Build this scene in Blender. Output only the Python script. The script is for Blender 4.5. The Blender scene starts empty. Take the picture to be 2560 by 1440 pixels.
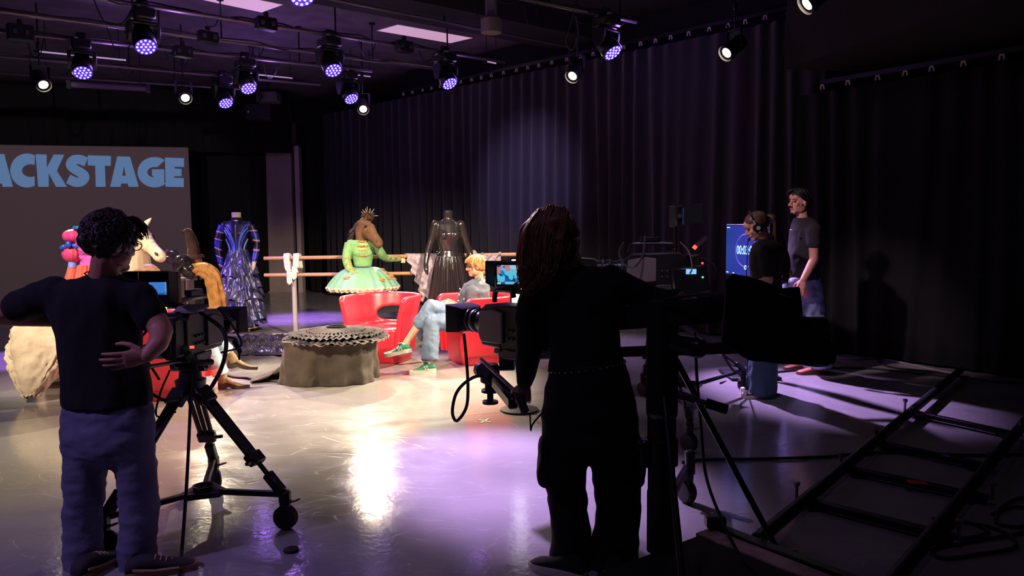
import bpy, bmesh, math, random
from mathutils import Vector, Matrix, noise
random.seed(7)
sc = bpy.context.scene
COL = sc.collection
PI = math.pi

# ------------------------------------------------------------------ camera
F, CZ, PITCH, ROLL = 1900.0, 1.55, math.atan(155 / 1900.0), 0.009
_r0, _u0 = Vector((1, 0, 0)), Vector((0, math.sin(PITCH), math.cos(PITCH)))
FWD = Vector((0, math.cos(PITCH), -math.sin(PITCH)))
RGT = _r0 * math.cos(ROLL) - _u0 * math.sin(ROLL)
UPV = _u0 * math.cos(ROLL) + _r0 * math.sin(ROLL)
cam_d = bpy.data.cameras.new('camera'); cam_d.sensor_width = 36.0; cam_d.lens = F / 2560 * 36
cam_d.clip_start = 0.05; cam_d.clip_end = 200
cam = bpy.data.objects.new('camera', cam_d); COL.objects.link(cam)
m = Matrix((RGT, UPV, -FWD)).transposed().to_4x4(); m.translation = Vector((0, 0, CZ))
cam.matrix_world = m
sc.camera = cam
# ------------------------------------------------------------------ world, exposure
w = bpy.data.worlds.new('world'); sc.world = w; w.use_nodes = True
w.node_tree.nodes['Background'].inputs[0].default_value = (0.35, 0.28, 0.45, 1)
w.node_tree.nodes['Background'].inputs[1].default_value = 0.03
sc.view_settings.view_transform = 'Standard'
try: sc.view_settings.look = 'None'
except Exception: pass
sc.view_settings.gamma = 1.0; sc.view_settings.use_curve_mapping = False
sc.view_settings.exposure = 0.0
sc.cycles.max_bounces = 5; sc.cycles.diffuse_bounces = 3; sc.cycles.glossy_bounces = 3
sc.cycles.transmission_bounces = 3; sc.cycles.use_denoising = True
sc.cycles.sample_clamp_indirect = 4.0; sc.cycles.caustics_reflective = False; sc.cycles.caustics_refractive = False

def spot(name, loc, target, energy, color, angle, blend=0.5, radius=0.1):
    d = bpy.data.lights.new(name, 'SPOT'); d.energy = energy; d.color = color
    d.spot_size = math.radians(angle); d.spot_blend = blend; d.shadow_soft_size = radius
    o = bpy.data.objects.new(name, d); COL.objects.link(o)
    loc = Vector(loc); o.location = loc
    o.rotation_euler = (Vector(target) - loc).to_track_quat('-Z', 'Y').to_euler()
    return o
WARM = (1.0, 0.82, 0.58); VIO = (0.42, 0.20, 1.0); BLU = (0.30, 0.27, 1.0); LAV = (0.60, 0.38, 1.0)

def ray(px, py):
    return FWD + RGT * ((px - 1280) / F) + UPV * ((720 - py) / F)
def D(px, py, Y):                       # the point on the line of sight at depth Y
    d = ray(px, py); return Vector((0, 0, CZ)) + d * (Y / d.y)
def G(px, py, h=0.0):                   # the point on the line of sight at height h
    d = ray(px, py); return Vector((0, 0, CZ)) + d * ((h - CZ) / d.z)

# ------------------------------------------------------------------ materials
def S(r, g, b):
    f = lambda c: (c / 255 / 12.92) if c <= 10 else ((c / 255 + 0.055) / 1.055) ** 2.4
    return (f(r), f(g), f(b), 1)
def mat(name, col, rough=0.6, metal=0.0, spec=0.5, col2=None, nscale=6, nstretch=(1, 1, 1), bump=0.0, bscale=40,
        bstretch=(1, 1, 1), emit=None, estr=0.0, sheen=0.0, coat=0.0, alpha=1.0, rough2=None):
    M = bpy.data.materials.new(name); M.use_nodes = True
    nt = M.node_tree; b = nt.nodes['Principled BSDF']; L = nt.links.new
    b.inputs['Base Color'].default_value = col; b.inputs['Roughness'].default_value = rough
    b.inputs['Metallic'].default_value = metal; b.inputs['Specular IOR Level'].default_value = spec
    b.inputs['Sheen Weight'].default_value = sheen; b.inputs['Coat Weight'].default_value = coat
    b.inputs['Alpha'].default_value = alpha
    tc = nt.nodes.new('ShaderNodeTexCoord')
    if col2 or rough2 is not None:
        mp = nt.nodes.new('ShaderNodeMapping'); mp.inputs['Scale'].default_value = nstretch
        L(tc.outputs['Object'], mp.inputs[0])
        n = nt.nodes.new('ShaderNodeTexNoise'); n.inputs['Scale'].default_value = nscale; n.inputs['Detail'].default_value = 5
        L(mp.outputs[0], n.inputs[0])
        if col2:
            r = nt.nodes.new('ShaderNodeValToRGB'); r.color_ramp.elements[0].color = col; r.color_ramp.elements[1].color = col2
            r.color_ramp.elements[0].position = 0.38; r.color_ramp.elements[1].position = 0.64
            L(n.outputs['Fac'], r.inputs[0]); L(r.outputs[0], b.inputs['Base Color'])
        if rough2 is not None:
            q = nt.nodes.new('ShaderNodeMapRange'); q.inputs[1].default_value = 0.35; q.inputs[2].default_value = 0.65
            q.inputs[3].default_value = rough; q.inputs[4].default_value = rough2
            L(n.outputs['Fac'], q.inputs[0]); L(q.outputs[0], b.inputs['Roughness'])
    if bump:
        mp = nt.nodes.new('ShaderNodeMapping'); mp.inputs['Scale'].default_value = bstretch
        L(tc.outputs['Object'], mp.inputs[0])
        n = nt.nodes.new('ShaderNodeTexNoise'); n.inputs['Scale'].default_value = bscale; n.inputs['Detail'].default_value = 4
        L(mp.outputs[0], n.inputs[0])
        u = nt.nodes.new('ShaderNodeBump'); u.inputs['Strength'].default_value = bump; u.inputs['Distance'].default_value = 0.02
        L(n.outputs['Fac'], u.inputs['Height']); L(u.outputs[0], b.inputs['Normal'])
    if emit:
        b.inputs['Emission Color'].default_value = emit; b.inputs['Emission Strength'].default_value = estr
    return M

# ------------------------------------------------------------------ mesh building
class MB:
    def __init__(s): s.v = []; s.f = []
    def add(s, vs, fs):
        o = len(s.v); s.v += [Vector(v) for v in vs]; s.f += [tuple(i + o for i in f) for f in fs]; return s
    def merge(s, other, M=None):
        return s.add([(M @ v if M else v) for v in other.v], other.f)
    def box(s, c, size, R=None, bev=0.0, seg=1):
        bm = bmesh.new(); bmesh.ops.create_cube(bm, size=1.0)
        for v in bm.verts: v.co = Vector((v.co.x * size[0], v.co.y * size[1], v.co.z * size[2]))
        if bev > 0: bmesh.ops.bevel(bm, geom=bm.edges[:], offset=min(bev, 0.45 * min(size)), segments=seg, affect='EDGES', profile=0.5)
        bm.verts.index_update(); c = Vector(c)
        s.add([c + ((R @ v.co) if R else v.co) for v in bm.verts], [tuple(v.index for v in f.verts) for f in bm.faces])
        bm.free(); return s
    def beam(s, p, q, wd, ht, bev=0.0, up=(0, 0, 1)):     # box from p to q
        p, q = Vector(p), Vector(q); x = (q - p); l = x.length; x.normalize()
        y = Vector(up).cross(x)
        if y.length < 1e-4: y = Vector((0, 1, 0)).cross(x)
        y.normalize(); z = x.cross(y)
        return s.box((p + q) / 2, (l, wd, ht), Matrix((x, y, z)).transposed(), bev)
    def tube(s, pts, r, n=8, cap=True, sx=1.0):
        pts = [Vector(p) for p in pts]; N = len(pts)
        rs = list(r) if isinstance(r, (list, tuple)) else [r] * N
        tg = [((pts[min(i + 1, N - 1)] - pts[max(i - 1, 0)])).normalized() for i in range(N)]
        a = Vector((0, 0, 1)) if abs(tg[0].z) < 0.9 else Vector((1, 0, 0))
        u = tg[0].cross(a).normalized(); vs = []; fs = []
        for i in range(N):
            u = (u - tg[i] * u.dot(tg[i]))
            u = u.normalized() if u.length > 1e-6 else tg[i].orthogonal().normalized()
            v = tg[i].cross(u)
            for k in range(n):
                t = 2 * PI * k / n; vs.append(pts[i] + (u * math.cos(t) * sx + v * math.sin(t)) * rs[i])
        for i in range(N - 1):
            for k in range(n):
                fs.append((i * n + k, i * n + (k + 1) % n, (i + 1) * n + (k + 1) % n, (i + 1) * n + k))
        if cap:
            fs.append(tuple(range(n - 1, -1, -1))); fs.append(tuple((N - 1) * n + k for k in range(n)))
        return s.add(vs, fs)
    def ell(s, c, r, R=None, nu=16, nv=10):
        c = Vector(c); r = (r, r, r) if not isinstance(r, (tuple, list)) else r; vs = []; fs = []
        for j in range(1, nv):
            th = PI * j / nv
            for i in range(nu):
                ph = 2 * PI * i / nu
                p = Vector((r[0] * math.sin(th) * math.cos(ph), r[1] * math.sin(th) * math.sin(ph), r[2] * math.cos(th)))
                vs.append(c + ((R @ p) if R else p))
        t = Vector((0, 0, r[2])); vs.append(c + ((R @ t) if R else t)); vs.append(c - ((R @ t) if R else t))
        for j in range(nv - 2):
            for i in range(nu): fs.append((j * nu + i, (j + 1) * nu + i, (j + 1) * nu + (i + 1) % nu, j * nu + (i + 1) % nu))
        T = (nv - 1) * nu
        for i in range(nu):
            fs.append((T, i, (i + 1) % nu)); fs.append((T + 1, (nv - 2) * nu + (i + 1) % nu, (nv - 2) * nu + i))
        return s.add(vs, fs)
    def limb(s, pts, rs, n=14):          # capsules joined at the joints
        pts = [Vector(p) for p in pts]
        for p, r in zip(pts, rs): s.ell(p, r, None, n, 8)
        for i in range(len(pts) - 1): s.tube([pts[i], pts[i + 1]], [rs[i], rs[i + 1]], n)
        return s
    def loft(s, rings, cap=True, closed=True):
        n = len(rings[0]); vs = [p for r in rings for p in r]; fs = []
        for i in range(len(rings) - 1):
            for k in range(n if closed else n - 1):
                fs.append((i * n + k, i * n + (k + 1) % n, (i + 1) * n + (k + 1) % n, (i + 1) * n + k))
        if cap:
            fs.append(tuple(range(n - 1, -1, -1))); fs.append(tuple((len(rings) - 1) * n + k for k in range(n)))
        return s.add(vs, fs)
    def eloft(s, rings, X=(1, 0, 0), Y=(0, 1, 0), n=24, e=2.0):   # rings of (centre, rx, ry)
        X, Y = Vector(X), Vector(Y); out = []
        for c, rx, ry in rings:
            c = Vector(c); rr = []
            for k in range(n):
                t = 2 * PI * k / n; ct, st = math.cos(t), math.sin(t)
                rr.append(c + X * (rx * math.copysign(abs(ct) ** (2 / e), ct)) + Y * (ry * math.copysign(abs(st) ** (2 / e), st)))
            out.append(rr)
        return s.loft(out)
    def lathe(s, prof, n=24, M=None, cap=True):
        rings = []
        for r, z in prof:
            rr = []
            for k in range(n):
                t = 2 * PI * k / n; p = Vector((r * math.cos(t), r * math.sin(t), z)); rr.append(M @ p if M else p)
            rings.append(rr)
        return s.loft(rings, cap)
    def surf(s, fn, nu, nv, wrap=False):
        vs = [fn(i / (nu if wrap else nu - 1), j / (nv - 1)) for j in range(nv) for i in range(nu)]; fs = []
        for j in range(nv - 1):
            for i in range(nu if wrap else nu - 1):
                fs.append((j * nu + i, j * nu + (i + 1) % nu, (j + 1) * nu + (i + 1) % nu, (j + 1) * nu + i))
        return s.add(vs, fs)
    def noise(s, amp, sca=(8, 8, 8), off=0.0):
        for v in s.v:
            d = noise.noise_vector(Vector((v.x * sca[0] + off, v.y * sca[1], v.z * sca[2])))
            v += d * amp
        return s

def orient(p, x, up=(0, 0, 1)):           # local frame at p with x along a direction
    x = Vector(x).normalized(); y = Vector(up).cross(x)
    if y.length < 1e-4: y = Vector((0, 1, 0)).cross(x)
    y.normalize(); z = x.cross(y); M = Matrix((x, y, z)).transposed().to_4x4(); M.translation = Vector(p); return M
def zdir(p, z):                            # local frame at p with z along a direction
    z = Vector(z).normalized(); M = z.to_track_quat('Z', 'Y').to_matrix().to_4x4(); M.translation = Vector(p); return M
def spl(pts, k=8):                         # smooth curve through points
    pts = [Vector(p) for p in pts]; P = [pts[0] * 2 - pts[1]] + pts + [pts[-1] * 2 - pts[-2]]; out = []
    for i in range(1, len(P) - 2):
        for j in range(k):
            t = j / k; a, b, c, d = P[i - 1], P[i], P[i + 1], P[i + 2]
            out.append(0.5 * ((2 * b) + (c - a) * t + (2 * a - 5 * b + 4 * c - d) * t * t + (3 * b - a - 3 * c + d) * t ** 3))
    return out + [pts[-1]]

def thing(name, label, cat, loc=(0, 0, 0), rotz=0.0, group=None):
    o = bpy.data.objects.new(name, None); COL.objects.link(o); o.empty_display_size = 0.1
    o.location = loc; o.rotation_euler = (0, 0, rotz); o['label'] = label; o['category'] = cat
    if group: o['group'] = group
    return o
def rootmat(o):
    while o.parent: o = o.parent
    return Matrix.Translation(o.location) @ o.rotation_euler.to_matrix().to_4x4()
def mesh(name, mb):
    me = bpy.data.meshes.new(name); me.from_pydata([tuple(v) for v in mb.v], [], mb.f); me.validate(); me.update(); return me
def fix_normals(me):
    bm = bmesh.new(); bm.from_mesh(me); bmesh.ops.recalc_face_normals(bm, faces=bm.faces[:]); bm.to_mesh(me); bm.free()
def part(name, mb, material, parent=None, world=False, smooth=True, ang=40, bev=0.0, solid=0.0, sub=0, label=None, recalc=True):
    me = mb if isinstance(mb, bpy.types.Mesh) else mesh(name, mb)
    if recalc: fix_normals(me)
    if smooth:
        me.shade_smooth(); me.set_sharp_from_angle(angle=math.radians(ang))
    me.materials.append(material)
    o = bpy.data.objects.new(name, me); COL.objects.link(o)
    if parent:
        if world: me.transform(rootmat(parent).inverted())
        o.parent = parent
    if solid:
        md = o.modifiers.new('solid', 'SOLIDIFY'); md.thickness = solid; md.offset = 0
    if bev:
        md = o.modifiers.new('bevel', 'BEVEL'); md.width = bev; md.segments = 2; md.limit_method = 'ANGLE'
    if sub:
        md = o.modifiers.new('sub', 'SUBSURF'); md.levels = sub; md.render_levels = sub
    if label: o['label'] = label
    return o
def solo(name, mb, material, label, cat, group=None, **kw):      # a thing that is one mesh
    o = part(name, mb, material, None, **kw); me = o.data
    zs = [v.co.z for v in me.vertices]; xs = [v.co.x for v in me.vertices]; ys = [v.co.y for v in me.vertices]
    c = Vector(((min(xs) + max(xs)) / 2, (min(ys) + max(ys)) / 2, min(zs)))
    me.transform(Matrix.Translation(-c)); o.location = c
    o['label'] = label; o['category'] = cat
    if group: o['group'] = group
    return o
def struct(name, mb, material, **kw):
    o = part(name, mb, material, None, **kw); o['kind'] = 'structure'; return o
def copy_tree(o, loc=None, rotz=None, label=None, parent=None):
    c = o.copy(); COL.objects.link(c)
    if parent: c.parent = parent
    if loc is not None: c.location = loc
    if rotz is not None: c.rotation_euler = (0, 0, rotz)
    if label: c['label'] = label
    for ch in list(o.children): copy_tree(ch, parent=c)
    return c
def remesh(mb, voxel, it=3, fac=0.5):       # one continuous skin over overlapping solids
    me = mesh('tmp', mb); fix_normals(me)
    o = bpy.data.objects.new('tmp', me); COL.objects.link(o)
    a = o.modifiers.new('r', 'REMESH'); a.mode = 'VOXEL'; a.voxel_size = voxel
    if it:
        b = o.modifiers.new('s', 'SMOOTH'); b.factor = fac; b.iterations = it
    dg = bpy.context.evaluated_depsgraph_get(); ev = o.evaluated_get(dg)
    m2 = ev.to_mesh(); out = MB(); out.v = [v.co.copy() for v in m2.vertices]; out.f = [tuple(p.vertices) for p in m2.polygons]
    ev.to_mesh_clear(); bpy.data.objects.remove(o); bpy.data.meshes.remove(me)
    return out
def wrinkle(mb, amp, sca, off=0.0, ridge=False):
    me = mesh('tmp', mb); ns = [v.normal.copy() for v in me.vertices]
    for v, n in zip(mb.v, ns):
        q = noise.noise(Vector((v.x * sca[0] + off, v.y * sca[1] + off, v.z * sca[2]))) + 0.5 * noise.noise(Vector((v.x * sca[0] * 2.1, v.y * sca[1] * 2.1 + off, v.z * sca[2] * 2.1)))
        if ridge: q = 0.5 - abs(q) * 1.6
        v += n * (q * amp)
    bpy.data.meshes.remove(me); return mb
# ------------------------------------------------------------------ house lights outside the frame, with added fill lamps
def key_lights():
    # warm fresnels on the pipes in front of and beside the stage, above the frame
    spot('stage_key_and_fill', (-3.6, 3.6, 4.25), (-1.8, 8.6, 0.6), 1500, WARM, 44, 0.8, 0.12)
    spot('stage_key_and_fill', (0.9, 4.4, 4.3), (-1.4, 10.2, 1.0), 2900, WARM, 40, 0.8, 0.12)
    spot('stage_key_and_fill', (-6.0, 4.6, 4.25), (-4.0, 8.0, 0.8), 1500, WARM, 44, 0.8, 0.12)
    # moving heads on the near pipes, above the frame, among added fill spots
    spot('moving_head_and_fill', (-4.2, 1.4, 3.9), (-1.9, 3.5, 0.3), 260, (0.50, 0.34, 1.0), 38, 0.8, 0.12)
    spot('moving_head_and_fill', (-0.6, 2.0, 3.9), (-0.5, 3.6, 0.0), 30, (0.62, 0.45, 1.0), 60, 0.9, 0.12)  # added fill spot over the middle foreground, no moving head of its own
    spot('moving_head_and_fill', (2.2, 3.4, 3.9), (1.6, 4.6, 0.0), 10, (0.7, 0.5, 1.0), 60, 0.9, 0.12)  # added weak fill over the right foreground, not a real fixture
    spot('moving_head_and_fill', (-8.2, 8.6, 3.8), (-4.9, 10.4, 1.2), 1500, VIO, 30, 0.6, 0.12)
    spot('moving_head_and_fill', (-6.6, 9.2, 3.9), (-6.1, 9.0, 0.0), 1700, VIO, 26, 0.6, 0.12)
    spot('moving_head_and_fill', (-2.6, 9.0, 3.9), (0.25, 13.0, 2.2), 1150, (0.56, 0.44, 1.0), 32, 1.0, 0.12)
    spot('moving_head_and_fill', (-5.6, 5.8, 3.9), (-5.0, 9.0, 1.4), 700, (0.75, 0.3, 1.0), 16, 0.7, 0.1)
    spot('stage_key_and_fill', (-1.0, 5.2, 4.25), (2.95, 7.8, 1.1), 620, (0.95, 0.70, 0.85), 20, 0.8, 0.1)  # added lamp without a known fixture, brightens the tall person at right
    spot('moving_head_and_fill', (0.9, 4.2, 4.2), (1.35, 6.3, 1.2), 120, (0.85, 0.72, 1.0), 30, 0.9, 0.12)  # added lamp that lifts the dark rear camera, no moving head there
    spot('stage_key_and_fill', (-1.5, 7.6, 3.6), (0.04, 3.36, 1.62), 900, (1.0, 0.66, 0.66), 7, 0.8, 0.1)  # invented rim lamp, added to edge the long brown hair with light
    # the projector lighting the screen cloth; the lettering glows on its own
    spot('projector_beam', (-8.0, 3.0, 4.3), (-10.0, 16.6, 1.7), 900, (1.0, 0.84, 0.84), 34, 0.3, 0.05)
key_lights()

# ------------------------------------------------------------------ materials of the room
BLACK = mat('black_metal', S(20, 20, 22), 0.45)
BLACKM = mat('black_matt', S(22, 20, 22), 0.85)
BLACKP = mat('black_plastic', S(28, 27, 29), 0.35)
DGREY = mat('dark_grey_plastic', S(70, 66, 68), 0.45)
RUBBER = mat('black_rubber', S(24, 23, 24), 0.7)
CHROME = mat('steel', S(180, 178, 180), 0.25, 1.0)
GREYM = mat('grey_metal', S(150, 148, 150), 0.4, 0.6)
WHITE = mat('white_plastic', S(225, 222, 220), 0.5)
M_ceil = mat('ceiling_paint', S(118, 106, 112), 0.9, col2=S(96, 88, 96), nscale=3)
M_dark = mat('black_ceiling_paint', S(27, 24, 22), 0.9)
M_wall = mat('black_wall_paint', S(30, 27, 28), 0.9)
M_curt = mat('black_velvet', S(41, 37, 45), 0.95, sheen=0.2, bump=0.15, bscale=60)
M_curt2 = mat('black_molton', S(13, 12, 14), 0.95, sheen=0.03)
M_screen = mat('projection_cloth', S(150, 132, 132), 0.9)
M_letter = mat('projected_letters', S(120, 150, 190), 0.9, emit=S(100, 140, 185), estr=0.5)  # projected light put into the letters as their own glow

def floor_mat():
    M = bpy.data.materials.new('grey_dance_vinyl'); M.use_nodes = True
    nt = M.node_tree; b = nt.nodes['Principled BSDF']; L = nt.links.new; N = nt.nodes.new
    tc = N('ShaderNodeTexCoord')
    n1 = N('ShaderNodeTexNoise'); n1.inputs['Scale'].default_value = 0.9; n1.inputs['Detail'].default_value = 6; L(tc.outputs['Object'], n1.inputs[0])
    r = N('ShaderNodeValToRGB'); r.color_ramp.elements[0].color = S(146, 141, 140); r.color_ramp.elements[1].color = S(170, 165, 162)
    r.color_ramp.elements[0].position = 0.35; r.color_ramp.elements[1].position = 0.7; L(n1.outputs['Fac'], r.inputs[0])
    # long thin scuffs: edges of warped, stretched cells
    acc = None
    for k, (ang, sc_, st, wd) in enumerate([(0.5, 1.3, 5.0, 0.006), (1.7, 1.1, 6.5, 0.005), (2.6, 1.7, 4.0, 0.006), (0.05, 0.9, 8.0, 0.005)]):
        nz = N('ShaderNodeTexNoise'); nz.inputs['Scale'].default_value = 1.1 + 0.3 * k; nz.inputs['Detail'].default_value = 2; L(tc.outputs['Object'], nz.inputs[0])
        ad = N('ShaderNodeVectorMath'); ad.operation = 'MULTIPLY_ADD'; ad.inputs[1].default_value = (0.55, 0.55, 0); L(nz.outputs['Color'], ad.inputs[0]); L(tc.outputs['Object'], ad.inputs[2])
        mp = N('ShaderNodeMapping'); mp.inputs['Rotation'].default_value = (0, 0, ang); mp.inputs['Scale'].default_value = (sc_, sc_ * st, 1); L(ad.outputs[0], mp.inputs[0])
        vo = N('ShaderNodeTexVoronoi'); vo.feature = 'DISTANCE_TO_EDGE'; vo.voronoi_dimensions = '2D'; vo.inputs['Scale'].default_value = 1.0; L(mp.outputs[0], vo.inputs[0])
        mr = N('ShaderNodeMapRange'); mr.inputs[1].default_value = 0.0; mr.inputs[2].default_value = wd * 2.2; mr.inputs[3].default_value = 1.0; mr.inputs[4].default_value = 0.0; L(vo.outputs['Distance'], mr.inputs[0])
        mk = N('ShaderNodeTexNoise'); mk.inputs['Scale'].default_value = 2.2 + k; L(tc.outputs['Object'], mk.inputs[0])
        mm = N('ShaderNodeMapRange'); mm.inputs[1].default_value = 0.5; mm.inputs[2].default_value = 0.62; L(mk.outputs['Fac'], mm.inputs[0])
        mu = N('ShaderNodeMath'); mu.operation = 'MULTIPLY'; L(mr.outputs[0], mu.inputs[0]); L(mm.outputs[0], mu.inputs[1])
        if acc is None: acc = mu
        else:
            mx = N('ShaderNodeMath'); mx.operation = 'MAXIMUM'; L(acc.outputs[0], mx.inputs[0]); L(mu.outputs[0], mx.inputs[1]); acc = mx
    mix = N('ShaderNodeMix'); mix.data_type = 'RGBA'; mix.inputs['B'].default_value = S(196, 190, 182); L(r.outputs[0], mix.inputs['A'])
    f = N('ShaderNodeMath'); f.operation = 'MULTIPLY'; f.inputs[1].default_value = 0.25; L(acc.outputs[0], f.inputs[0]); L(f.outputs[0], mix.inputs['Factor'])
    L(mix.outputs['Result'], b.inputs['Base Color'])
    n2 = N('ShaderNodeTexNoise'); n2.inputs['Scale'].default_value = 5; n2.inputs['Detail'].default_value = 6; L(tc.outputs['Object'], n2.inputs[0])
    rr = N('ShaderNodeMapRange'); rr.inputs[1].default_value = 0.3; rr.inputs[2].default_value = 0.7; rr.inputs[3].default_value = 0.10; rr.inputs[4].default_value = 0.19; L(n2.outputs['Fac'], rr.inputs[0])
    r2 = N('ShaderNodeMath'); r2.operation = 'MULTIPLY_ADD'; r2.inputs[1].default_value = 0.25; L(acc.outputs[0], r2.inputs[0]); L(rr.outputs[0], r2.inputs[2]); L(r2.outputs[0], b.inputs['Roughness'])
    n3 = N('ShaderNodeTexNoise'); n3.inputs['Scale'].default_value = 26; n3.inputs['Detail'].default_value = 3; L(tc.outputs['Object'], n3.inputs[0])
    bu = N('ShaderNodeBump'); bu.inputs['Strength'].default_value = 0.045; bu.inputs['Distance'].default_value = 0.02; L(n3.outputs['Fac'], bu.inputs['Height'])
    L(bu.outputs[0], b.inputs['Normal'])
    b.inputs['Specular IOR Level'].default_value = 0.5
    return M
M_floor = floor_mat()
struct('floor', MB().box((-2, 11, -0.05), (26, 30, 0.1)), M_floor, smooth=False)

# ------------------------------------------------------------------ ceiling, beam, walls
U = Vector((0.757, 0.653, 0)).normalized()          # along the pipes
V = Vector((-U.y, U.x, 0))
CH = 4.78
def strip(mb, p, q, wd, z0, z1, side=1):            # upright slab along p-q, lying to one side
    p, q = Vector((p[0], p[1], 0)), Vector((q[0], q[1], 0)); d = (q - p).normalized(); n = Vector((-d.y, d.x, 0)) * side
    c = [p, q, q + n * wd, p + n * wd]
    vs = [Vector((a.x, a.y, z0)) for a in c] + [Vector((a.x, a.y, z1)) for a in c]
    return mb.add(vs, [(0, 1, 2, 3), (4, 5, 6, 7), (0, 1, 5, 4), (1, 2, 6, 5), (2, 3, 7, 6), (3, 0, 4, 7)])
ca, cb = G(735, 0, CH - 0.34), G(1432, 131, CH - 0.34)            # far lower edge of the beam
e = (cb - ca).normalized()
pa, pb = ca - e * 9, cb + e * 3
nn = Vector((-e.y, e.x, 0))
mb = MB(); strip(mb, pa, pb, 14, CH, CH + 0.12, 1)
struct('ceiling', mb, M_ceil, smooth=False)
mb = MB(); strip(mb, pa, pb, 13, CH - 0.04, CH + 0.1, -1)
struct('ceiling', mb, M_dark, smooth=False)
mb = MB(); strip(mb, pa, pb, 0.9, CH - 0.34, CH + 0.02, -1)
struct('trim_1', mb, M_dark, smooth=False)
# back wall, slightly turned
BW = lambda x: 17.35 + 0.24 * (x + 7.1)
mb = MB(); strip(mb, (-17, BW(-17) + 1.3), (4, BW(4) + 1.3), 0.2, 0, CH + 0.1); struct('wall_back', mb, M_wall, smooth=False)
mb = MB(); strip(mb, (-14.2, -3), (-14.2, 17.5), 0.2, 0, CH + 0.1); struct('wall_left', mb, M_wall, smooth=False)
mb = MB(); strip(mb, (-2.2, 16.2), (10.5, 3.5), 0.2, 0, CH + 0.1); struct('wall_right', mb, M_wall, smooth=False)
# soffit above the right curtain
sa, sb = D(1964, 175, 9.1), D(2600, 120, 5.9)
mb = MB(); strip(mb, (sa.x, sa.y), (sa.x + (sb.x - sa.x) * 2, sa.y + (sb.y - sa.y) * 2), 2.2, 3.36, CH); struct('trim_2', mb, M_dark, smooth=False)
# pale wall return between the curtains, with a board along its edge
M_ret = mat('grey_return_paint', S(186, 168, 160), 0.85, col2=S(172, 156, 150), nscale=2)
p0, p1 = D(668, 700, 18.3), D(744, 700, 18.6)
mb = MB(); mb.box(((p0.x + p1.x) / 2, 18.6, 2.05), (p1.x - p0.x, 0.5, 4.1))
struct('wall_return', mb, M_ret, smooth=False)
p2, p3 = D(746, 700, 18.35), D(757, 700, 18.35)
mb = MB(); mb.box(((p2.x + p3.x) / 2, 18.45, 1.75), (p3.x - p2.x, 0.25, 3.5)); struct('trim_3', mb, mat('pale_board', S(214, 196, 194), 0.8), smooth=False)

# ------------------------------------------------------------------ projection screen with the lettering
scr_o = D(479, 560, 17.2); scr_n = Vector((0.24, -1, 0)).normalized()
def scr(px, py, off=0.0):
    d = ray(px, py); o = Vector((0, 0, CZ)); return o + d * (((scr_o + scr_n * off) - o).dot(scr_n) / d.dot(scr_n))
t = thing('projection_screen', 'wide grey projection screen with pale blue projected BACKSTAGE lettering on the back wall', 'screen', (scr_o.x - 3, scr(479, 560).y, 0))
top = scr(479, 369).z; sd = Vector((1, 0.24, 0)).normalized()
a = Vector((scr_o.x, scr_o.y, 0)); b_ = a - sd * 6.6
mb = MB(); mb.beam((a.x, a.y, top / 2), (b_.x, b_.y, top / 2), 0.04, top)
part('screen_cloth', mb, M_screen, t, world=True, smooth=False)
def poly_fill(loops):
    bm = bmesh.new()
    for lp in loops:
        vs = [bm.verts.new((x, y, 0)) for x, y in lp]
        for i in range(len(vs)): bm.edges.new((vs[i], vs[(i + 1) % len(vs)]))
    bmesh.ops.triangle_fill(bm, use_beauty=True, use_dissolve=False, edges=bm.edges[:])
    bm.verts.index_update(); vs = [(v.co.x, v.co.y) for v in bm.verts]; fs = [tuple(v.index for v in f.verts) for f in bm.faces]; bm.free()
    return vs, fs
def arc(cx, cy, rx, ry, a0, a1, n=22):
    return [(cx + rx * math.cos(math.radians(a0 + (a1 - a0) * i / n)), cy - ry * math.sin(math.radians(a0 + (a1 - a0) * i / n))) for i in range(n + 1)]
A_ = [[(1172, 203), (1300, 207), (1388, 508), (1285, 508), (1277, 475), (1212, 475), (1206, 508), (1102, 508)], [(1240, 300), (1258, 398), (1222, 398)]]
letters = [
    [[(-385, 172), (-250, 174), (-205, 215), (-215, 320), (-185, 370), (-200, 480), (-250, 508), (-385, 508)], [(-290, 240), (-270, 240), (-270, 300), (-290, 300)], [(-290, 380), (-262, 380), (-262, 440), (-290, 440)]],
    [[(x - 1258, y - (26 if y < 450 else 0)) for x, y in lp] for lp in A_],
    [arc(270, 345, 168, 170, 62, 298) + arc(305, 346, 85, 64, 298, 62)],
    [[(355, 182), (466, 185), (468, 318), (535, 186), (642, 187), (568, 348), (670, 508), (560, 508), (487, 372), (487, 508), (382, 508)]],
    [[(878, 193), (1110, 200), (1108, 298), (1048, 297), (1056, 508), (958, 508), (952, 297), (878, 294)]],
    A_,
    [arc(1545, 362, 170, 152, 52, 315) + [(1642, 470), (1642, 333), (1520, 333), (1520, 395)] + arc(1545, 362, 72, 52, 270, 70)],
    [[(1650, 215), (1840, 222), (1840, 308), (1745, 308), (1745, 325), (1815, 330), (1815, 402), (1742, 402), (1742, 418), (1838, 422), (1838, 510), (1655, 508)]],
]
mb = MB()
for loops in letters:
    vs, fs = poly_fill(loops); mb.add([scr(x / 4, 340 + y / 4, 0.03) for x, y in vs], fs)
cl = spl([(862, 262, 0), (800, 236, 0), (735, 242, 0), (704, 285, 0), (742, 328, 0), (805, 365, 0), (848, 408, 0), (818, 452, 0), (755, 461, 0), (682, 428, 0)], 6)
vs = []
for i, c in enumerate(cl):
    tg = (cl[min(i + 1, len(cl) - 1)] - cl[max(i - 1, 0)]).normalized(); nv = Vector((-tg.y, tg.x, 0)) * 47
    for s_ in (1, -1): q = c + nv * s_; vs.append(scr(q.x / 4, 340 + q.y / 4, 0.03))
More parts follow.
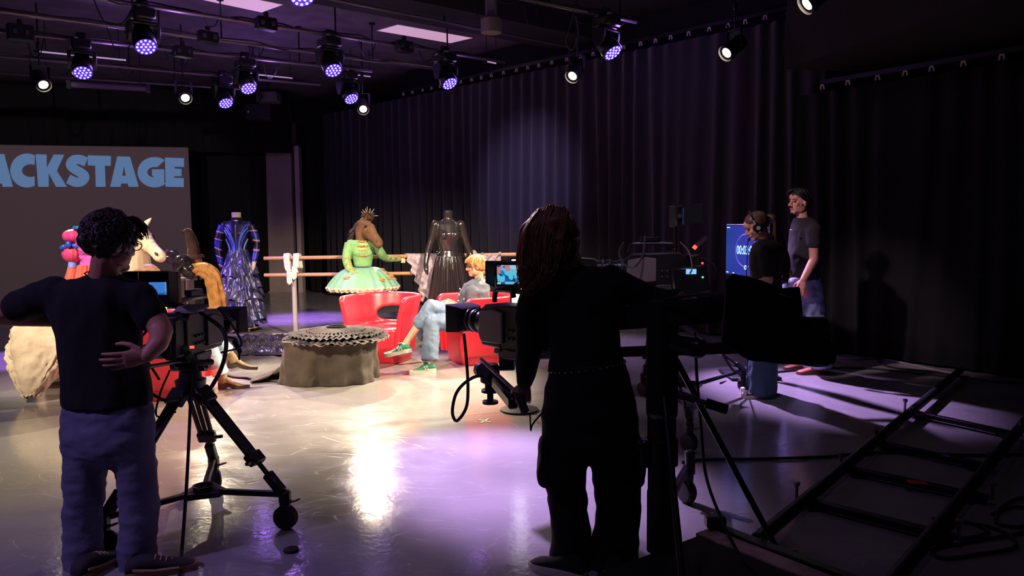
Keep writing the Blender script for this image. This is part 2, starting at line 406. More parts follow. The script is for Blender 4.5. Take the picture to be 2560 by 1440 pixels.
mb.add(vs, [(2 * i, 2 * i + 1, 2 * i + 3, 2 * i + 2) for i in range(len(cl) - 1)])
part('lettering', mb, M_letter, t, world=True, smooth=False, recalc=False, label='pale blue projected heavy capitals')

# ------------------------------------------------------------------ curtains and their tracks
def curtain(label, p, q, z0, z1, wl=0.24, amp=0.07, m=M_curt, seed=0.0, group=None):
    p, q = Vector((p[0], p[1], 0)), Vector((q[0], q[1], 0)); d = q - p; L_ = d.length; d.normalize(); n = Vector((-d.y, d.x, 0))
    t = thing('stage_curtain', label, 'curtain', ((p.x + q.x) / 2, (p.y + q.y) / 2, z0))
    nu = int(L_ / wl * 12)
    def fn(u, v):
        s_ = u * L_; z = z1 + (z0 - z1) * v
        ph = s_ / wl * 2 * PI + 4.5 * noise.noise(Vector((s_ * 0.9, seed, v * 0.5))) + 1.8 * noise.noise(Vector((s_ * 2.3, seed + 5, v * 0.9)))
        a_ = amp * (0.45 + 0.75 * v) * (0.8 + 1.1 * noise.noise(Vector((s_ * 1.1, seed + 9, v * .5))))
        w_ = math.sin(ph) + 0.35 * math.sin(2 * ph + 1) * v
        return p + d * (s_ + 0.03 * math.sin(ph * 0.5) * v) + n * (a_ * w_) + Vector((0, 0, z))
    part('drape', MB().surf(fn, nu, 12), m, t, world=True, solid=0.008, ang=80)
    return t
def track(label, p, q, z, m_clip, n0, step, hook=True):
    p, q = Vector((p[0], p[1], z)), Vector((q[0], q[1], z)); d = (q - p).normalized()
    t = thing('curtain_track', label, 'curtain track', p)
    part('rail', MB().beam(p, q, 0.05, 0.05), BLACKP, t, world=True, smooth=False)
    first = None; L_ = (q - p).length; s_ = n0
    while s_ < L_:
        c = p + d * s_ + Vector((0, 0, -0.05)) - Vector((d.y, -d.x, 0)) * 0.0
        if first is None:
            mb = MB(); 
            for sg in (-1, 1): mb.beam(c + d * 0.016 * sg + Vector((0, 0, 0.02)), c + d * 0.024 * sg + Vector((0, 0, -0.03)), 0.02, 0.014)
            mb.beam(c - d * 0.02 + Vector((0, 0, 0.02)), c + d * 0.02 + Vector((0, 0, 0.02)), 0.024, 0.02)
            first = part('glide', mb, m_clip, t, world=True, smooth=False); c0 = c.copy()
        else:
            g = first.copy(); COL.objects.link(g); g.location = c - c0
        s_ += step * (1 + 0.12 * math.sin(s_ * 5))
    return t
CV = lambda x, off=0.0: (x, 13.33 - x - off)
M_clip = mat('white_glide', S(190, 180, 178), 0.5)
curtain('long black velvet curtain in soft folds along the right side behind the mannequins', CV(-4.3, 0.0), CV(3.85), 0.03, 4.12, 0.26, 0.075, M_curt, 1.0)
track('thin black ceiling track with white glides carrying the long side curtain', CV(-2.2, 0.05), CV(3.8, 0.05), 4.24, M_clip, 0.1, 0.285)
r0, r1 = D(2062, 204, 9.0), D(2560, 141, 7.35)
dd = (r1 - r0); dd.z = 0; dd.normalize()
e1 = r0 + dd * 6.0; s0 = r0 - dd * 0.45
curtain('plain black curtain at the right edge, hanging below the dark soffit behind the camera track', (s0.x + 0.12, s0.y + 0.06), (e1.x + 0.12, e1.y + 0.06), 0.03, r0.z - 0.09, 0.3, 0.05, M_curt2, 4.0)
track('low black curtain track with white glides under the dark soffit at right', (s0.x + 0.25, s0.y - 0.3), (e1.x, e1.y), r0.z, M_clip, 0.02, 0.31)
a = D(487, 560, 17.6); b_ = D(652, 560, 17.6)
curtain('flat black drape filling the gap between the projection screen and the grey wall return', (a.x, BW(a.x) + 0.75), (b_.x, BW(b_.x) + 0.7), 0.03, 4.6, 0.3, 0.04, M_curt2, 8.0)
a = D(-60, 300, 17.2); b_ = D(665, 300, 17.6)
curtain('black border drape hanging above the projection screen under the ceiling', (-13.8, BW(-13.8) + 0.25), (a.x + 6.8, BW(a.x + 6.8) + 0.25), 3.3, 4.7, 0.3, 0.03, M_curt2, 12.0)
a = D(757, 500, 18.0); b_ = D(860, 500, 18.0)
curtain('narrow black drape right of the pale board edge of the wall return', (a.x + .05, 18.3), (b_.x - 0.05, 18.1), 0.03, 3.9, 0.28, 0.05, M_curt2, 15.0)
# ------------------------------------------------------------------ lighting pipes
PH = 4.2
M_pipe = mat('dark_pipe', S(128, 116, 118), 0.38, 0.7)
def pipe(label, a, b, h=PH, r=0.026, ext=0.0, sag=True, hang=(0.25, 0.6, 0.85), seed=1, m=M_pipe):
    p, q = G(a[0], a[1], h), G(b[0], b[1], h); d = (q - p).normalized(); p = p - d * ext
    t = thing('lighting_pipe', label, 'lighting pipe', p)
    part('tube', MB().tube([p, q], r, 10), m, t, world=True)
    for f in hang:
        c = p.lerp(q, f); mb = MB(); mb.tube([c + Vector((0, 0, r * .6)), c + Vector((0, 0, CH - h - 0.02))], 0.012, 8)
        mb.lathe([(0.05, CH - h - 0.03), (0.05, CH - h)], 12, Matrix.Translation(c)); part('hanger', mb, BLACK, t, world=True)
    if sag:
        rn = random.Random(seed); pts = []; n = 26
        for i in range(n + 1):
            c = p.lerp(q, i / n); pts.append(c + Vector((0, 0, (0.045 if i % 3 else 0.03) + (0.02 - rn.random() * 0.09 if i % 4 == 2 else 0))) + V * (rn.random() - .5) * .05)
        part('cable', MB().tube(spl(pts, 4), 0.011, 6), RUBBER, t, world=True)
        for k in range(4):
            c = p.lerp(q, 0.15 + 0.2 * k + rn.random() * .1); w_ = 0.15 + rn.random() * .3; dp = 0.08 + rn.random() * .2
            part('cable_loop', MB().tube(spl([c, c + d * w_ * .25 - Vector((0, 0, dp)), c + d * w_ * .7 - Vector((0, 0, dp * .9)), c + d * w_], 5), 0.007, 6), RUBBER, t, world=True)
    return t
pipe('dark lighting pipe carrying three moving heads, nearest to the flat ceiling panels', (250, -3), (1262, 155), ext=1.5, seed=3)
pipe('second lighting pipe back, running bare from the left frame edge below the first moving head', (0, 28), (1120, 176), ext=3, seed=5)
pipe('third lighting pipe back, wrapped with loose thin cables', (0, 80), (930, 178), ext=3, seed=8)
pipe('fourth lighting pipe back, carrying the warm floodlights near the rear wall', (0, 141), (800, 212), ext=3, seed=11)
pipe('rearmost thin pipe just in front of the black border drape', (0, 183), (640, 226), ext=3, r=0.02, sag=False, hang=(0.3, 0.8))
pipe('short lighting pipe under the black ceiling, holding the front moving head and its cables', (1335, 2), (1590, 55), ext=1.2, seed=15, hang=(0.5, 0.9), h=4.2)
pipe('bare conduit pipe along the lower edge of the ceiling beam', (840, 0), (1425, 118), h=4.36, ext=2, r=0.018, sag=False, hang=(0.6,), m=M_pipe)

# power boxes clamped on the pipes
def pbox(px, py, label, sz=(0.26, 0.14, 0.16)):
    p = G(px, py, PH - 0.03); ang = math.atan2(U.y, U.x)
    t = thing('power_box', label, 'power box', p, ang)
    part('housing', MB().box((0, 0, 0), sz, None, 0.012), BLACKP, t)
    for k in (-1, 1): part('socket', MB().box((0.07 * k, -sz[1] / 2 - 0.008, 0.0), (0.05, 0.02, 0.06), None, 0.006), DGREY, t)
    part('clamp', MB().box((0, 0, sz[2] / 2 + 0.03), (0.05, 0.07, 0.09), None, 0.01), BLACK, t)
pbox(665, 60, 'black power box on the front pipe between the first and second moving heads')
pbox(1010, 117, 'black power box on the front pipe right of the white ceiling panel corner')
pbox(520, 93, 'black power box clamped to the second pipe at the upper left')
pbox(50, 82, 'black power box on the third pipe near the left frame edge', (0.3, 0.16, 0.2))
pbox(457, 130, 'black power box with white tags on the third pipe above a warm floodlight')

# ------------------------------------------------------------------ moving heads
M_led = mat('led_emitter', S(220, 200, 255), 0.4, emit=S(214, 190, 255), estr=1.5)
M_ledface = mat('violet_lens_face', S(60, 40, 150), 0.3, emit=S(78, 44, 225), estr=0.9)
M_tab = mat('pale_tab', S(200, 196, 196), 0.5)
TILT = math.radians(38); HD = 0.17; PV = 0.40
def make_moving_head(tilt=TILT):
    t = thing('moving_head', 'x', 'stage light')
    mb = MB(); mb.box((0, 0, -0.14), (0.30, 0.24, 0.13), None, 0.02); mb.box((0, 0, -0.215), (0.2, 0.2, 0.03), None, 0.01)
    part('base', mb, BLACKP, t)
    part('display', MB().box((0.0, -0.122, -0.14), (0.15, 0.006, 0.06)), mat('display_glass', S(60, 64, 58), 0.15), t)
    for s_ in (-1, 1):
        part('quick_lock', MB().box((0.09 * s_, -0.06, -0.062), (0.06, 0.05, 0.028), None, 0.008), M_tab, t)
    mb = MB(); mb.box((0, 0, -0.03), (0.05, 0.08, 0.09), None, 0.012); mb.tube([(0, -0.06, 0.0), (0, 0.06, 0.0)], 0.042, 12); part('clamp', mb, BLACK, t)
    # the yoke: two arms joined over the head; arms along local y
    mb = MB()
    for s_ in (-1, 1):
        mb.loft([[Vector((x_, s_ * (0.155 + w_), z_)) for x_, w_ in ((-hw, -.022), (hw, -.022), (hw, .022), (-hw, .022))] for hw, z_ in ((0.09, -0.24), (0.085, -0.33), (0.06, -0.41), (0.03, -0.46))])
    mb.box((0, 0, -0.245), (0.18, 0.354, 0.04), None, 0.015)
    part('yoke', mb, BLACKP, t, ang=50, bev=0.008)
    n = Vector((math.sin(tilt), 0, -math.cos(tilt))); pv = Vector((0, 0, -PV)); M = zdir(pv, n)
    part('head', MB().lathe([(0.055, -0.15), (0.10, -0.13), (0.122, -0.06), (0.126, 0.05), (0.132, 0.06), (0.132, 0.155), (0.122, 0.168), (0.116, 0.160)], 28, M), BLACKP, t)
    part('lens', MB().lathe([(0.001, 0.165), (0.118, 0.165)], 28, M, cap=False), M_ledface, t, recalc=False)
    mb = MB()
    for cnt, rad in ((1, 0.0), (6, 0.048), (12, 0.094)):
        for k in range(cnt):
            a_ = 2 * PI * k / cnt + 0.2
            mb.lathe([(0.015, 0.166), (0.0135, 0.172), (0.004, 0.175)], 10, M @ Matrix.Translation((rad * math.cos(a_), rad * math.sin(a_), 0)))
    part('led_array', mb, M_led, t)
    return t
def head_place(o, px, py, yaw, hl=3.7, tilt=TILT):
    L0 = G(px, py, hl); off = Vector((math.sin(tilt) * HD * math.cos(yaw), math.sin(tilt) * HD * math.sin(yaw), -PV - math.cos(tilt) * HD))
    o.location = L0 - off; o.rotation_euler = (0, 0, yaw)
    return L0, Vector((math.sin(tilt) * math.cos(yaw), math.sin(tilt) * math.sin(yaw), -math.cos(tilt)))
MH = [(365, 118, -52, 'moving head with violet LED face, first on the front pipe, the largest at upper left', 600, VIO, None),
      (207, 183, -60, 'moving head with violet LED face hanging right of the leftmost warm floodlight', 500, VIO, None),
      (834, 177, -50, 'moving head with violet LED face, second along the front pipe, above mid stage', 350, VIO, None),
      (1125, 210, -46, 'violet moving head at the far end of the front pipe beside the curtain', 700, LAV, None),
      (1533, 133, -42, 'grey-lit moving head in front of the side curtain under the black ceiling', 3600, LAV, (2.7, 7.0, 0)),
      (622, 222, -50, 'moving head with violet LED face in the second row, right of the middle warm floodlight', 600, VIO, None),
      (565, 259, -48, 'small rear moving head, lower of the violet pair above the black speaker', 1800, VIO, (-3.6, 12.9, 0)),
      (879, 248, -46, 'small rear moving head just above the warm floodlight beside the curtain', 900, VIO, (-3.6, 13.2, 0)),
      (757, -9, -52, 'moving head cut off by the top frame edge, only its violet lens showing', 3800, LAV, (-0.05, 4.75, 0))]
proto = make_moving_head()
for i, (px, py, yaw, lab, en, colr, tgt) in enumerate(MH):
    o = proto if i == 0 else copy_tree(proto)
    o['label'] = lab; o['group'] = 'violet moving heads on the lighting pipes'
    L0, n = head_place(o, px, py, math.radians(yaw))
    tg = Vector(tgt) if tgt else L0 + n * (L0.z / -n.z)
    spot('moving_head_beam', L0 + n * 0.03, tg, en, colr, 26 if py < 0 else (28 if en > 3000 else 34), 0.85, 0.09)
    sp = bpy.data.lights.new('added_ceiling_fill', 'POINT'); sp.energy = 3 if px in (834, 879, 1125) else 11; sp.color = VIO; sp.shadow_soft_size = 0.1  # unseen violet point lamp added near each head to brighten the ceiling
    so = bpy.data.objects.new('added_ceiling_fill', sp); COL.objects.link(so); so.location = L0 + Vector((0.3, 0.3, 0.22))

# ------------------------------------------------------------------ warm floodlights (fresnels)
M_hot = mat('lit_fresnel_lens', S(255, 240, 210), 0.3, emit=(1.0, 0.86, 0.66, 1), estr=48)
M_can = mat('black_lamp_housing', S(30, 27, 26), 0.5)
def fresnel(px, py, h, tgt, label, en, ang=40, on=True, r=0.088, m=M_can, group='warm floodlights on the pipes'):
    L0 = G(px, py, h); n = (Vector(tgt) - L0).normalized()
    t = thing('floodlight', label, 'stage light', L0 + Vector((0, 0, PH - h)), 0, group)
    M = zdir(L0, n)
    part('housing', MB().lathe([(r * .7, -0.30), (r * 1.05, -0.27), (r * 1.08, -0.05), (r * 1.22, -0.04), (r * 1.22, 0.03), (r * 1.12, 0.04), (r * 1.06, 0.012)], 24, M), m, t, world=True)
    part('lens', MB().lathe([(0.001, 0.016), (r * .5, 0.014), (r * 1.07, 0.008)], 24, M, cap=False), M_hot if on else mat('dark_lens', S(40, 36, 34), 0.2), t, world=True)
    sdv = n.cross(Vector((0, 0, 1))).normalized(); c = L0 - n * 0.14; mb = MB()
    topc = Vector((c.x, c.y, h + r * 1.2 + 0.17))
    for s_ in (-1, 1):
        a_ = c + sdv * s_ * r * 1.3; mb.beam(a_, topc + sdv * s_ * r * 1.3, 0.035, 0.008); mb.ell(a_, 0.02, None, 8, 6)
    mb.beam(topc - sdv * r * 1.3, topc + sdv * r * 1.3, 0.035, 0.008)
    part('yoke', mb, m, t, world=True)
    mb = MB(); mb.tube([topc, Vector((topc.x, topc.y, CH - 0.01))], 0.012, 8); mb.box((topc.x, topc.y, PH - 0.02), (0.05, 0.05, 0.1), None, 0.01)
    part('clamp', mb, BLACK, t, world=True)
    cpt = [L0 - n * 0.29, L0 - n * 0.4 - Vector((0, 0, 0.12)), topc + sdv * 0.12 + Vector((0, 0, 0.05)), topc + sdv * 0.1 + Vector((0, 0, 0.2))]
    part('cable', MB().tube(spl(cpt, 6), 0.006, 6), RUBBER, t, world=True)
    if on: spot('floodlight_beam', L0 + n * 0.06, tgt, en, WARM, ang, 0.6, 0.07)
    return t
fresnel(108, 211, 3.62, (-3.3, 8.0, 0.3), 'lit warm floodlight nearest the left frame edge', 1500, 30)
fresnel(463, 244, 3.62, (-1.9, 7.3, 0.2), 'lit warm floodlight left of the small rear moving heads', 3200, 25)
fresnel(908, 272, 3.6, (-1.15, 7.9, 0.2), 'lit warm floodlight lowest of all, in front of the curtain corner', 2200, 22.5)
fresnel(1432, 189, 3.62, (-1.6, 7.3, 0.2), 'lit warm floodlight hanging on looped cables before the curtain, left of the grey-lit moving head', 2200)
fresnel(1818, 131, 3.62, (-1.7, 7.2, 0.2), 'lit warm floodlight in front of the curtain near the dark soffit', 2200)
fresnel(2020, 8, 3.62, (-1.7, 6.9, 0.2), 'lit warm floodlight cut by the top frame edge at right', 1200)
M_grey = mat('grey_lamp_housing', S(120, 112, 104), 0.5)
c = G(1228, 78, 3.75)
t = thing('downlight', 'unlit grey cylindrical downlight with drop arm hanging from the beam', 'stage light', c + Vector((0, 0, 0.5)))
part('housing', MB().lathe([(0.10, -0.02), (0.115, -0.02), (0.118, 0.13), (0.10, 0.15), (0.02, 0.155)], 24, Matrix.Translation(c)), M_grey, t, world=True)
part('reflector', MB().lathe([(0.10, -0.015), (0.06, 0.08), (0.001, 0.09)], 24, Matrix.Translation(c), cap=False), DGREY, t, world=True)
mb = MB(); mb.box(c + Vector((0, 0.0, 0.27)), (0.13, 0.07, 0.34), None, 0.02); part('arm', mb, M_grey, t, world=True)
mb = MB(); mb.box(c + Vector((0, 0.0, 0.47)), (0.22, 0.18, 0.09), None, 0.02); part('mount', mb, M_grey, t, world=True)
part('cable', MB().tube(spl([c + Vector((-.08, 0, .46)), c + Vector((-.2, 0, .4)), c + Vector((-.17, 0, .22)), c + Vector((-.12, 0, .1))], 6), 0.006, 6), RUBBER, t, world=True)
# a looped cable pair over the curtain floodlight
p = G(1435, 30, 4.15); q = G(1450, 150, 3.75)
t = solo('hanging_cable', MB().tube(spl([p, p + Vector((-.06, 0, -.2)), p + Vector((-.1, 0, -.36)), p + Vector((-.02, 0, -.45)), p + Vector((.05, 0, -.25)), p + Vector((.02, 0, -.05))], 8), 0.008, 6), DGREY, 'grey cable hanging in a loop from the short pipe above the curtain floodlight', 'cable')

# ------------------------------------------------------------------ ceiling panels, tube lights, speaker
M_panel = mat('pale_ceiling_panel', S(236, 216, 226), 0.6, emit=S(205, 160, 190), estr=0.8)
def panel(pxs, label):
    ps = [G(x, y, CH - 0.012) for x, y in pxs]; c = sum(ps, Vector()) / 4
    t = thing('ceiling_panel', label, 'ceiling light', c, 0, 'flat pale panels in the ceiling')
    mb = MB(); mb.add(ps + [p + Vector((0, 0, 0.02)) for p in ps], [(0, 1, 2, 3), (4, 7, 6, 5), (0, 4, 5, 1), (1, 5, 6, 2), (2, 6, 7, 3), (3, 7, 4, 0)])
    part('diffuser', mb, M_panel, t, world=True, smooth=False)
    part('frame', MB().tube([p.lerp(c, -0.008) + Vector((0, 0, 0.006)) for p in ps + ps[:1]], 0.008, 6), WHITE, t, world=True)
panel([(943, 77), (995, 62), (1182, 95), (1126, 108)], 'flat pale pinkish ceiling panel beside the beam, fully in view')
panel([(470, -8), (530, -24), (707, 12), (654, 31)], 'flat pale pinkish ceiling panel cut off by the top frame edge')
M_tube = mat('pale_tube_light', S(225, 205, 225), 0.5, emit=S(200, 170, 215), estr=0.55)
M_dull = mat('unlit_tube_cover', S(120, 105, 125), 0.6)
def batten(a, b, h, label, m, r=0.018):
    p, q = G(*a, h), G(*b, h); t = thing('tube_light', label, 'tube light', (p + q) / 2, 0, 'tube lights at the rear')
    d = (q - p).normalized()
    part('tube', MB().tube([p, q], r, 10), m, t, world=True)
    mb = MB()
    for e_ in (p, q): mb.beam(e_ - d * 0.03, e_ + d * 0.03, r * 2.4, r * 2.4)
    part('end_cap', mb, BLACKP, t, world=True)
    for f_ in (.1, .9): part('hanger', MB().tube([p.lerp(q, f_), Vector((p.lerp(q, f_).x, p.lerp(q, f_).y, CH - .005))], .006, 6), BLACK, t, world=True)
batten((90, 128), (320, 151), 4.3, 'pale lit tube light slit at the upper left behind the second row moving head', M_tube, 0.013)
batten((640, 186), (735, 196), 4.25, 'short pale tube light right of the second row moving head', M_tube, 0.011)
batten((872, 185), (930, 192), 4.3, 'very short pale tube light right of the middle moving head', M_tube, 0.010)
batten((172, 211), (371, 222), 3.95, 'long dull unlit tube light low before the black border drape', M_dull, 0.05)
batten((1213, 153), (1243, 159), 4.2, 'tiny pale tube light end at the curtain corner below the beam', M_tube, 0.012)
c = D(650, 281, 15.6)
t = thing('speaker', 'small black loudspeaker box hanging at the rear left of the grey wall return', 'speaker', c)
part('cabinet', MB().box(c, (0.50, 0.3, 0.30), None, 0.015), BLACKP, t, world=True)
part('grille', MB().box(c + Vector((0, -0.155, 0)), (0.46, 0.012, 0.27)), BLACKM, t, world=True)
part('badge', MB().box(c + Vector((-0.18, -0.163, -0.01)), (0.03, 0.004, 0.03)), WHITE, t, world=True)
part('bracket', MB().tube([c + Vector((0, 0, .15)), c + Vector((0, 0, CH - c.z))], 0.02, 8), BLACK, t, world=True)
c = D(672, 244, 16.5)
t = thing('projector', 'grey projector box high up behind the black speaker', 'projector', c)
part('case', MB().box(c, (0.44, 0.4, 0.22), None, 0.03), M_grey, t, world=True)
part('lens', MB().tube([c + Vector((-.1, -.18, 0)), c + Vector((-.1, -.26, 0))], 0.05, 14), BLACKP, t, world=True)
part('pole', MB().tube([c + Vector((0, 0, .1)), c + Vector((0, 0, CH - c.z))], 0.02, 8), BLACK, t, world=True)
# ------------------------------------------------------------------ red moulded armchairs
M_red = mat('red_moulded_plastic', S(232, 46, 64), 0.32, coat=0.2)
def chair_mesh():
    mb = MB(); wd, dp = 0.74, 0.66
    def plan(hw, f, b, z, n=40):        # D plan: straight front at x=f, round back at x=-b
        out = []
        for k in range(n):
            t_ = -PI / 2 - PI * 2 * k / n; c, s_ = math.cos(t_), math.sin(t_)
            x = f * (abs(c) ** 0.35) if c > 0 else -b * (abs(c) ** 0.75)
            y = hw * math.copysign(abs(s_) ** (0.45 if c > 0 else 0.7), s_); out.append(Vector((x, y, z)))
        return out
    mb.loft([plan(0.33, 0.30, 0.30, 0.0), plan(0.335, 0.32, 0.31, 0.2), plan(0.34, 0.35, 0.32, 0.36), plan(0.33, 0.34, 0.31, 0.40)])
    # wall wrapping back and arms: path from the front of one arm round to the other
    def path(t, out_):
        a = -1 + 2 * t; w_ = 0.335 + out_
        if abs(a) > 0.5:
            s_ = (abs(a) - 0.5) / 0.5; return Vector((-0.05 + 0.40 * s_, math.copysign(w_, a), 0))
        th = a / 0.5 * PI / 2; return Vector((-0.05 - (0.29 + out_) * math.cos(th), w_ * math.sin(th) if abs(th) < 1.57 else math.copysign(w_, th), 0))
    def wall(t0, t1, z0, z1, n=30):
        rings = []
        for i in range(n + 1):
            t = t0 + (t1 - t0) * i / n; r = []
            za, zb_ = (z0(t) if callable(z0) else z0), (z1(t) if callable(z1) else z1)
            for z, o_ in ((za, -0.035), (za, 0.035), (zb_, 0.035), (zb_, -0.035)):
                lean = 0.11 * max(0, (z - 0.30) / 0.45) ** 1.3; p = path(t, o_ + lean); p.z = z; r.append(p)
            rings.append(r)
        mb.loft(rings)
    hole = lambda t: 0.085 * math.sqrt(max(0, 1 - (abs(t - .5) / .125) ** 3))
    wall(0, 1, lambda t: (0.515 + hole(t)) if abs(t - .5) < .125 else 0.48, lambda t: 0.765 - 0.05 * max(0, (abs(t - .5) - .44) / .06) ** 2, 60)
    wall(0, 0.375, 0.1, 0.55, 24); wall(0.625, 1, 0.1, 0.55, 24); wall(0.3, 0.7, 0.1, lambda t: (0.515 - hole(t)) if abs(t - .5) < .125 else 0.515, 60)
    mb = remesh(mb, 0.013, 8, 0.6)
    for v in mb.v: v.x *= .9; v.y *= .9
    return mb
def red_chair(loc, yaw, label, me):
    t = thing('armchair', label, 'chair', loc, yaw, 'red moulded armchairs on the stage')
    part('shell', me, M_red, t, ang=60); return t
ch = red_chair((-1.50, 8.85, 0), math.radians(-108), 'empty red moulded plastic armchair with an oval hole, behind the tutu pouf', chair_mesh())
copy_tree(ch, (-0.42, 8.72, 0), math.radians(-152), 'red moulded plastic armchair in which the blond person in denim sits')
copy_tree(ch, (-3.2, 7.05, 0), math.radians(14), 'red moulded plastic armchair under the booted person, behind the left camera')

# ------------------------------------------------------------------ draped pouf with the black tutu
M_drape = mat('dark_taupe_cloth', S(82, 72, 63), 0.9, col2=S(66, 58, 51), nscale=7, bump=0.25, bscale=25)
pc = G(828, 925); pc = Vector((-1.87, 7.78, 0))
def pouf_pt(th, v):
    R0 = 0.45 / max(abs(math.cos(th)), abs(math.sin(th))) ** 0.55
    z = 0.43 * (1 - v); fl = 0.034 * v ** 1.3
    f = math.sin(9 * th + 2 * noise.noise(Vector((math.cos(th) * 2, math.sin(th) * 2, 3)))) + 0.6 * math.sin(17 * th + 1.3)
    r = R0 + fl * (0.55 + 0.75 * f) + 0.02 * noise.noise(Vector((th * 3, v * 4, 1))) + (0.03 * v ** 3 * max(0, math.cos(th - PI * 1.08)) ** 6)
    return pc + Vector((r * math.cos(th), r * math.sin(th), max(z, 0.006)))
t = thing('pouf', 'low round pouf covered to the floor with dark taupe cloth in folds', 'pouf', pc)
mb = MB(); mb.surf(lambda u, v: pouf_pt(u * 2 * PI, v), 220, 18, wrap=True)
top_ = [pouf_pt(2 * PI * k / 220, 0) for k in range(220)]
mb.loft([top_, [pc + (p - pc) * 0.9 + Vector((0, 0, 0.05)) for p in top_], [pc + Vector(((p - pc).x * .02, (p - pc).y * .02, 0.445)) for p in top_]], cap=False)
part('cover', mb, M_drape, t, world=True, ang=180)
def flap(u, v):
    a = PI * (1.0 + 0.22 * (u - 0.5)); r = 0.46 + 0.34 * v
    z = 0.012 + 0.16 * (1 - v) ** 1.5 * (0.5 + 0.5 * math.sin(u * 9)) + 0.03 * abs(noise.noise(Vector((u * 5, v * 4, 2))))
    return pc + Vector((r * math.cos(a), r * math.sin(a) - 0.02, z))
part('loose_corner', MB().surf(flap, 18, 12), M_drape, t, world=True, ang=180, solid=0.006)
M_tutu = mat('black_tulle', S(78, 70, 70), 0.9, col2=S(56, 51, 53), nscale=9, bump=0.3, bscale=80, bstretch=(1, 1, 1))
M_tulle_edge = mat('grey_tulle_edge', S(112, 102, 100), 0.9)
tt = thing('tutu', 'black pleated tutu of stacked tulle layers lying flat on the draped pouf', 'tutu', pc + Vector((0.06, -0.02, 0.47)))
def tutu_layer(c, r0, r1, z0, z1, n, amp, seed, droop=0.0, nv=9):
    def fn(u, v):
        th = u * 2 * PI; r = r0 + (r1 - r0) * v
        fold = math.sin(n * th + 3 * noise.noise(Vector((math.cos(th) * 2, math.sin(th) * 2, seed))))
        r += 0.03 * v * noise.noise(Vector((math.cos(th) * 4, math.sin(th) * 4, seed + 3)))
        z = z0 + (z1 - z0) * v ** 0.8 - droop * v ** 3 + amp * v * (fold + 0.8 * noise.noise(Vector((math.cos(th) * 5, math.sin(th) * 5, v * 2 + seed))))
        return Vector(c) + Vector((r * math.cos(th), r * math.sin(th), z))
    return MB().surf(fn, n * 6, nv, wrap=True)
tc_ = pc + Vector((0.06, -0.02, 0))
for k, (r1, zz) in enumerate([(0.54, 0.45), (0.525, 0.462), (0.48, 0.474), (0.40, 0.488), (0.30, 0.502)]):
    lay = tutu_layer(tc_, 0.10, r1, zz + 0.05 - .006 * k, zz, 40 + 3 * k, 0.010, 3.0 * k, 0.03 if k < 2 else 0.0)
    part('tulle_layer', lay, M_tulle_edge if k == 0 else M_tutu, tt, world=True, ang=180)
part('waistband', MB().lathe([(0.10, 0.51), (0.105, 0.545), (0.092, 0.545), (0.088, 0.505)], 28, Matrix.Translation(tc_) @ Matrix.Diagonal((1, 0.75, 1, 1)), cap=False), BLACKM, tt, world=True)

# ------------------------------------------------------------------ cloths on the floor
M_sheet = mat('dark_floor_cloth', S(84, 78, 82), 0.9, bump=0.3, bscale=12)
corners = [G(540, 940), G(700, 958), G(726, 905), G(600, 866)]
def sheet(u, v):
    p = corners[0].lerp(corners[1], u).lerp(corners[3].lerp(corners[2], u), v)
    return p + Vector((0.05 * noise.noise(Vector((u * 4, v * 4, 0))), 0.05 * noise.noise(Vector((u * 4, v * 4, 5))), 0.012 + 0.02 * max(0, noise.noise(Vector((u * 7, v * 9, 2))))))
solo('floor_cloth', MB().surf(sheet, 40, 30), M_sheet, 'flat dark cloth spread on the floor left of the draped pouf', 'cloth', ang=180, solid=0.006)
M_foil = mat('shiny_black_foil', S(46, 42, 50), 0.16, col2=S(70, 66, 76), nscale=4)
fc = [G(596, 893), G(718, 893), G(735, 842), G(585, 848)]
def foil(u, v):
    p = fc[0].lerp(fc[1], u).lerp(fc[3].lerp(fc[2], u), v); e_ = min(u, 1 - u, v, 1 - v) * 5
    z = abs(noise.noise(Vector((u * 5, v * 7, 3)))) * 0.14 + abs(noise.noise(Vector((u * 12, v * 16, 8)))) * 0.07
    return p + Vector((0.1 * noise.noise(Vector((u * 6, v * 6, 1))), 0, 0.03 + z * min(1, e_)))
solo('foil_sheet', MB().surf(foil, 60, 44), M_foil, 'crumpled shiny black plastic sheet lying behind the dark floor cloth', 'plastic sheet', ang=25, solid=0.004)

# ------------------------------------------------------------------ ballet barre with things hung on it
M_wood = mat('pale_wood', S(206, 150, 108), 0.45, col2=S(190, 134, 94), nscale=4, nstretch=(2, 20, 20))
M_post = mat('pale_grey_post', S(176, 168, 160), 0.4)
YB = 10.75
ba, bb = D(660, 646, YB), D(1290, 636, YB)
la, lb = D(661, 688, YB), D(1290, 680, YB)
t = thing('ballet_barre', 'double wooden ballet barre on pale grey posts behind the red chairs', 'ballet barre', (ba.x + 2, YB, 0))
part('rail', MB().tube([ba, bb], 0.026, 14), M_wood, t, world=True); part('rail', MB().tube([la, lb], 0.026, 14), M_wood, t, world=True)
for px in (735, 1215):
    b0 = D(px, 700, YB + 0.06); mb = MB(); mb.tube([(b0.x, b0.y, 0.03), (b0.x, b0.y, ba.z - 0.02)], 0.034, 14)
    part('post', mb, M_post, t, world=True)
    mb = MB(); mb.tube([(b0.x - 0.02, b0.y - 0.38, 0.03), (b0.x - 0.02, b0.y + 0.3, 0.03)], 0.024, 10); mb.tube([(b0.x - 0.32, b0.y - .02, 0.03), (b0.x, b0.y - .02, 0.03)], 0.022, 10)
    part('foot', mb, M_post, t, world=True)
    mb = MB()
    for z in (ba.z, la.z): mb.box((b0.x, YB + 0.03, z - 0.005), (0.11, 0.05, 0.05), None, 0.01)
    part('bracket', mb, GREYM, t, world=True)
M_glove = mat('white_satin', S(236, 224, 214), 0.5, bump=0.3, bscale=18)
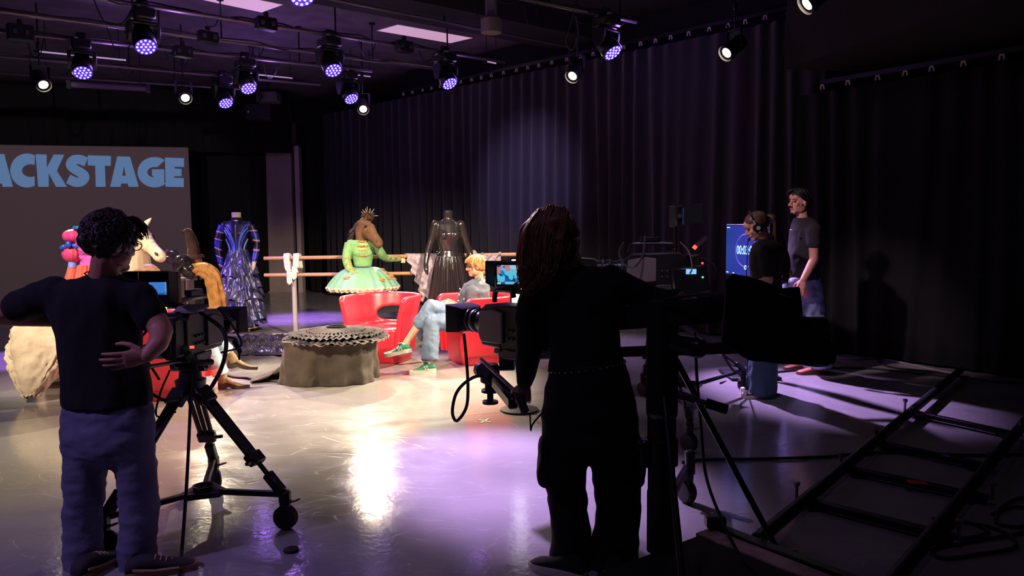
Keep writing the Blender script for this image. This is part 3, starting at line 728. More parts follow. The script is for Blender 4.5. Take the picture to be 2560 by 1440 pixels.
def glove(px, hang, label, tilt):
    c = D(px, 641, YB); t = thing('glove', label, 'glove', c, 0, 'white gloves over the barre')
    mb = MB(); W_ = 0.046
    pts = spl([c + Vector((0.02, 0.045, -0.17)), c + Vector((0.01, 0.035, 0.005)), c + Vector((0, 0, 0.036)), c + Vector((0, -0.04, 0.0)), c + Vector((tilt * .3, -0.042, -0.15)), c + Vector((tilt, -0.04, -hang + .16))], 6); rings = []
    for i, p in enumerate(pts):
        tg = (pts[min(i + 1, len(pts) - 1)] - pts[max(i - 1, 0)]).normalized(); nv = tg.cross(Vector((1, 0, 0))).normalized(); w_ = W_ * (1.1 - 0.25 * i / len(pts)); rings.append([p + Vector((1, 0, 0)) * w_ * math.cos(q * PI / 8) + nv * .009 * (1 + .5 * math.sin(q * 2.2)) * math.sin(q * PI / 8) for q in range(16)])
    mb.loft(rings)
    part('sleeve', mb, M_glove, t, world=True, ang=180)
    e_ = pts[-1]; mb = MB(); mb.ell(e_ + Vector((0, 0, -0.04)), (0.042, 0.014, 0.055), None, 12, 8)
    for k, (dx, ln) in enumerate(((-0.028, .085), (-0.010, .105), (0.009, .10), (0.027, .08))):
        mb.limb([e_ + Vector((dx, 0, -0.07)), e_ + Vector((dx * 1.15 + tilt * .2, 0, -0.08 - ln))], [0.011, 0.008], 8)
    mb.limb([e_ + Vector((0.03, 0, -0.02)), e_ + Vector((0.055, -0.005, -0.085))], [0.011, 0.008], 8)
    part('hand', remesh(mb, 0.005, 2), M_glove, t, world=True)
glove(718, 0.37, 'long white glove hanging lowest over the barre post, left of its pair', 0.03)
glove(742, 0.30, 'shorter hanging white glove over the barre post, right of its pair', -0.03)
M_lace = mat('lilac_grey_lace', S(204, 188, 200), 0.85, col2=S(160, 144, 162), nscale=16, bump=0.5, bscale=30)
def lace(u, v):
    # over the upper rail and down in a slanting fall
    x = 1012 + 128 * u; lo = [642, 664, 690, 752]
    xl = 1010 + 46 * v ** 0.8 + 4 * math.sin(v * 30); x = xl + (1150 - xl) * u; y = 634 + (118 - 10 * math.sin(u * 5)) * v
    if v > .93: y += 5 * math.sin(u * 40)
    p = D(x, y, YB - 0.06 - 0.06 * v); f = math.sin(u * 22 + 2 * noise.noise(Vector((u * 3, v * 2, 0))))
    return p + Vector((0.0, 0.035 * f * (0.3 + v), 0.0)) + Vector((0, 0.05 * (1 - min(1, v * 12)), 0.0))
solo('shawl', MB().surf(lace, 70, 40), M_lace, 'ragged lilac grey lace shawl hanging over both barre rails beside the black dress', 'shawl', ang=180, solid=0.004)
def lace2(u, v):
    x = 1170 + 82 * u; y = 622 + 9 * math.sin(u * 3) + 10 * u + (44 - 26 * u) * v + 4 * math.sin(u * 24 + v * 4)
    return D(x, y, YB - 0.10 - 0.05 * math.sin(v * PI) - 0.04 * math.sin(u * 20 + v * 9))
solo('shawl', MB().surf(lace2, 60, 24), M_lace, 'bunched lilac ruffled cloth lying on the barre behind the blond head', 'shawl', ang=180, solid=0.006)

# ------------------------------------------------------------------ mannequins
M_neck = mat('cream_mannequin', S(240, 226, 214), 0.45)
def torso_rings(k=1.0, o=Vector((0, 0, 0)), w_=1.0):
    R_ = [(0.92, .165, .125), (1.0, .165, .125), (1.07, .142, .11), (1.13, .118, .092), (1.2, .128, .10), (1.28, .148, .125), (1.335, .156, .138), (1.40, .16, .112), (1.46, .158, .088), (1.49, .12, .072), (1.515, .075, .062), (1.54, .052, .055)]
    return [(o + Vector((0, 0, z * k)), a * k * w_, b * k * w_) for z, a, b in R_]
def caster(mb, c, r=0.03): mb.tube([c + Vector((-.012, 0, 0)), c + Vector((.012, 0, 0))], r, 14)
# -- blue dress
def stripe_mat(name, cols, scale, rot=(0, 0, 0), dist=6, rough=0.4):
    M = bpy.data.materials.new(name); M.use_nodes = True; nt = M.node_tree; b = nt.nodes['Principled BSDF']; L = nt.links.new
    tc = nt.nodes.new('ShaderNodeTexCoord'); mp = nt.nodes.new('ShaderNodeMapping'); mp.inputs['Rotation'].default_value = rot
    wv = nt.nodes.new('ShaderNodeTexWave'); wv.inputs['Scale'].default_value = scale; wv.inputs['Distortion'].default_value = dist; wv.inputs['Detail Scale'].default_value = 1.2; wv.inputs['Detail'].default_value = 1.5
    r = nt.nodes.new('ShaderNodeValToRGB'); r.color_ramp.interpolation = 'CONSTANT'; el = r.color_ramp.elements
    el[0].color = cols[0]; el[1].position = 1 / len(cols); el[1].color = cols[1]
    for i, c_ in enumerate(cols[2:], 2): e_ = el.new(i / len(cols)); e_.color = c_
    L(tc.outputs['Object'], mp.inputs[0]); L(mp.outputs[0], wv.inputs[0]); L(wv.outputs['Fac'], r.inputs[0]); L(r.outputs[0], b.inputs['Base Color'])
    b.inputs['Roughness'].default_value = rough; return M
bl = D(597, 700, 11.35); bl.z = 0
t = thing('dress_mannequin', 'headless mannequin in a blue and black bodice with ruffled silver blue skirt', 'mannequin', bl, math.radians(12))
kb = 1.105; zb = 0.0
M_bod = stripe_mat('blue_black_panels', [S(18, 16, 30), S(34, 32, 110), S(26, 22, 50), S(40, 40, 140), S(22, 18, 40)], 1.7, (0, 0.2, 0), 5)
M_slv = stripe_mat('blue_banded_sleeve', [S(40, 50, 180), S(26, 20, 46), S(64, 84, 210), S(226, 164, 150), S(34, 30, 110), S(20, 18, 40)], 1.3, (0, 1.3, 0), 4)
M_sat = mat('silver_blue_satin', S(104, 104, 140), 0.26, 0.45, col2=S(58, 56, 108), nscale=5, bump=0.6, bscale=14)
part('neck', MB().eloft([((0, -.02, 1.44 * kb), .02, .06), ((0, 0, 1.50 * kb), .07, .075), ((0, 0, 1.55 * kb), .066, .066), ((0, 0, 1.615 * kb), .068, .068), ((0, 0, 1.62 * kb), .058, .058)]), M_neck, t)
mb = MB(); mb.eloft(torso_rings(kb)[2:]); 
for s_ in (-1, 1): mb.ell((0.165 * s_, 0, 1.44 * kb), (.065, .06, .07)); mb.ell((0.07 * s_, -0.09, 1.325 * kb), (.062, .05, .055))
part('bodice', remesh(mb, 0.012, 3), M_bod, t)
BR = [(z * kb, a * kb, b * kb) for z, a, b in [(1.0, .165, .125), (1.07, .142, .11), (1.13, .118, .092), (1.2, .128, .10), (1.28, .148, .125), (1.335, .158, .145), (1.40, .162, .116), (1.46, .16, .092), (1.49, .12, .075)]]
def on_bodice(x, z, lift=.004):
    for i in range(len(BR) - 1):
        if BR[i][0] <= z <= BR[i + 1][0]:
            f_ = (z - BR[i][0]) / (BR[i + 1][0] - BR[i][0]); a, b = BR[i][1] + (BR[i + 1][1] - BR[i][1]) * f_, BR[i][2] + (BR[i + 1][2] - BR[i][2]) * f_; break
    x = max(-a * .98, min(a * .98, x * a)); return Vector((x, -b * math.sqrt(max(.02, 1 - (x / a) ** 2)) - lift, z))
for cname, colr, lines in (('bright_blue_piping', S(70, 96, 235), [[(.95, 1.47), (.5, 1.36), (.22, 1.22), (.16, 1.1)], [(.95, 1.38), (.62, 1.28), (.42, 1.15), (.34, 1.06)]]), ('pale_blue_piping', S(120, 160, 220), [[(.98, 1.43), (.55, 1.33), (.28, 1.2), (.22, 1.08)], [(.96, 1.26), (.8, 1.17), (.7, 1.1), (.74, 1.04)]])):
    mp_m = mat(cname, colr, .35)
    for ln_ in lines:
        for s_ in (-1, 1): part('piping', MB().tube(spl([on_bodice(x * s_, z * kb) for x, z in ln_], 6), .011, 8), mp_m, t)
mb = MB(); mb.tube([(0, -.135, 1.45 * kb), (0, -.16, 1.33 * kb), (0, -.115, 1.12 * kb)], .006, 6); part('zip', mb, GREYM, t)
part('collar', MB().lathe([(.066, 1.50 * kb), (.085, 1.55 * kb), (.082, 1.55 * kb), (.062, 1.50 * kb)], 20, cap=False), BLACKM, t)
for s_ in (-1, 1):
    pts = spl([(0.20 * s_, 0, 1.44 * kb), (0.262 * s_, -.01, 1.27 * kb), (0.27 * s_, -.03, 1.12 * kb), (0.235 * s_, -.08, .95 * kb)], 6)
    part('sleeve', MB().tube(pts, [.062 - .022 * i / len(pts) for i in range(len(pts))], 16), M_slv, t)
    mb = MB(); e_ = pts[-1]; mb.limb([e_, e_ + Vector((-.01 * s_, -.03, -.07)), e_ + Vector((-.02 * s_, -.04, -.13))], [.032, .03, .014]); part('hand', mb, M_neck if s_ > 0 else M_slv, t)
def ruffle(z0, z1, r0, r1, n, seed, amp):
    def fn(u, v):
        th = u * 2 * PI; z = z0 + (z1 - z0) * v
        nn_ = noise.noise(Vector((math.cos(th) * 3.2, math.sin(th) * 3.2, z * 3 + seed)))
        r = r0 + (r1 - r0) * v + amp * (0.3 + v) * (math.sin(n * th + 5 * nn_ + seed) + 0.7 * noise.noise(Vector((math.cos(th) * 7, math.sin(th) * 7, z * 9 + seed))))
        return Vector((r * math.cos(th), r * math.sin(th) * .9, z + 0.05 * v * nn_))
    return MB().surf(fn, 130, 14, wrap=True)
mb = MB()
for k, (z0, z1, r0, r1) in enumerate([(1.24, .86, .135, .27), (1.02, .68, .22, .31), (.84, .50, .25, .34), (.66, .34, .27, .35), (.5, .2, .28, .36), (.36, .13, .29, .37)]):
    mb.merge(ruffle(z0, z1, r0, r1, 9 + k, 3.1 * k, 0.026))
part('skirt', mb, M_sat, t, ang=180)
part('pole', MB().tube([(0, 0, .08), (0, 0, 1.0)], .018, 10), CHROME, t)
part('base_board', MB().lathe([(.26, .062), (.265, .07), (.265, .085), (.26, .09)], 36), mat('plywood', S(196, 164, 120), 0.6), t)
for k in range(4):
    a_ = PI / 4 + PI / 2 * k; mb = MB(); c = Vector((.2 * math.cos(a_), .2 * math.sin(a_), .03)); caster(mb, c); mb.box(c + Vector((0, 0, .025)), (.035, .03, .02)); part('caster', mb, CHROME, t)

# -- horse head helper
def horse_head(poll, nose, up, k=1.0, hw_=1.15):
    p, q = Vector(poll), Vector(nose); f = (q - p).normalized(); L_ = (q - p).length; sd_ = f.cross(Vector(up)).normalized(); u = sd_.cross(f)
    R = Matrix((f, sd_, u)).transposed(); P = lambda a, b, c: p + f * a * L_ + sd_ * b * L_ + u * c * L_
    mb = MB()
    mb.ell(P(.16, 0, -.04), (.25 * L_, .20 * L_, .24 * L_), R); mb.ell(P(.22, 0, -.24), (.25 * L_, .16 * L_, .25 * L_), R)
    for i, (a, ry, rz, dz) in enumerate([(.3, .185, .215, -.09), (.42, .165, .19, -.10), (.55, .14, .16, -.10), (.68, .12, .14, -.10), (.8, .122, .135, -.11), (.9, .13, .135, -.12), (.97, .115, .115, -.13)]):
        mb.ell(P(a, 0, dz), (.14 * L_, ry * hw_ * L_, rz * hw_ * L_), R)
    mb.ell(P(.92, 0, -.22), (.10 * L_, .09 * L_, .06 * L_), R)          # lower lip
    for s_ in (-1, 1):
        mb.ell(P(.27, .165 * s_, .04), (.08 * L_, .04 * L_, .05 * L_), R); mb.ell(P(.95, .09 * s_, -.06), (.06 * L_, .035 * L_, .05 * L_), R)
        mb.ell(P(.2, .13 * s_, -.25), (.17 * L_, .07 * L_, .19 * L_), R)
    return mb, P, R, L_
def ear(P, s_, up_=.3, a=.0):
    mb = MB(); b0 = P(a, .12 * s_, .12); tip = P(a + .06, .17 * s_, .12 + up_); L_ = (tip - b0).length
    mb.tube([b0, b0.lerp(tip, .35), b0.lerp(tip, .7), tip], [L_ * .2, L_ * .24, L_ * .15, L_ * .02], 12, sx=.5); return mb
M_eye = mat('dark_glass_eye', S(26, 20, 18), 0.1); M_nost = mat('dark_nostril', S(84, 62, 50), 0.8)

# -- green horse tutu
M_green = mat('pale_green_brocade', S(126, 182, 118), 0.6, col2=S(154, 198, 132), nscale=14, bump=0.2, bscale=30)
M_trimr = mat('russet_embroidery', S(186, 92, 54), 0.6, col2=S(226, 186, 110), nscale=60)
M_cream = mat('cream_tulle', S(238, 214, 186), 0.85, bump=.4, bscale=40)
M_pale = mat('pale_blue_green_tulle', S(150, 196, 190), 0.75, col2=S(130, 190, 132), nscale=4)
gz = Vector((-2.03, 10.35, 0))
t = thing('horse_mannequin', 'mannequin in a pale green tutu dress with a brown horse head and dark mane', 'mannequin', gz, math.radians(14))
kg = 1.0
wz = 1.02; o_ = Vector((0, 0, wz - 1.13))
mb = MB(); mb.eloft(torso_rings(1.0, o_)[3:10]); mb.ell((0.07, -.09, 1.325 + o_.z), (.06, .04, .055)); mb.ell((-.07, -.09, 1.325 + o_.z), (.06, .04, .055))
for s_ in (-1, 1): mb.ell((0.15 * s_, 0, 1.43 + o_.z), (.07, .065, .07))
part('bodice', remesh(mb, .012, 3), M_green, t)
arms = {-1: [(-.17, 0, 1.33), (-.215, -.06, 1.12), (-.16, -.2, .96), (-.03, -.32, .845)], 1: [(.17, 0, 1.33), (.25, .08, 1.2), (.33, .2, 1.12), (.52, .30, 1.10)]}
for s_ in (-1, 1):
    pts = spl(arms[s_], 7); part('sleeve', MB().tube(pts, [.07 - .03 * i / len(pts) for i in range(len(pts))], 16), M_green, t)
    e_, d_ = pts[-1], (pts[-1] - pts[-3]).normalized(); mb = MB()
    if s_ < 0: mb.limb([e_, e_ + d_ * .06], [.028, .026]); [mb.limb([e_ + d_ * .06 + Vector((dx, 0, 0)), e_ + d_ * .12 + Vector((dx * 1.3, 0, -.02))], [.010, .008], 8) for dx in (-.022, -.007, .008, .022)]
    else: mb.limb([e_, e_ + Vector((.05, 0, .0))], [.028, .026]); [mb.limb([e_ + Vector((.04 + dx, 0, .02)), e_ + Vector((.055 + dx, -.045, -.01)), e_ + Vector((.05 + dx, -.04, -.05))], [.010, .009, .008], 8) for dx in (-.02, -.005, .01, .025)]
    part('hand', mb, M_cream, t)
    for i in range(7, len(pts), 3):
        mb = MB(); c = pts[i] + Vector((.012 * -s_, -.05, 0.01))
        for q in range(5): mb.ell(c + Vector((.036 * math.cos(q * 1.9) - .01, -.008, .016 * math.sin(q * 2.6))), (.019, .012, .012), None, 8, 5)
        part('embroidery', remesh(mb, .004, 1), M_trimr, t)
for z, w_ in ((1.17, .06), (1.24, .07), (1.30, .06), (1.36, .05)):
    mb = MB()
    for q in range(6): mb.ell(Vector((w_ * (q / 2.5 - 1), -.135 + .02 * abs(q / 2.5 - 1) + (.03 if z > 1.32 else 0), z + .01 * math.sin(q * 3))), (.017, .012, .012), None, 8, 5)
    part('embroidery', remesh(mb, .004, 1), M_trimr, t)
def tut(u, v, dr=0.0, dz=0.0, rim=0.0):
    th = u * 2 * PI; r = .11 + (.485 + dr - .11) * v + .012 * v * math.sin(th * 22) ; z = wz - .015 + .03 * math.sin(v * 2.2) - .275 * v ** 1.9 + dz + .01 * v * noise.noise(Vector((math.cos(th) * 4, math.sin(th) * 4, 1)))
    return Vector((r * math.cos(th), r * math.sin(th), z + rim * math.sin(th * 40)))
part('tutu_top', MB().surf(lambda u, v: tut(u, v), 120, 18, wrap=True), M_pale, t, ang=180)
for k in range(3):
    part('tutu_ruffle', MB().surf(lambda u, v: tut(u, .35 + .65 * v, .012 - .01 * k, -.022 - .016 * k, .007 * v), 240, 8, wrap=True), M_cream, t, ang=180)
for (th0, r_) in [(-.35, .30), (-.5, .37), (-.28, .42), (-.62, .44), (-.12, .46), (-1.0, .46), (-2.2, .42)]:
    mb = MB()
    for q in range(6):
        v_ = (r_ + .012 * math.sin(q * 2) - .11) / .42; p_ = tut((th0 + .07 * (q / 2.5 - 1)) / (2 * PI), v_, 0, .012); mb.ell(p_, (.022, .014, .010), None, 8, 5)
    part('embroidery', remesh(mb, .004, 1), M_trimr, t)
part('pole', MB().tube([(0, .02, .03), (0, .02, wz - .05)], .022, 10), M_wood, t)
part('base', MB().lathe([(.2, 0), (.2, .025), (.18, .03)], 28, Matrix.Translation((0, .02, 0))), BLACKM, t)
M_horse = mat('brown_horse_plush', S(128, 92, 66), 0.85, col2=S(96, 66, 48), nscale=9, bump=.4, bscale=50)
M_mane = mat('dark_brown_mane', S(66, 48, 44), 0.8, bump=.5, bscale=40)
poll, nose_ = Vector((0.04, -.04, 1.60)), Vector((.23, -.28, 1.36))
hm, P, R, L_ = horse_head(poll, nose_, (0.4, -.4, 1), 1.0, 1.38); hm.limb([(0, 0, 1.38), (0, .0, 1.5), poll], [.085, .095, .09])
part('head', remesh(hm, .01, 3), M_horse, t)
for s_ in (-1, 1):
    part('eye', MB().ell(P(.27, .185 * s_, .05), .022, None, 12, 8), M_eye, t); part('ear', ear(P, s_), M_horse, t)
    part('nostril', MB().ell(P(.95, .132 * s_, -.05), (.016, .01, .014), R, 10, 6), M_nost, t)
rn = random.Random(4); mb = MB()
for i in range(90):
    f_ = rn.random(); b0 = poll.lerp(Vector((-.05, .10, 1.36)), f_) + Vector((rn.uniform(-.03, .03), .05 + rn.uniform(-.02, .03), .03)); o2 = Vector((-.10 - .06 * rn.random(), .05 * rn.random(), -.03 - .10 * rn.random()))
    mb.tube(spl([b0, b0 + o2 * .5 + Vector((0, 0, .03)), b0 + o2], 3), [.016, .014, .013, .01, .008, .005, .002][:len(spl([b0, b0, b0], 3))], 5)
part('mane', mb, M_mane, t)
mb = MB(); hc = P(-.02, 0, .30)
for i in range(46):
    d_ = Vector((rn.gauss(0, 1), rn.gauss(0, 1), abs(rn.gauss(0.2, .8)))).normalized(); mb.tube([hc + d_ * .03, hc + d_ * .075, hc + d_ * .10 + Vector((0, 0, rn.uniform(-.03, .02)))], [.022, .018, .003], 6, sx=.4)
mb.ell(hc, (.07, .07, .06)); part('flower_hat', mb, M_mane, t)
mb = MB()
for i in range(9): d_ = Vector((rn.gauss(0, 1), rn.gauss(0, 1), abs(rn.gauss(.5, .6)))).normalized(); mb.tube([hc + d_ * .06, hc + d_ * .13], [.004, .002], 5)
part('hat_wire', mb, M_cream, t)

# -- black latex dress
M_latex = mat('black_latex', S(48, 42, 46), 0.2, spec=1.0, bump=.08, bscale=9, coat=.3)
M_latsk = mat('black_latex_skirt', S(48, 39, 45), 0.16, spec=0.8, bump=.2, bscale=12, bstretch=(3, 3, .5))
bk = D(1121, 600, 10.3); bk.z = 0
t = thing('dress_mannequin', 'headless mannequin in a shiny black long sleeved latex dress', 'mannequin', bk, math.radians(14))
kk = 1.085; mb = MB(); mb.eloft(torso_rings(kk)); mb.eloft([((0, 0, 1.50 * kk), .06, .06), ((0, 0, 1.62 * kk), .066, .068), ((0, 0, 1.63 * kk), .058, .06)])
for s_ in (-1, 1):
    mb.ell((0.075 * s_, -.095, 1.325 * kk), (.068, .06, .06)); pts = [(0.17 * s_, 0, 1.455 * kk), (0.235 * s_, -.01, 1.25 * kk), (0.29 * s_, -.02, 1.10 * kk), (0.32 * s_, -.06, .98 * kk)]
    mb.limb(pts, [.062, .047, .042, .034])
    mb.limb([pts[-1], (0.32 * s_, -.10, .90 * kk), (.31 * s_, -.11, .85 * kk)], [.034, .034, .018])
part('body', remesh(mb, .011, 2), M_latex, t)
def bsk(u, v):
    th = u * 2 * PI; z = 1.06 * kk * (1 - v) + .04 * v; r = .15 + .20 * v ** .8 + (.012 + .022 * v) * math.sin(15 * th + 1.6 * noise.noise(Vector((math.cos(th), math.sin(th), v)))) + .01 * math.sin(31 * th)
    return Vector((r * math.cos(th), r * .9 * math.sin(th), z))
part('skirt', MB().surf(bsk, 220, 22, wrap=True), M_latsk, t, ang=180)
rn = random.Random(9); mb = MB()
for k in range(34): a_ = rn.uniform(0, 2 * PI); mb.ell((.158 * math.cos(a_), .135 * math.sin(a_), 1.09 * kk + rn.uniform(-.05, .04)), .009, None, 8, 5)
part('studs', mb, CHROME, t)

# -- pink puff sleeves
M_pink = mat('pink_orange_organza', S(236, 74, 130), 0.6, col2=S(240, 104, 100), nscale=6, bump=.4, bscale=14, bstretch=(2, 2, .4))
M_pinkb = mat('magenta_lace', S(226, 110, 170), 0.7, bump=.8, bscale=30)
M_orange = mat('orange_chiffon', S(236, 130, 80), 0.6, bump=.4, bscale=12, bstretch=(3, 3, .3))
M_ribb = mat('blue_satin_ribbon', S(44, 110, 190), 0.35)
pk = D(228, 600, 9.0); pk.z = 0
t = thing('dress_mannequin', 'headless mannequin in a pink dress with puffed sleeves and blue ribbons, behind the left cameraman', 'mannequin', pk, math.radians(5))
kp = 1.05
part('neck', MB().eloft([((-.02, 0, 1.49 * kp), .085, .08), ((.0, 0, 1.55 * kp), .062, .062), ((.01, 0, 1.615 * kp), .056, .06), ((.01, 0, 1.62 * kp), .05, .05)]), M_neck, t)
mb = MB(); mb.eloft(torso_rings(kp)[1:10]); part('bodice', wrinkle(remesh(mb, .012, 2), .02, (26, 26, 26)), M_pinkb, t)
for s_ in (-1, 1):
    for (c, r_) in (((.195 * s_, 0, 1.405 * kp), (.115, .11, .085)), ((.225 * s_, 0, 1.21 * kp), (.105, .10, .105))):
        mb = MB(); mb.ell(c, r_, None, 40, 22)
        for v in mb.v:
            a_ = math.atan2(v.y - c[1], v.x - c[0]); v += Vector((v.x - c[0], v.y - c[1], 0)) * .07 * math.sin(13 * a_ + 3 * v.z)
        part('puff', mb, M_pink, t, ang=180)
    part('ribbon', MB().lathe([(.07, 1.30 * kp), (.078, 1.31 * kp), (.07, 1.325 * kp)], 20, Matrix.Translation((.21 * s_, 0, 0))), M_ribb, t)
    mb = MB(); c = Vector((.215 * s_, -.10, 1.315 * kp)); mb.ell(c, (.035, .02, .04))
    for d_ in ((-.07, .01, -.03), (.075, 0, -.02)): mb.ell(c + Vector(d_), (.04, .012, .022), Matrix.Rotation(.5 if d_[0] > 0 else -.5, 3, 'Y'))
    part('bow', mb, M_ribb, t)
    part('cuff', MB().tube([(.225 * s_, 0, 1.115 * kp), (.225 * s_, -.01, 1.05 * kp)], [.045, .05], 14), mat('pale_blue_cuff', S(150, 190, 215), .5), t)
    mb = MB(); mb.tube(spl([(.225 * s_, -.01, 1.05 * kp), (.235 * s_, -.02, .95 * kp), (.25 * s_, -.03, .85 * kp)], 6), [.05 + .04 * i / 12 for i in range(13)], 20); part('sleeve_frill', mb, M_orange, t, ang=180)
mb = MB(); mb.lathe([(.12, 1.50 * kp), (.15, 1.52 * kp), (.16, 1.49 * kp)], 20, Matrix.Translation((-.03, 0, 0)), cap=False); part('shoulder_band', mb, mat('teal_band', S(30, 140, 150), .5), t)
def osk(u, v):
    th = u * 2 * PI; r = .14 + .22 * v + .02 * math.sin(18 * th); return Vector((r * math.cos(th), r * math.sin(th), 1.08 * kp * (1 - v) + .12 * v))
part('skirt', MB().surf(osk, 160, 14, wrap=True), M_orange, t, ang=180)
part('pole', MB().tube([(0, 0, .02), (0, 0, .7)], .02, 8), CHROME, t); part('base', MB().lathe([(.2, 0), (.2, .02)], 24), BLACKM, t)

# -- white horse gown
M_ivory = mat('ivory_plush', S(232, 216, 190), 0.8, col2=S(222, 204, 178), nscale=9, bump=.12, bscale=60)
M_gown = mat('ivory_organza', S(222, 204, 184), 0.75, col2=S(206, 186, 164), nscale=5, bump=.9, bscale=12)
wh = D(292, 700, 7.9); wh.z = 0
t = thing('horse_mannequin', 'mannequin with a white horse head and wide crumpled ivory gown, mostly behind the left cameraman', 'mannequin', wh)
poll, nose_ = D(343, 575, 7.8) - wh, D(408, 634, 7.68) - wh
hm, P, R, L_ = horse_head(poll, nose_, (.6, -.25, 1)); b_ = D(345, 690, 7.85) - wh
hm.limb([poll + Vector((-.01, 0, -.05)), poll.lerp(b_, .5) + Vector((0, 0, 0)), b_, b_ + Vector((-.04, 0, -.16))], [.10, .12, .14, .16]); hm.ell(b_ + Vector((-.08, 0, -.14)), (.24, .15, .16))
part('head', remesh(hm, .009, 3), M_ivory, t)
for s_ in (-1, 1):
    part('eye', MB().ell(P(.30, .20 * s_, .02), (.042, .012, .022), R, 14, 8), M_eye, t); part('ear', ear(P, s_, .30, .02), M_ivory, t)
    part('nostril', MB().ell(P(.93, .135 * s_, -.05), (.024, .012, .016), R, 10, 6), M_nost, t)
def gown(u, v):
    th = u * 2 * PI; n1_ = noise.noise(Vector((math.cos(th) * 2.3, math.sin(th) * 2.3, v * 4))); n2_ = abs(noise.noise(Vector((math.cos(th) * 5, math.sin(th) * 5, v * 9 + 4))))
    z = 1.02 * (1 - v) + .05 * v; rx = (.16 + .44 * math.sin(min(1, v * 1.25) * PI / 2)) * (1 - .25 * max(0, v - .6)) ; ry = .15 + .28 * math.sin(v * PI / 2)
    k_ = 1 + .10 * n1_ + .10 * n2_ + .08 * abs(noise.noise(Vector((math.cos(th) * 8, math.sin(th) * 8, v * 14)))); return Vector((-.28 * v + rx * k_ * math.cos(th), ry * k_ * math.sin(th), z + .05 * n1_ * v))
part('gown', MB().surf(gown, 150, 46, wrap=True), M_gown, t, ang=70)
def train(u, v):
    th = u * 2 * PI; n1_ = noise.noise(Vector((math.cos(th) * 2, math.sin(th) * 2, v * 5 + 9))); n2_ = abs(noise.noise(Vector((math.cos(th) * 4, math.sin(th) * 4, v * 8))))
    r = .07 + .27 * math.sin(min(1, v * 1.02) ** .62 * PI) ** .8; c = Vector((-.32 - .10 * math.sin(v * 2.2) + .16 * v, -.25 - .88 * v, .86 - .80 * v))
    c.z += .04 * noise.noise(Vector((th * 2.2, v * 6, 2)))
    return c + Vector(((r * (1 + .26 * n2_ + .16 * abs(noise.noise(Vector((math.cos(th) * 9, math.sin(th) * 9, v * 15))))) + .06 * n1_) * math.cos(th), .8 * r * (1 + .2 * n2_) * math.sin(th), .06 * n1_))
part('train', MB().surf(train, 90, 40, wrap=True), M_gown, t, ang=70)
part('stand', MB().tube([(0, 0, 0.02), (0, 0, 1.0)], .025, 10), BLACK, t); part('base', MB().lathe([(.22, 0), (.22, .02)], 24), BLACKM, t)

# ------------------------------------------------------------------ small high table with masks, hat and robe
tz = D(462, 694, 9.5).z; tx = D(466, 694, 9.5).x
t = thing('side_table', 'narrow high table on one steel post holding the masks', 'table', (tx, 9.5, 0))
part('tabletop', MB().box((tx, 9.5, tz - .012), (.40, .34, .024), None, .004), mat('grey_tabletop', S(120, 112, 124), .5), t, world=True)
part('post', MB().tube([(tx, 9.5, .03), (tx, 9.5, tz - .02)], .03, 14), CHROME, t, world=True)
part('base', MB().box((tx, 9.5, .015), (.4, .36, .03), None, .006), BLACKM, t, world=True)
part('shelf', MB().box((tx + .1, 9.5, tz - .36), (.26, .3, .016)), BLACKP, t, world=True)
M_tan = mat('tan_foam_head', S(206, 152, 112), .6); M_hat = mat('brown_felt', S(86, 60, 52), .95, col2=S(66, 44, 40), nscale=10, bump=.5, bscale=30)
hp = D(487, 655, 9.5); hp.z = tz
t = thing('hat_head', 'tan mannequin head wearing a tall bent brown pointed hat', 'hat stand', hp)
mb = MB(); mb.lathe([(.055, 0), (.05, .06), (.075, .12), (.088, .2), (.085, .27), (.05, .32)], 22); mb.ell((-.06, -.05, .14), (.03, .03, .02)); part('head', remesh(mb, .01, 2), M_tan, t)
hz = .24; pts = spl([(.0, 0, hz), (-.01, 0, hz + .12), (-.035, 0, hz + .25), (-.08, 0, hz + .335), (-.12, 0, hz + .335)], 6)
mb = MB(); mb.tube(pts, [.085, .082, .079, .076, .074, .072, .070, .068, .072, .069, .066, .064, .062, .06, .058, .055, .052, .05, .046, .042, .038, .034, .03, .026, .02][:len(pts)], 18); part('hat', wrinkle(mb, .012, (14, 14, 8)), M_hat, t)
mb = MB(); mb.lathe([(.10, hz + .01), (.115, hz + .0), (.12, hz + .015), (.10, hz + .05)], 24); part('brim', mb, M_hat, t)
mb = MB(); rn = random.Random(2)
for i in range(14): mb.tube([pts[-1], pts[-1] + Vector((-.03 + rn.uniform(-.03, .02), rn.uniform(-.03, .03), rn.uniform(-.05, .04)))], [.007, .002], 5)
part('tassel', mb, M_hat, t)
M_mask = mat('glossy_black_mask', S(40, 36, 42), .12, spec=.8)
mp_ = D(466, 655, 9.36); mp_.z = tz
t = thing('mask', 'glossy black animal mask with one upright ear lying on the high table', 'mask', mp_)
f = Vector((.75, -.35, -.55)).normalized(); sd_ = f.cross(Vector((0, 0, 1))).normalized(); u = sd_.cross(f); R = Matrix((f, sd_, u)).transposed(); c0 = Vector((-.05, 0, .17))
mb = MB(); mb.ell(c0, (.13, .11, .13), R); mb.ell(c0 + f * .10 - u * .02, (.10, .085, .09), R); mb.ell(c0 + f * .18 - u * .03, (.05, .06, .055), R)
for s_ in (-1, 1): mb.ell(c0 + f * .05 + sd_ * .06 * s_ + u * .09, (.035, .03, .025), R); mb.ell(c0 + f * .2 + sd_ * .03 * s_, (.03, .025, .03), R)
mb.ell(c0 + f * .13 + u * .055, (.05, .03, .035), R)
part('face', remesh(mb, .007, 3), M_mask, t)
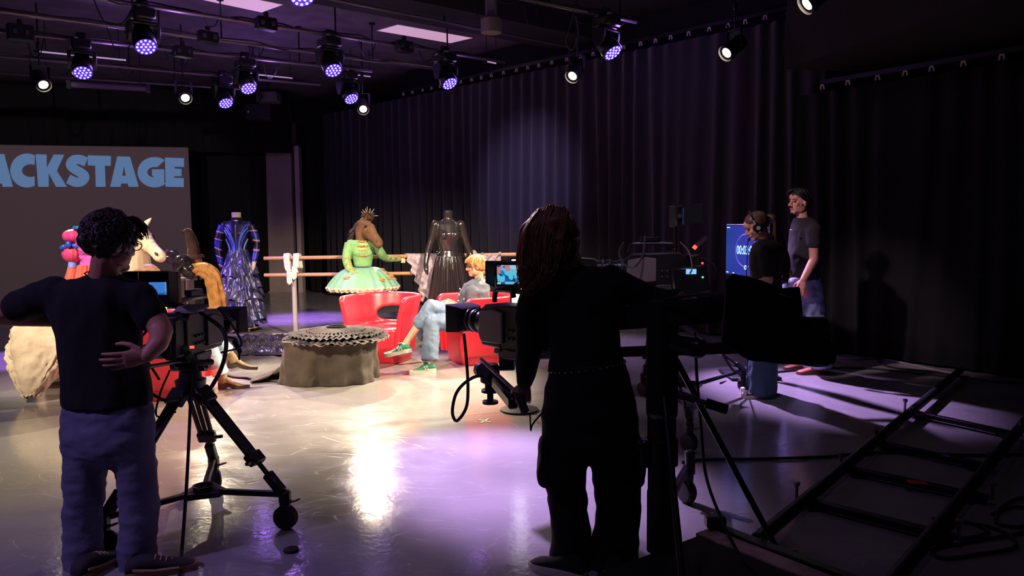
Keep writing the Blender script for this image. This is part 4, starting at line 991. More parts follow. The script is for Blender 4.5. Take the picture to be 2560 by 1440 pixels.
for s_ in (-1, 1):
    mb = MB(); b0 = c0 + Vector((-.07, -.05 if s_ < 0 else .08, .02 if s_ < 0 else .08)); mb.tube([b0, b0 + Vector((-.06, 0, .05)), b0 + Vector((-.13, -.01, .07)), b0 + Vector((-.165, -.01, .075))], [.03, .055, .048, .01], 14, sx=.45); part('ear', mb, mat('violet_lined_ear', S(54, 40, 70), .2), t)
mb = MB(); mb.tube(spl([c0 + Vector((.02, -.10, -.02)), c0 + Vector((-.06, -.14, -.10)), c0 + Vector((-.16, -.15, -.165))], 5), .012, 8); mb.tube(spl([c0 + Vector((.05, -.11, .0)), c0 + Vector((-.03, -.16, -.10)), c0 + Vector((-.12, -.17, -.165))], 5), .01, 8); part('strap', mb, M_mask, t)
M_gold = mat('golden_brocade', S(200, 142, 74), .65, col2=S(156, 104, 48), nscale=14, bump=.7, bscale=22, bstretch=(2, 2, .5))
cl = spl([D(445, 684, 9.36), D(480, 680, 9.34), D(512, 681, 9.32), D(532, 700, 9.3), D(541, 740, 9.3), D(543, 790, 9.3), D(544, 806, 9.3)], 7)
def robe(u, v):
    i = v * (len(cl) - 1); a_ = int(min(i, len(cl) - 2)); c = cl[a_].lerp(cl[a_ + 1], i - a_); tg = (cl[a_ + 1] - cl[a_]).normalized(); nv = Vector((-tg.z, 0, tg.x)) if abs(tg.x) + abs(tg.z) > 0 else Vector((1, 0, 0))
    th = u * 2 * PI; w_ = .05 + .052 * min(1, v * 2.2); f_ = 1 + .12 * math.sin(7 * th + v * 9) + .18 * noise.noise(Vector((math.cos(th) * 2, math.sin(th) * 2, v * 8)))
    return c + nv * (w_ * f_ * math.cos(th)) + Vector((0, -1, 0)) * (.05 * f_ * math.sin(th)) + Vector((0, 0, .035 * (1 - v)))
solo('robe', MB().surf(robe, 50, 60, wrap=True), M_gold, 'golden brocade robe slung over the high table and hanging down its side', 'robe', ang=180)
# bright lamp panel glimpsed behind the camera woman's hair
c = D(1296, 735, 6.3)
t = thing('light_panel', 'bright white light panel on a stand, half hidden behind the long haired person', 'light', (c.x, c.y, 0))
part('diffuser', MB().box(c + Vector((0, -.03, 0)), (.11, .012, .58), None, .004), mat('lit_white_diffuser', S(250, 246, 255), .5, emit=(.93, .93, 1, 1), estr=2.2), t, world=True)
part('housing', MB().box(c, (.14, .05, .61), None, .01), BLACKP, t, world=True)
part('stand', MB().tube([(c.x, c.y, .02), (c.x, c.y, c.z - .28)], .014, 8), BLACK, t, world=True)
part('base', MB().lathe([(.16, 0), (.16, .015), (.05, .03)], 20, Matrix.Translation((c.x, c.y, 0))), BLACK, t, world=True)
# ------------------------------------------------------------------ people
M_skin = mat('skin', S(214, 156, 130), 0.5, col2=S(204, 144, 120), nscale=8)
M_skin2 = mat('skin_tan', S(190, 132, 106), 0.5)
M_lip = mat('lip', S(176, 96, 88), 0.5)
M_white_eye = mat('eye', S(60, 48, 42), 0.2)
M_hairb = mat('dark_brown_hair', S(54, 36, 30), 0.5, col2=S(36, 26, 22), nscale=20, bump=.5, bscale=40)
M_hairl = mat('light_brown_hair', S(158, 108, 84), 0.4, col2=S(112, 74, 56), nscale=30)
for M_ in (M_hairl,):
    nt = M_.node_tree; b_ = nt.nodes['Principled BSDF']; tr_ = nt.nodes.new('ShaderNodeBsdfTranslucent'); mx_ = nt.nodes.new('ShaderNodeMixShader'); mx_.inputs[0].default_value = .35
    src = b_.inputs['Base Color'].links[0].from_socket; nt.links.new(src, tr_.inputs[0]); nt.links.new(b_.outputs[0], mx_.inputs[1]); nt.links.new(tr_.outputs[0], mx_.inputs[2]); nt.links.new(mx_.outputs[0], nt.nodes['Material Output'].inputs[0])
M_hairg = mat('blond_hair', S(206, 160, 104), 0.45, col2=S(168, 122, 76), nscale=22, bump=.4, bscale=60)
M_hairk = mat('black_hair', S(26, 22, 22), 0.5)
M_tee = mat('black_cotton', S(18, 17, 19), 0.95, sheen=.0, bump=.08, bscale=90)
M_tee2 = mat('charcoal_cotton', S(36, 32, 36), 0.9, bump=.08, bscale=90)
M_jean = mat('blue_denim', S(116, 114, 138), 0.85, col2=S(100, 99, 124), nscale=6, bump=.15, bscale=120)
M_jeanl = mat('light_blue_denim', S(116, 132, 156), 0.85, col2=S(98, 116, 144), nscale=6, bump=.15, bscale=120)
M_jeanp = mat('pale_blue_denim', S(160, 190, 200), 0.85, bump=.1, bscale=100)
M_jeand = mat('dark_blue_denim', S(64, 86, 108), 0.85, bump=.1, bscale=100)
M_cargo = mat('black_cargo_cloth', S(17, 16, 17), 0.92, bump=.1, bscale=60)
M_dshirt = mat('grey_denim_shirt', S(88, 92, 106), 0.8, bump=.1, bscale=90)
M_sole = mat('off_white_sole', S(226, 218, 206), 0.6)

def prof(Y, rows, dyk=0.0):       # silhouette rows (py, xl, xr, depth radius[, depth shift]) -> loft rings at depth Y
    out = []
    for r in rows:
        py, xl, xr, ry = r[:4]; y2 = Y + (r[4] if len(r) > 4 else 0.0)
        a, b = D(xl, py, y2), D(xr, py, y2); out.append(((a + b) / 2, (b - a).length / 2, ry))
    return out
def head_frame(c, f, tilt=(0, 0, 1)):
    f = Vector(f).normalized(); r = f.cross(Vector(tilt)).normalized(); u = r.cross(f); return Vector(c), f, r, u
def head_mb(fr, k=1.0):
    c, f, r, u = fr; R = Matrix((f, r, u)).transposed(); P = lambda a, b, h: c + (f * a + r * b + u * h) * k
    mb = MB(); E = lambda a, b, h, x, y, z: mb.ell(P(a, b, h), (x * k, y * k, z * k), R)
    E(-.012, 0, .03, .098, .077, .086); E(.022, 0, -.04, .066, .062, .074); E(.062, 0, -.096, .028, .032, .022)
    E(.074, 0, .020, .018, .05, .014); E(.055, 0, .05, .045, .06, .04)
    for s_ in (-1, 1):
        E(.0, .045 * s_, -.066, .045, .020, .035); E(.058, .038 * s_, -.024, .026, .022, .022); E(-.008, .078 * s_, -.008, .020, .010, .033)
        E(.098, .012 * s_, -.034, .012, .009, .009)
    mb.limb([P(.084, 0, .012), P(.112, 0, -.028)], [.009 * k, .015 * k], 10)
    E(.082, 0, -.060, .014, .024, .008); E(.080, 0, -.073, .014, .022, .008)
    return mb, P, R
def hand_mb(wr, d, nrm, side, k=1.0, curl=0.5, spread=0.12):
    """wrist, finger direction, palm normal (the way fingers curl), thumb side"""
    d = Vector(d).normalized(); nrm = Vector(nrm); nrm = (nrm - d * nrm.dot(d)).normalized(); side = Vector(side); side = (side - d * side.dot(d) - nrm * side.dot(nrm)).normalized()
    wr = Vector(wr); mb = MB(); rings = []
    for t_, hw, th in ((-.01, .026, .020), (.02, .034, .019), (.055, .041, .016), (.085, .041, .014), (.093, .037, .011)):
        rr = []
        for q in range(16):
            a_ = 2 * PI * q / 16; rr.append(wr + (d * t_ + side * hw * math.cos(a_) + nrm * th * math.sin(a_)) * k)
        rings.append(rr)
    mb.loft(rings)
    for i, (o_, l1, l2, l3, r_) in enumerate(((.030, .043, .026, .021, .0092), (.010, .048, .030, .023, .0095), (-.011, .045, .028, .022, .0092), (-.030, .036, .021, .019, .0083))):
        b0 = wr + (d * (.088 if i in (1, 2) else .082) + side * o_) * k; p = [b0]; ang = curl * (0.85 + .12 * i); di = (d + side * spread * o_ / .03).normalized()
        for j, l in enumerate((l1, l2, l3)):
            a_ = ang * (0.6 + j * .75); v = di * math.cos(a_) + nrm * math.sin(a_); p.append(p[-1] + v * l * k)
        mb.limb(p, [r_ * k, r_ * .98 * k, r_ * .88 * k, r_ * .74 * k], 10)
    tb = wr + (d * .025 + side * .030 + nrm * .006) * k; t1 = tb + (d * .030 + side * .026 + nrm * .012) * k; t2 = t1 + (d * .030 + side * .008 + nrm * (.010 + .02 * curl)) * k; t3 = t2 + (d * .024 - side * .002 + nrm * (.008 + .02 * curl)) * k
    mb.limb([tb, t1, t2, t3], [.014 * k, .0115 * k, .0105 * k, .008 * k], 10)
    return mb
def shoe_parts(root, ank, d, L_, m_up, m_sole, h=.10, label=None, wdt=.045, pointed=False, heel=0.0, name='shoe', sh=.03):
    """ank: point on the floor under the heel's ankle; d: toe direction in 3D (may be tilted)"""
    x = Vector(d).normalized(); y = Vector((0, 0, 1)).cross(x).normalized(); z = x.cross(y); R = Matrix((x, y, z)).transposed()
    P = lambda a, b, c: Vector(ank) + x * a + y * b + z * c
    mb = MB(); hz = heel
    rows = [(-.06, .55, .06), (-.045, .8, .085), (0.0, .85, h * 1.0), (.05, .85, h * .9), (.10, .95, .068), (.15, 1.05, .052), (.19, 1.0, .042), (.215, .7, .032), (.226, .25, .02)]
    if pointed: rows = [(-.06, .55, .06), (-.045, .8, .09), (0.0, .8, h), (.05, .8, h * .8), (.10, .9, .062), (.15, .95, .046), (.20, .7, .034), (.24, .4, .024), (.265, .12, .014)]
    rings = []
    for a, w_, zt in rows:
        a = a * L_ / .28; lift = hz * max(0, 1 - max(a, 0) / (.12 * L_ / .28)); r = []
        for q in range(16):
            t_ = 2 * PI * q / 16; st = math.sin(t_); r.append(P(a, wdt * w_ * math.cos(t_), .02 + lift + (zt - .02) * (st * .5 + .5) ** .8))
        rings.append(r)
    mb.loft(rings); up = part(name, mb, m_up, root, world=True, ang=70, label=label)
    mb = MB(); rings = []
    for a, w_, zt in rows:
        a = a * L_ / .28 * 1.02; r = []; lift = hz * max(0, 1 - max(a, 0) / (.12 * L_ / .28)); bot = 0.0 if (hz and a < .03) else lift
        for q in range(14):
            t_ = 2 * PI * q / 14; r.append(P(a, wdt * (w_ + .08) * math.cos(t_), (bot if math.sin(t_) < 0 else sh + lift)))
        rings.append(r)
    mb.loft(rings); s_ = part('sole', mb, m_sole, up, world=True, ang=50); return up, P
def seg(a, b, n): return [Vector(a).lerp(Vector(b), i / n) for i in range(n + 1)]
def strands(rows, n, rad, rn, sp=.012, k=4, mat_=None):
    """locks of hair: each follows one of the guide curves with a little scatter"""
    mb = MB()
    for i in range(n):
        g = rows[rn.randrange(len(rows))]; g2 = rows[rn.randrange(len(rows))]; f = rn.random() * .5
        pts = [Vector(a).lerp(Vector(b), f) + Vector((rn.gauss(0, sp), rn.gauss(0, sp), rn.gauss(0, sp * .6))) * (.5 + j / len(g)) for j, (a, b) in enumerate(zip(g, g2))]
        c = spl(pts, k); N = len(c); mb.tube(c, [rad * (1 - .85 * (q / (N - 1)) ** 2) * (.6 + .4 * min(1, q / 2)) for q in range(N)], 5)
    return mb
def cap_hair(fr, k, cut, thick=.016, vox=.008, amp=.012, sca=(30, 30, 30)):
    """hair shell on the skull; cut(a, b, h) keeps points of the shell in head coordinates"""
    c, f, r, u = fr; R = Matrix((f, r, u)).transposed(); P = lambda a, b, h: c + (f * a + r * b + u * h) * k; mb = MB()
    for j in range(1, 16):
        for i in range(28):
            th, ph = PI * j / 16, 2 * PI * i / 28
            a, b, h = -.014 + .102 * math.sin(th) * math.cos(ph), .081 * math.sin(th) * math.sin(ph), .03 + .092 * math.cos(th)
            if cut(a, b, h): mb.ell(P(a, b, h), thick * k, None, 8, 6)
    return wrinkle(remesh(mb, vox, 3), amp, sca)
def eyes_(root, P, k, skinm=None, brow=M_hairk):
    for s_ in (-1, 1):
        part('eye', MB().ell(P(.080, .032 * s_, .004), (.010 * k, .014 * k, .007 * k), None, 10, 6), M_white_eye, root, world=True)
        part('eyebrow', MB().limb([P(.092, .016 * s_, .024), P(.086, .046 * s_, .026)], [.005 * k, .003 * k], 8), brow, root, world=True)
def glasses_(root, P, k, r, u):
    mb = MB()
    for s_ in (-1, 1):
        ring = [P(.104, .034 * s_ + .026 * math.cos(q * PI / 8), .002 + .02 * math.sin(q * PI / 8)) for q in range(17)]; mb.tube(ring, .0022 * k, 6)
        mb.tube([P(.100, .06 * s_, .006), P(.0, .083 * s_, .008), P(-.02, .082 * s_, -.006)], .0022 * k, 6)
    mb.tube([P(.108, -.01, .004), P(.108, .01, .004)], .0022 * k, 6); part('glasses', mb, mat('glasses_frame', S(40, 34, 34), .3), root, world=True)
def body(root, coarse, fine, m, vox=.012):
    mb = remesh(coarse, vox, 2)
    for fm, v in fine: mb.merge(remesh(fm, v, 2, .4))
    return part('body', mb, m, root, world=True, ang=180)

# ---- the cameraman at left, seen from behind
Y1 = 3.42; rt = D(275, 1300, Y1); rt.z = 0
t = thing('person', 'person in black t-shirt and loose jeans, back turned, at the left camera', 'person', rt)
fr = head_frame(D(281, 609, Y1), (.27, .95, -.16), (-.05, 0, 1)); hm, P, R = head_mb(fr, 1.04)
nb = D(256, 694, Y1); hm.limb([P(-.03, 0, -.06), nb + Vector((0, 0, -.02))], [.058, .064], 14)
cb = MB(); cb.eloft(prof(Y1, [(700, 215, 300, .06), (740, 140, 365, .085), (820, 150, 325, .10), (900, 170, 330, .10), (1000, 180, 360, .11), (1080, 185, 355, .11)]))
eL, wL = D(-22, 790, Y1 - .02), D(128, 800, Y1 + .06); sL, sR = D(130, 745, Y1), D(352, 748, Y1)
eR, wR = D(404, 826, Y1 - .04), D(368, 888, Y1 - .16)
cb.limb([sL, eL, wL], [.06, .045, .033]); cb.limb([sR, eR, D(396, 858, Y1 - .12), wR], [.062, .05, .044, .034])
for x0, x1 in ((220, 212), (335, 345)): cb.limb([D(x0, 1060, Y1), D((x0 + x1) / 2, 1230, Y1), D(x1, 1410, Y1)], [.08, .055, .042])
hb = hand_mb(wR, D(312, 900, Y1 - .19) - wR, (.15, .9, .3), (0, 0, 1), 1.0, .22)
hb2 = hand_mb(wL, Vector((.5, .8, -.2)), (.8, -.5, 0), (0, 0, 1), 1.0, .3)
body(t, cb, [(hm, .006), (hb, .004), (hb2, .005)], M_skin2)
eyes_(t, P, 1.04)
mb = MB(); mb.eloft(prof(Y1, [(688, 226, 296, .06), (702, 170, 330, .085), (722, 122, 372, .105), (750, 110, 384, .12), (800, 128, 347, .128), (870, 146, 350, .13), (950, 158, 372, .135), (1000, 158, 382, .138), (1012, 160, 380, .136)]))
mb.limb([D(135, 740, Y1), D(48, 766, Y1 - .01)], [.082, .070]); mb.limb([D(348, 745, Y1), D(374, 790, Y1 - .02)], [.082, .072])
mb = remesh(mb, .012, 4); wrinkle(mb, .012, (7, 7, 4), 3); part('t_shirt', wrinkle(mb, .006, (16, 16, 7), 9), M_tee, t, world=True, ang=180)
mb = MB(); mb.eloft(prof(Y1, [(985, 166, 374, .12), (1030, 160, 383, .132), (1090, 158, 386, .14), (1128, 161, 386, .13), (1165, 232, 320, .06)]))
mb.eloft(prof(Y1, [(1120, 160, 276, .11), (1180, 163, 262, .098), (1230, 165, 256, .09), (1300, 160, 250, .086), (1380, 160, 252, .09), (1418, 166, 256, .095), (1438, 174, 258, .09)]))
mb.eloft(prof(Y1, [(1120, 278, 386, .11), (1180, 294, 388, .10), (1230, 300, 391, .095), (1300, 304, 393, .09), (1370, 299, 388, .09), (1412, 303, 382, .095), (1432, 306, 376, .09)]))
mb = remesh(mb, .011, 4); wrinkle(mb, .011, (5, 5, 7), 1); part('jeans', wrinkle(mb, .007, (11, 11, 24), 5), M_jean, t, world=True, ang=180)
M_sneak = mat('dark_suede_sneaker', S(52, 44, 48), .8); M_gum = mat('tan_sole', S(150, 112, 84), .7); M_lace2 = mat('tan_laces', S(176, 146, 104), .7)
for (ax, ay, dv) in ((216, 1430, (.25, .9, 0)), (352, 1425, (.86, .38, 0))):
    a_ = G(ax, 1441, 0); up, Q = shoe_parts(t, a_, dv, .29, M_sneak, M_gum)
    mb = MB()
    for q in range(4): mb.tube([Q(.06 + .022 * q, -.028, .078 - .009 * q), Q(.065 + .022 * q, 0, .088 - .010 * q), Q(.07 + .022 * q, .028, .076 - .009 * q)], .004, 6)
    mb.tube([Q(-.03, -.045, .05), Q(.06, -.046, .034), Q(.16, -.046, .03)], .006, 6)
    part('laces', mb, M_lace2, up, world=True)
rn = random.Random(5)
hh = cap_hair(fr, 1.04, lambda a, b, h: (h > .05 or a < .025 and h > -.03 or a < -.035 and h > -.085), .024, .008, .016, (26, 26, 26))
c, f, r, u = fr; PP = lambda a, b, h: c + (f * a + r * b + u * h) * 1.04
for i in range(700):
    th, ph = math.acos(rn.uniform(-.3, 1)), rn.uniform(0, 2 * PI); a, b, h = -.02 + .112 * math.sin(th) * math.cos(ph), .09 * math.sin(th) * math.sin(ph), .035 + .102 * math.cos(th)
    if a > .05 and h < .06: continue
    p = PP(a, b, h); o_ = (p - c).normalized(); q = noise.noise_vector(p * 14); s_ = (q - o_ * q.dot(o_)).normalized() * .03 + Vector((0, 0, -.012))
    hh.tube(spl([p - o_ * .012, p + o_ * .012 + s_ * .5, p + o_ * .006 + s_ * 1.1], 3), [.006, .007, .007, .006, .005, .0035, .001], 5)
for i in range(170):
    b0 = PP(.05 + rn.uniform(-.03, .02), rn.uniform(-.07, .08), .105 + rn.uniform(-.01, .015)); e_ = PP(.10 + rn.uniform(-.02, .022), rn.uniform(-.07, .085), .055 + rn.uniform(-.03, .025)); hh.tube(spl([b0, b0.lerp(e_, .5) + u * .022 + f * .01, e_], 3), [.006, .007, .007, .006, .005, .0035, .001], 5)
part('hair', hh, M_hairb, t, world=True, ang=180)
glasses_(t, P, 1.04, r, u)
mb = MB(); mb.tube([nb + Vector((math.cos(q / 12 * PI * 2) * .072, math.sin(q / 12 * PI * 2) * .066, .012 - .02 * math.sin(q / 12 * 2 * PI))) for q in range(13)], .0025, 6); part('necklace', mb, CHROME, t, world=True)
wq = wR.lerp(eR, .12); part('bracelet', MB().tube([wq + Vector((.036 * math.cos(q * PI / 6), -.01 + .02 * math.cos(q * PI / 6), .036 * math.sin(q * PI / 6))) for q in range(13)], .0035, 6), CHROME, t, world=True)

# ---- the camerawoman in the middle, seen from behind
Y2 = 3.36; rt = D(1475, 1300, Y2); rt.z = 0
t = thing('person', 'person with long brown hair in black top and cargo trousers leaning on the crane', 'person', rt)
fr = head_frame(D(1376, 596, Y2), (-.62, .74, -.18), (-.16, 0, 1)); hm, P, R = head_mb(fr, 1.0)
nb = D(1436, 668, Y2); hm.limb([P(-.04, 0, -.06), nb + Vector((0, 0, -.03))], [.05, .058], 14)
cb = MB(); cb.eloft(prof(Y2, [(680, 1400, 1490, .05), (720, 1345, 1545, .08), (800, 1385, 1535, .085), (900, 1390, 1535, .085), (960, 1385, 1555, .10), (1080, 1375, 1580, .10)]))
sL, eL, wL = D(1340, 735, Y2), D(1326, 865, Y2 + .02), D(1312, 962, Y2 + .09); sR, eR, wR = D(1535, 705, Y2), D(1634, 752, Y2 - .0), D(1700, 742, Y2 - .10)
cb.limb([sL, eL, wL], [.05, .038, .028]); cb.limb([sR, eR, wR], [.05, .038, .028])
for x0, x1 in ((1425, 1432), (1530, 1535)): cb.limb([D(x0, 1060, Y2), D((x0 + x1) / 2, 1240, Y2), D(x1, 1410, Y2)], [.075, .05, .038])
hb = hand_mb(wL, Vector((-.12, .3, -.9)), (.2, .9, .35), (-.9, .1, .1), .92, .95); hb2 = hand_mb(wR, Vector((.9, -.15, -.25)), (.1, .2, -1), (-.2, -.9, 0), .92, .35)
body(t, cb, [(hm, .006), (hb, .004), (hb2, .005)], M_skin2); eyes_(t, P, 1.0)
mb = MB(); mb.eloft(prof(Y2, [(664, 1405, 1480, .062), (678, 1352, 1530, .085), (705, 1318, 1560, .105), (760, 1330, 1562, .12), (830, 1366, 1550, .118), (880, 1372, 1552, .115), (920, 1368, 1562, .125), (935, 1370, 1566, .12)]))
mb.limb([sL + Vector((.01, 0, .0)), D(1320, 800, Y2), eL, D(1312, 955, Y2 + .08)], [.075, .066, .062, .040]); mb.limb([sR + Vector((-.01, 0, 0)), eR, D(1690, 744, Y2 - .085)], [.078, .056, .040])
mb = remesh(mb, .011, 4); part('long_sleeved_top', wrinkle(mb, .010, (9, 9, 6), 4), M_tee, t, world=True, ang=180)
mb = MB(); mb.eloft(prof(Y2, [(905, 1374, 1562, .118), (960, 1364, 1580, .135), (1040, 1354, 1597, .145), (1100, 1352, 1598, .14), (1150, 1354, 1598, .13)]))
mb.eloft(prof(Y2, [(1120, 1352, 1472, .115), (1200, 1356, 1466, .10), (1240, 1370, 1468, .095), (1300, 1374, 1472, .095), (1380, 1377, 1477, .10), (1436, 1384, 1484, .105)]))
mb.eloft(prof(Y2, [(1120, 1476, 1600, .115), (1200, 1481, 1599, .10), (1265, 1492, 1604, .095), (1320, 1490, 1600, .095), (1380, 1479, 1598, .10), (1436, 1472, 1596, .105)]))
for x_, sg in ((1360, -1), (1594, 1)): mb.box(D(x_, 1150, Y2 - .01), (.05, .16, .22), None, .02)
mb = remesh(mb, .011, 4); part('cargo_trousers', wrinkle(mb, .012, (6, 6, 10), 2), M_cargo, t, world=True, ang=180)
bt = MB(); 
for q in range(34):
    a_ = 2 * PI * q / 34; c_ = D(1467, 915 - 12 * math.cos(a_ + .1), Y2); c_ = c_ + Vector((.170 * math.cos(a_), .123 * math.sin(a_), 0)); bt.ell(c_, .0062, None, 8, 5)
part('studded_belt', bt, CHROME, t, world=True)
for ax, dv in ((1432, (-.75, .5, 0)), (1535, (.3, .85, 0))): shoe_parts(t, G(ax, 1442, 0), dv, .27, BLACKM, M_sole)
rn = random.Random(11); c, f, r, u = fr; PP = lambda a, b, h: c + (f * a + r * b + u * h)
hh = cap_hair(fr, 1.0, lambda a, b, h: (h > .06 and a < .085 or a < .03 and h > -.06), .022, .008, .006, (30, 30, 8))
left = [[D(1352, 522, Y2 - .06), D(1322, 575, Y2 - .09), D(1312, 640, Y2 - .06), D(1318, 690, Y2 - .03), D(1308, 742, Y2 - .02)],
        [D(1372, 514, Y2 - .08), D(1345, 580, Y2 - .12), D(1338, 650, Y2 - .11), D(1352, 690, Y2 - .10), D(1322, 738, Y2 - .09)],
        [D(1342, 532, Y2 + .02), D(1310, 580, Y2 + .0), D(1303, 640, Y2 + .02), D(1306, 690, Y2 + .02), D(1304, 716, Y2 + .02)],
        [D(1395, 516, Y2 - .09), D(1372, 590, Y2 - .14), D(1368, 650, Y2 - .14), D(1372, 690, Y2 - .13), D(1350, 712, Y2 - .12)],
        [D(1410, 520, Y2 - .08), D(1412, 590, Y2 - .12), D(1414, 620, Y2 - .12), D(1408, 640, Y2 - .12), D(1396, 656, Y2 - .12)],
        [D(1415, 530, Y2 - .04), D(1436, 580, Y2 - .05), D(1440, 606, Y2 - .06), D(1438, 626, Y2 - .08), D(1446, 640, Y2 - .09)],
        [D(1405, 520, Y2 - .09), D(1400, 590, Y2 - .13), D(1392, 640, Y2 - .14), D(1384, 672, Y2 - .14), D(1366, 700, Y2 - .13)]]
part('hair', hh.merge(strands(left, 1100, .0042, rn, .011, 4)), M_hairl, t, world=True, ang=180)
bn = MB()
for q in range(26):
    a_ = q * .55; b0 = D(1392, 575, Y2 - .115); bn.tube(spl([b0 + Vector((.05 * math.cos(a_), -.01, .06 * math.sin(a_))), b0 + Vector((.03 * math.cos(a_ + 1.2), -.03, .045 * math.sin(a_ + 1.2))), b0 + Vector((.015 * math.cos(a_ + 2.6), -.025, .03 * math.sin(a_ + 2.6) - .01))], 4), .010, 6)
part('hair_clip_twist', bn, M_hairl, t, world=True, ang=180)

# ---- the person with the headset
Y3 = 6.8; rt = D(1905, 960, Y3); rt.z = 0
t = thing('person', 'person in black t-shirt and wide jeans with ponytail and white headset, head bent', 'person', rt)
fr = head_frame(D(1891, 566, Y3), (-.86, .15, -.42), (-.3, 0, 1)); hm, P, R = head_mb(fr, .98)
nb = D(1916, 606, Y3); hm.limb([P(-.03, 0, -.06), nb + Vector((0, 0, -.03))], [.05, .055], 14)
cb = MB(); cb.eloft(prof(Y3, [(606, 1902, 1932, .06), (630, 1885, 1945, .16), (680, 1886, 1945, .13), (720, 1886, 1945, .12), (770, 1880, 1950, .15)]))
sL, eL, wL = D(1914, 632, Y3 - .16), D(1922, 700, Y3 - .20), D(1868, 716, Y3 - .2); sR, eR, wR = D(1935, 628, Y3 + .14), D(1971, 684, Y3 + .2), D(1940, 716, Y3 + .1)
cb.limb([sL, eL, wL], [.048, .04, .028]); cb.limb([sR, eR, wR], [.048, .042, .03])
for y_ in (-.09, .09): cb.limb([D(1912, 760, Y3 + y_), D(1910, 870, Y3 + y_), D(1908, 980, Y3 + y_)], [.08, .055, .04])
hb = hand_mb(wL, Vector((-.9, .1, -.1)), (0, 0, -1), (0, -1, 0), .92, .5); hb2 = hand_mb(wR, Vector((-.8, -.2, -.3)), (-.2, 0, -1), (0, -.9, .2), .92, .4)
body(t, cb, [(hm, .007), (hb, .005), (hb2, .005)], M_skin); eyes_(t, P, .98)
mb = MB(); mb.eloft(prof(Y3, [(598, 1898, 1938, .07), (610, 1886, 1950, .15), (632, 1876, 1958, .185), (668, 1874, 1956, .16), (700, 1878, 1952, .15), (740, 1876, 1954, .16)]))
mb.limb([sL, D(1919, 680, Y3 - .19)], [.07, .062]); mb.limb([sR, D(1952, 658, Y3 + .17)], [.07, .06])
part('t_shirt', wrinkle(remesh(mb, .012, 3), .012, (9, 9, 6)), M_tee, t, world=True, ang=180)
mb = MB(); mb.eloft(prof(Y3, [(728, 1878, 1950, .15), (790, 1872, 1955, .18), (840, 1875, 1952, .18)]))
for y_, dx in ((-.10, 0), (.10, -6)): mb.eloft(prof(Y3 + y_, [(820, 1876 + dx, 1950 + dx, .10), (900, 1879 + dx, 1943 + dx, .105), (960, 1877 + dx, 1942 + dx, .12), (986, 1876 + dx, 1941 + dx, .12)]))
part('jeans', wrinkle(remesh(mb, .012, 3), .014, (8, 8, 8)), M_jeand, t, world=True, ang=180)
for ax, y_ in ((1915, -.10), (1910, .12)):
    p_ = D(ax, 995, Y3 + y_); p_.z = 0; up, Q = shoe_parts(t, p_, (-1, -.05, 0), .27, BLACKM, M_sole, .09)
    part('toe_cap', MB().ell(Q(.195, 0, .034), (.028, .036, .018), None, 14, 8), M_sole, up, world=True)
    mb = MB(); [mb.tube([Q(.06 + .025 * q, -.03, .076 - .01 * q), Q(.065 + .025 * q, .03, .076 - .01 * q)], .005, 6) for q in range(4)]; part('laces', mb, M_sole, up, world=True)
rn = random.Random(3); hh = cap_hair(fr, .98, lambda a, b, h: (h > .065 or a < .01 and h > -.045), .014, .008, .004, (40, 40, 10))
c, f, r, u = fr; PP = lambda a, b, h: c + (f * a + r * b + u * h)
pt = PP(-.12, 0, .05)
hh.merge(strands([[PP(-.05, .03 * q, .12 - .01 * abs(q)), PP(-.10, .01 * q, .08), pt] for q in (-1, 0, 1)], 20, .012, rn, .004))
hh.merge(strands([[pt, D(1942, 560, Y3), D(1952, 610, Y3 - .02), D(1960, 660, Y3), D(1962, 700, Y3)], [pt, D(1936, 550, Y3 - .05), D(1940, 600, Y3 - .05), D(1952, 660, Y3 - .04), D(1968, 712, Y3)], [pt, D(1938, 548, Y3 + .02), D(1960, 610, Y3 + .02), D(1972, 660, Y3), D(1964, 690, Y3)]], 90, .010, rn, .010))
part('hair', hh, mat('brown_hair', S(84, 56, 44), .45, col2=S(62, 40, 32), nscale=24), t, world=True, ang=180)
M_hs = mat('pale_headset', S(206, 198, 194), .4)
hs = thing('headset', 'pale and black headset with boom microphone worn over the ponytailed head', 'headset', PP(0, -.09, -.0))
mb = MB(); mb.tube([PP(.02 - .02 * math.sin(q / 12 * PI), .092 * math.cos(q / 12 * PI), .0 + .145 * math.sin(q / 12 * PI)) for q in range(13)], .009, 8, sx=1.4); part('headband', mb, BLACKP, hs, world=True)
for s_ in (-1, 1):
    M_ = zdir(PP(.005, .088 * s_, -.008), r * s_); part('earcup', MB().lathe([(.042, -.012), (.046, .0), (.042, .022), (.02, .028)], 20, M_), BLACKP, hs, world=True)
    part('hinge', MB().lathe([(.018, .028), (.018, .036), (.008, .038)], 14, M_), M_hs, hs, world=True)
    part('slider', MB().tube([PP(.012, .105 * s_, -.02), PP(.014, .10 * s_, .07)], .007, 8), M_hs, hs, world=True)
mb = MB(); mb.tube(spl([PP(.01, .118, -.02), PP(.06, .115, -.06), PP(.10, .06, -.085)], 5), .005, 6); mb.ell(PP(.10, .055, -.086), .014, None, 10, 6); part('microphone_boom', mb, BLACKP, hs, world=True)
mb = MB(); mb.tube(spl([PP(.0, -.105, -.045), D(1871, 600, Y3 - .1), D(1868, 650, Y3 - .12), D(1866, 690, Y3 - .14)], 6), .004, 6); part('cord', mb, BLACKP, hs, world=True)
mb = MB(); mb.box(PP(-.0, -.105, -.03), (.02, .014, .05), None, .004); part('connector', mb, M_hs, hs, world=True)

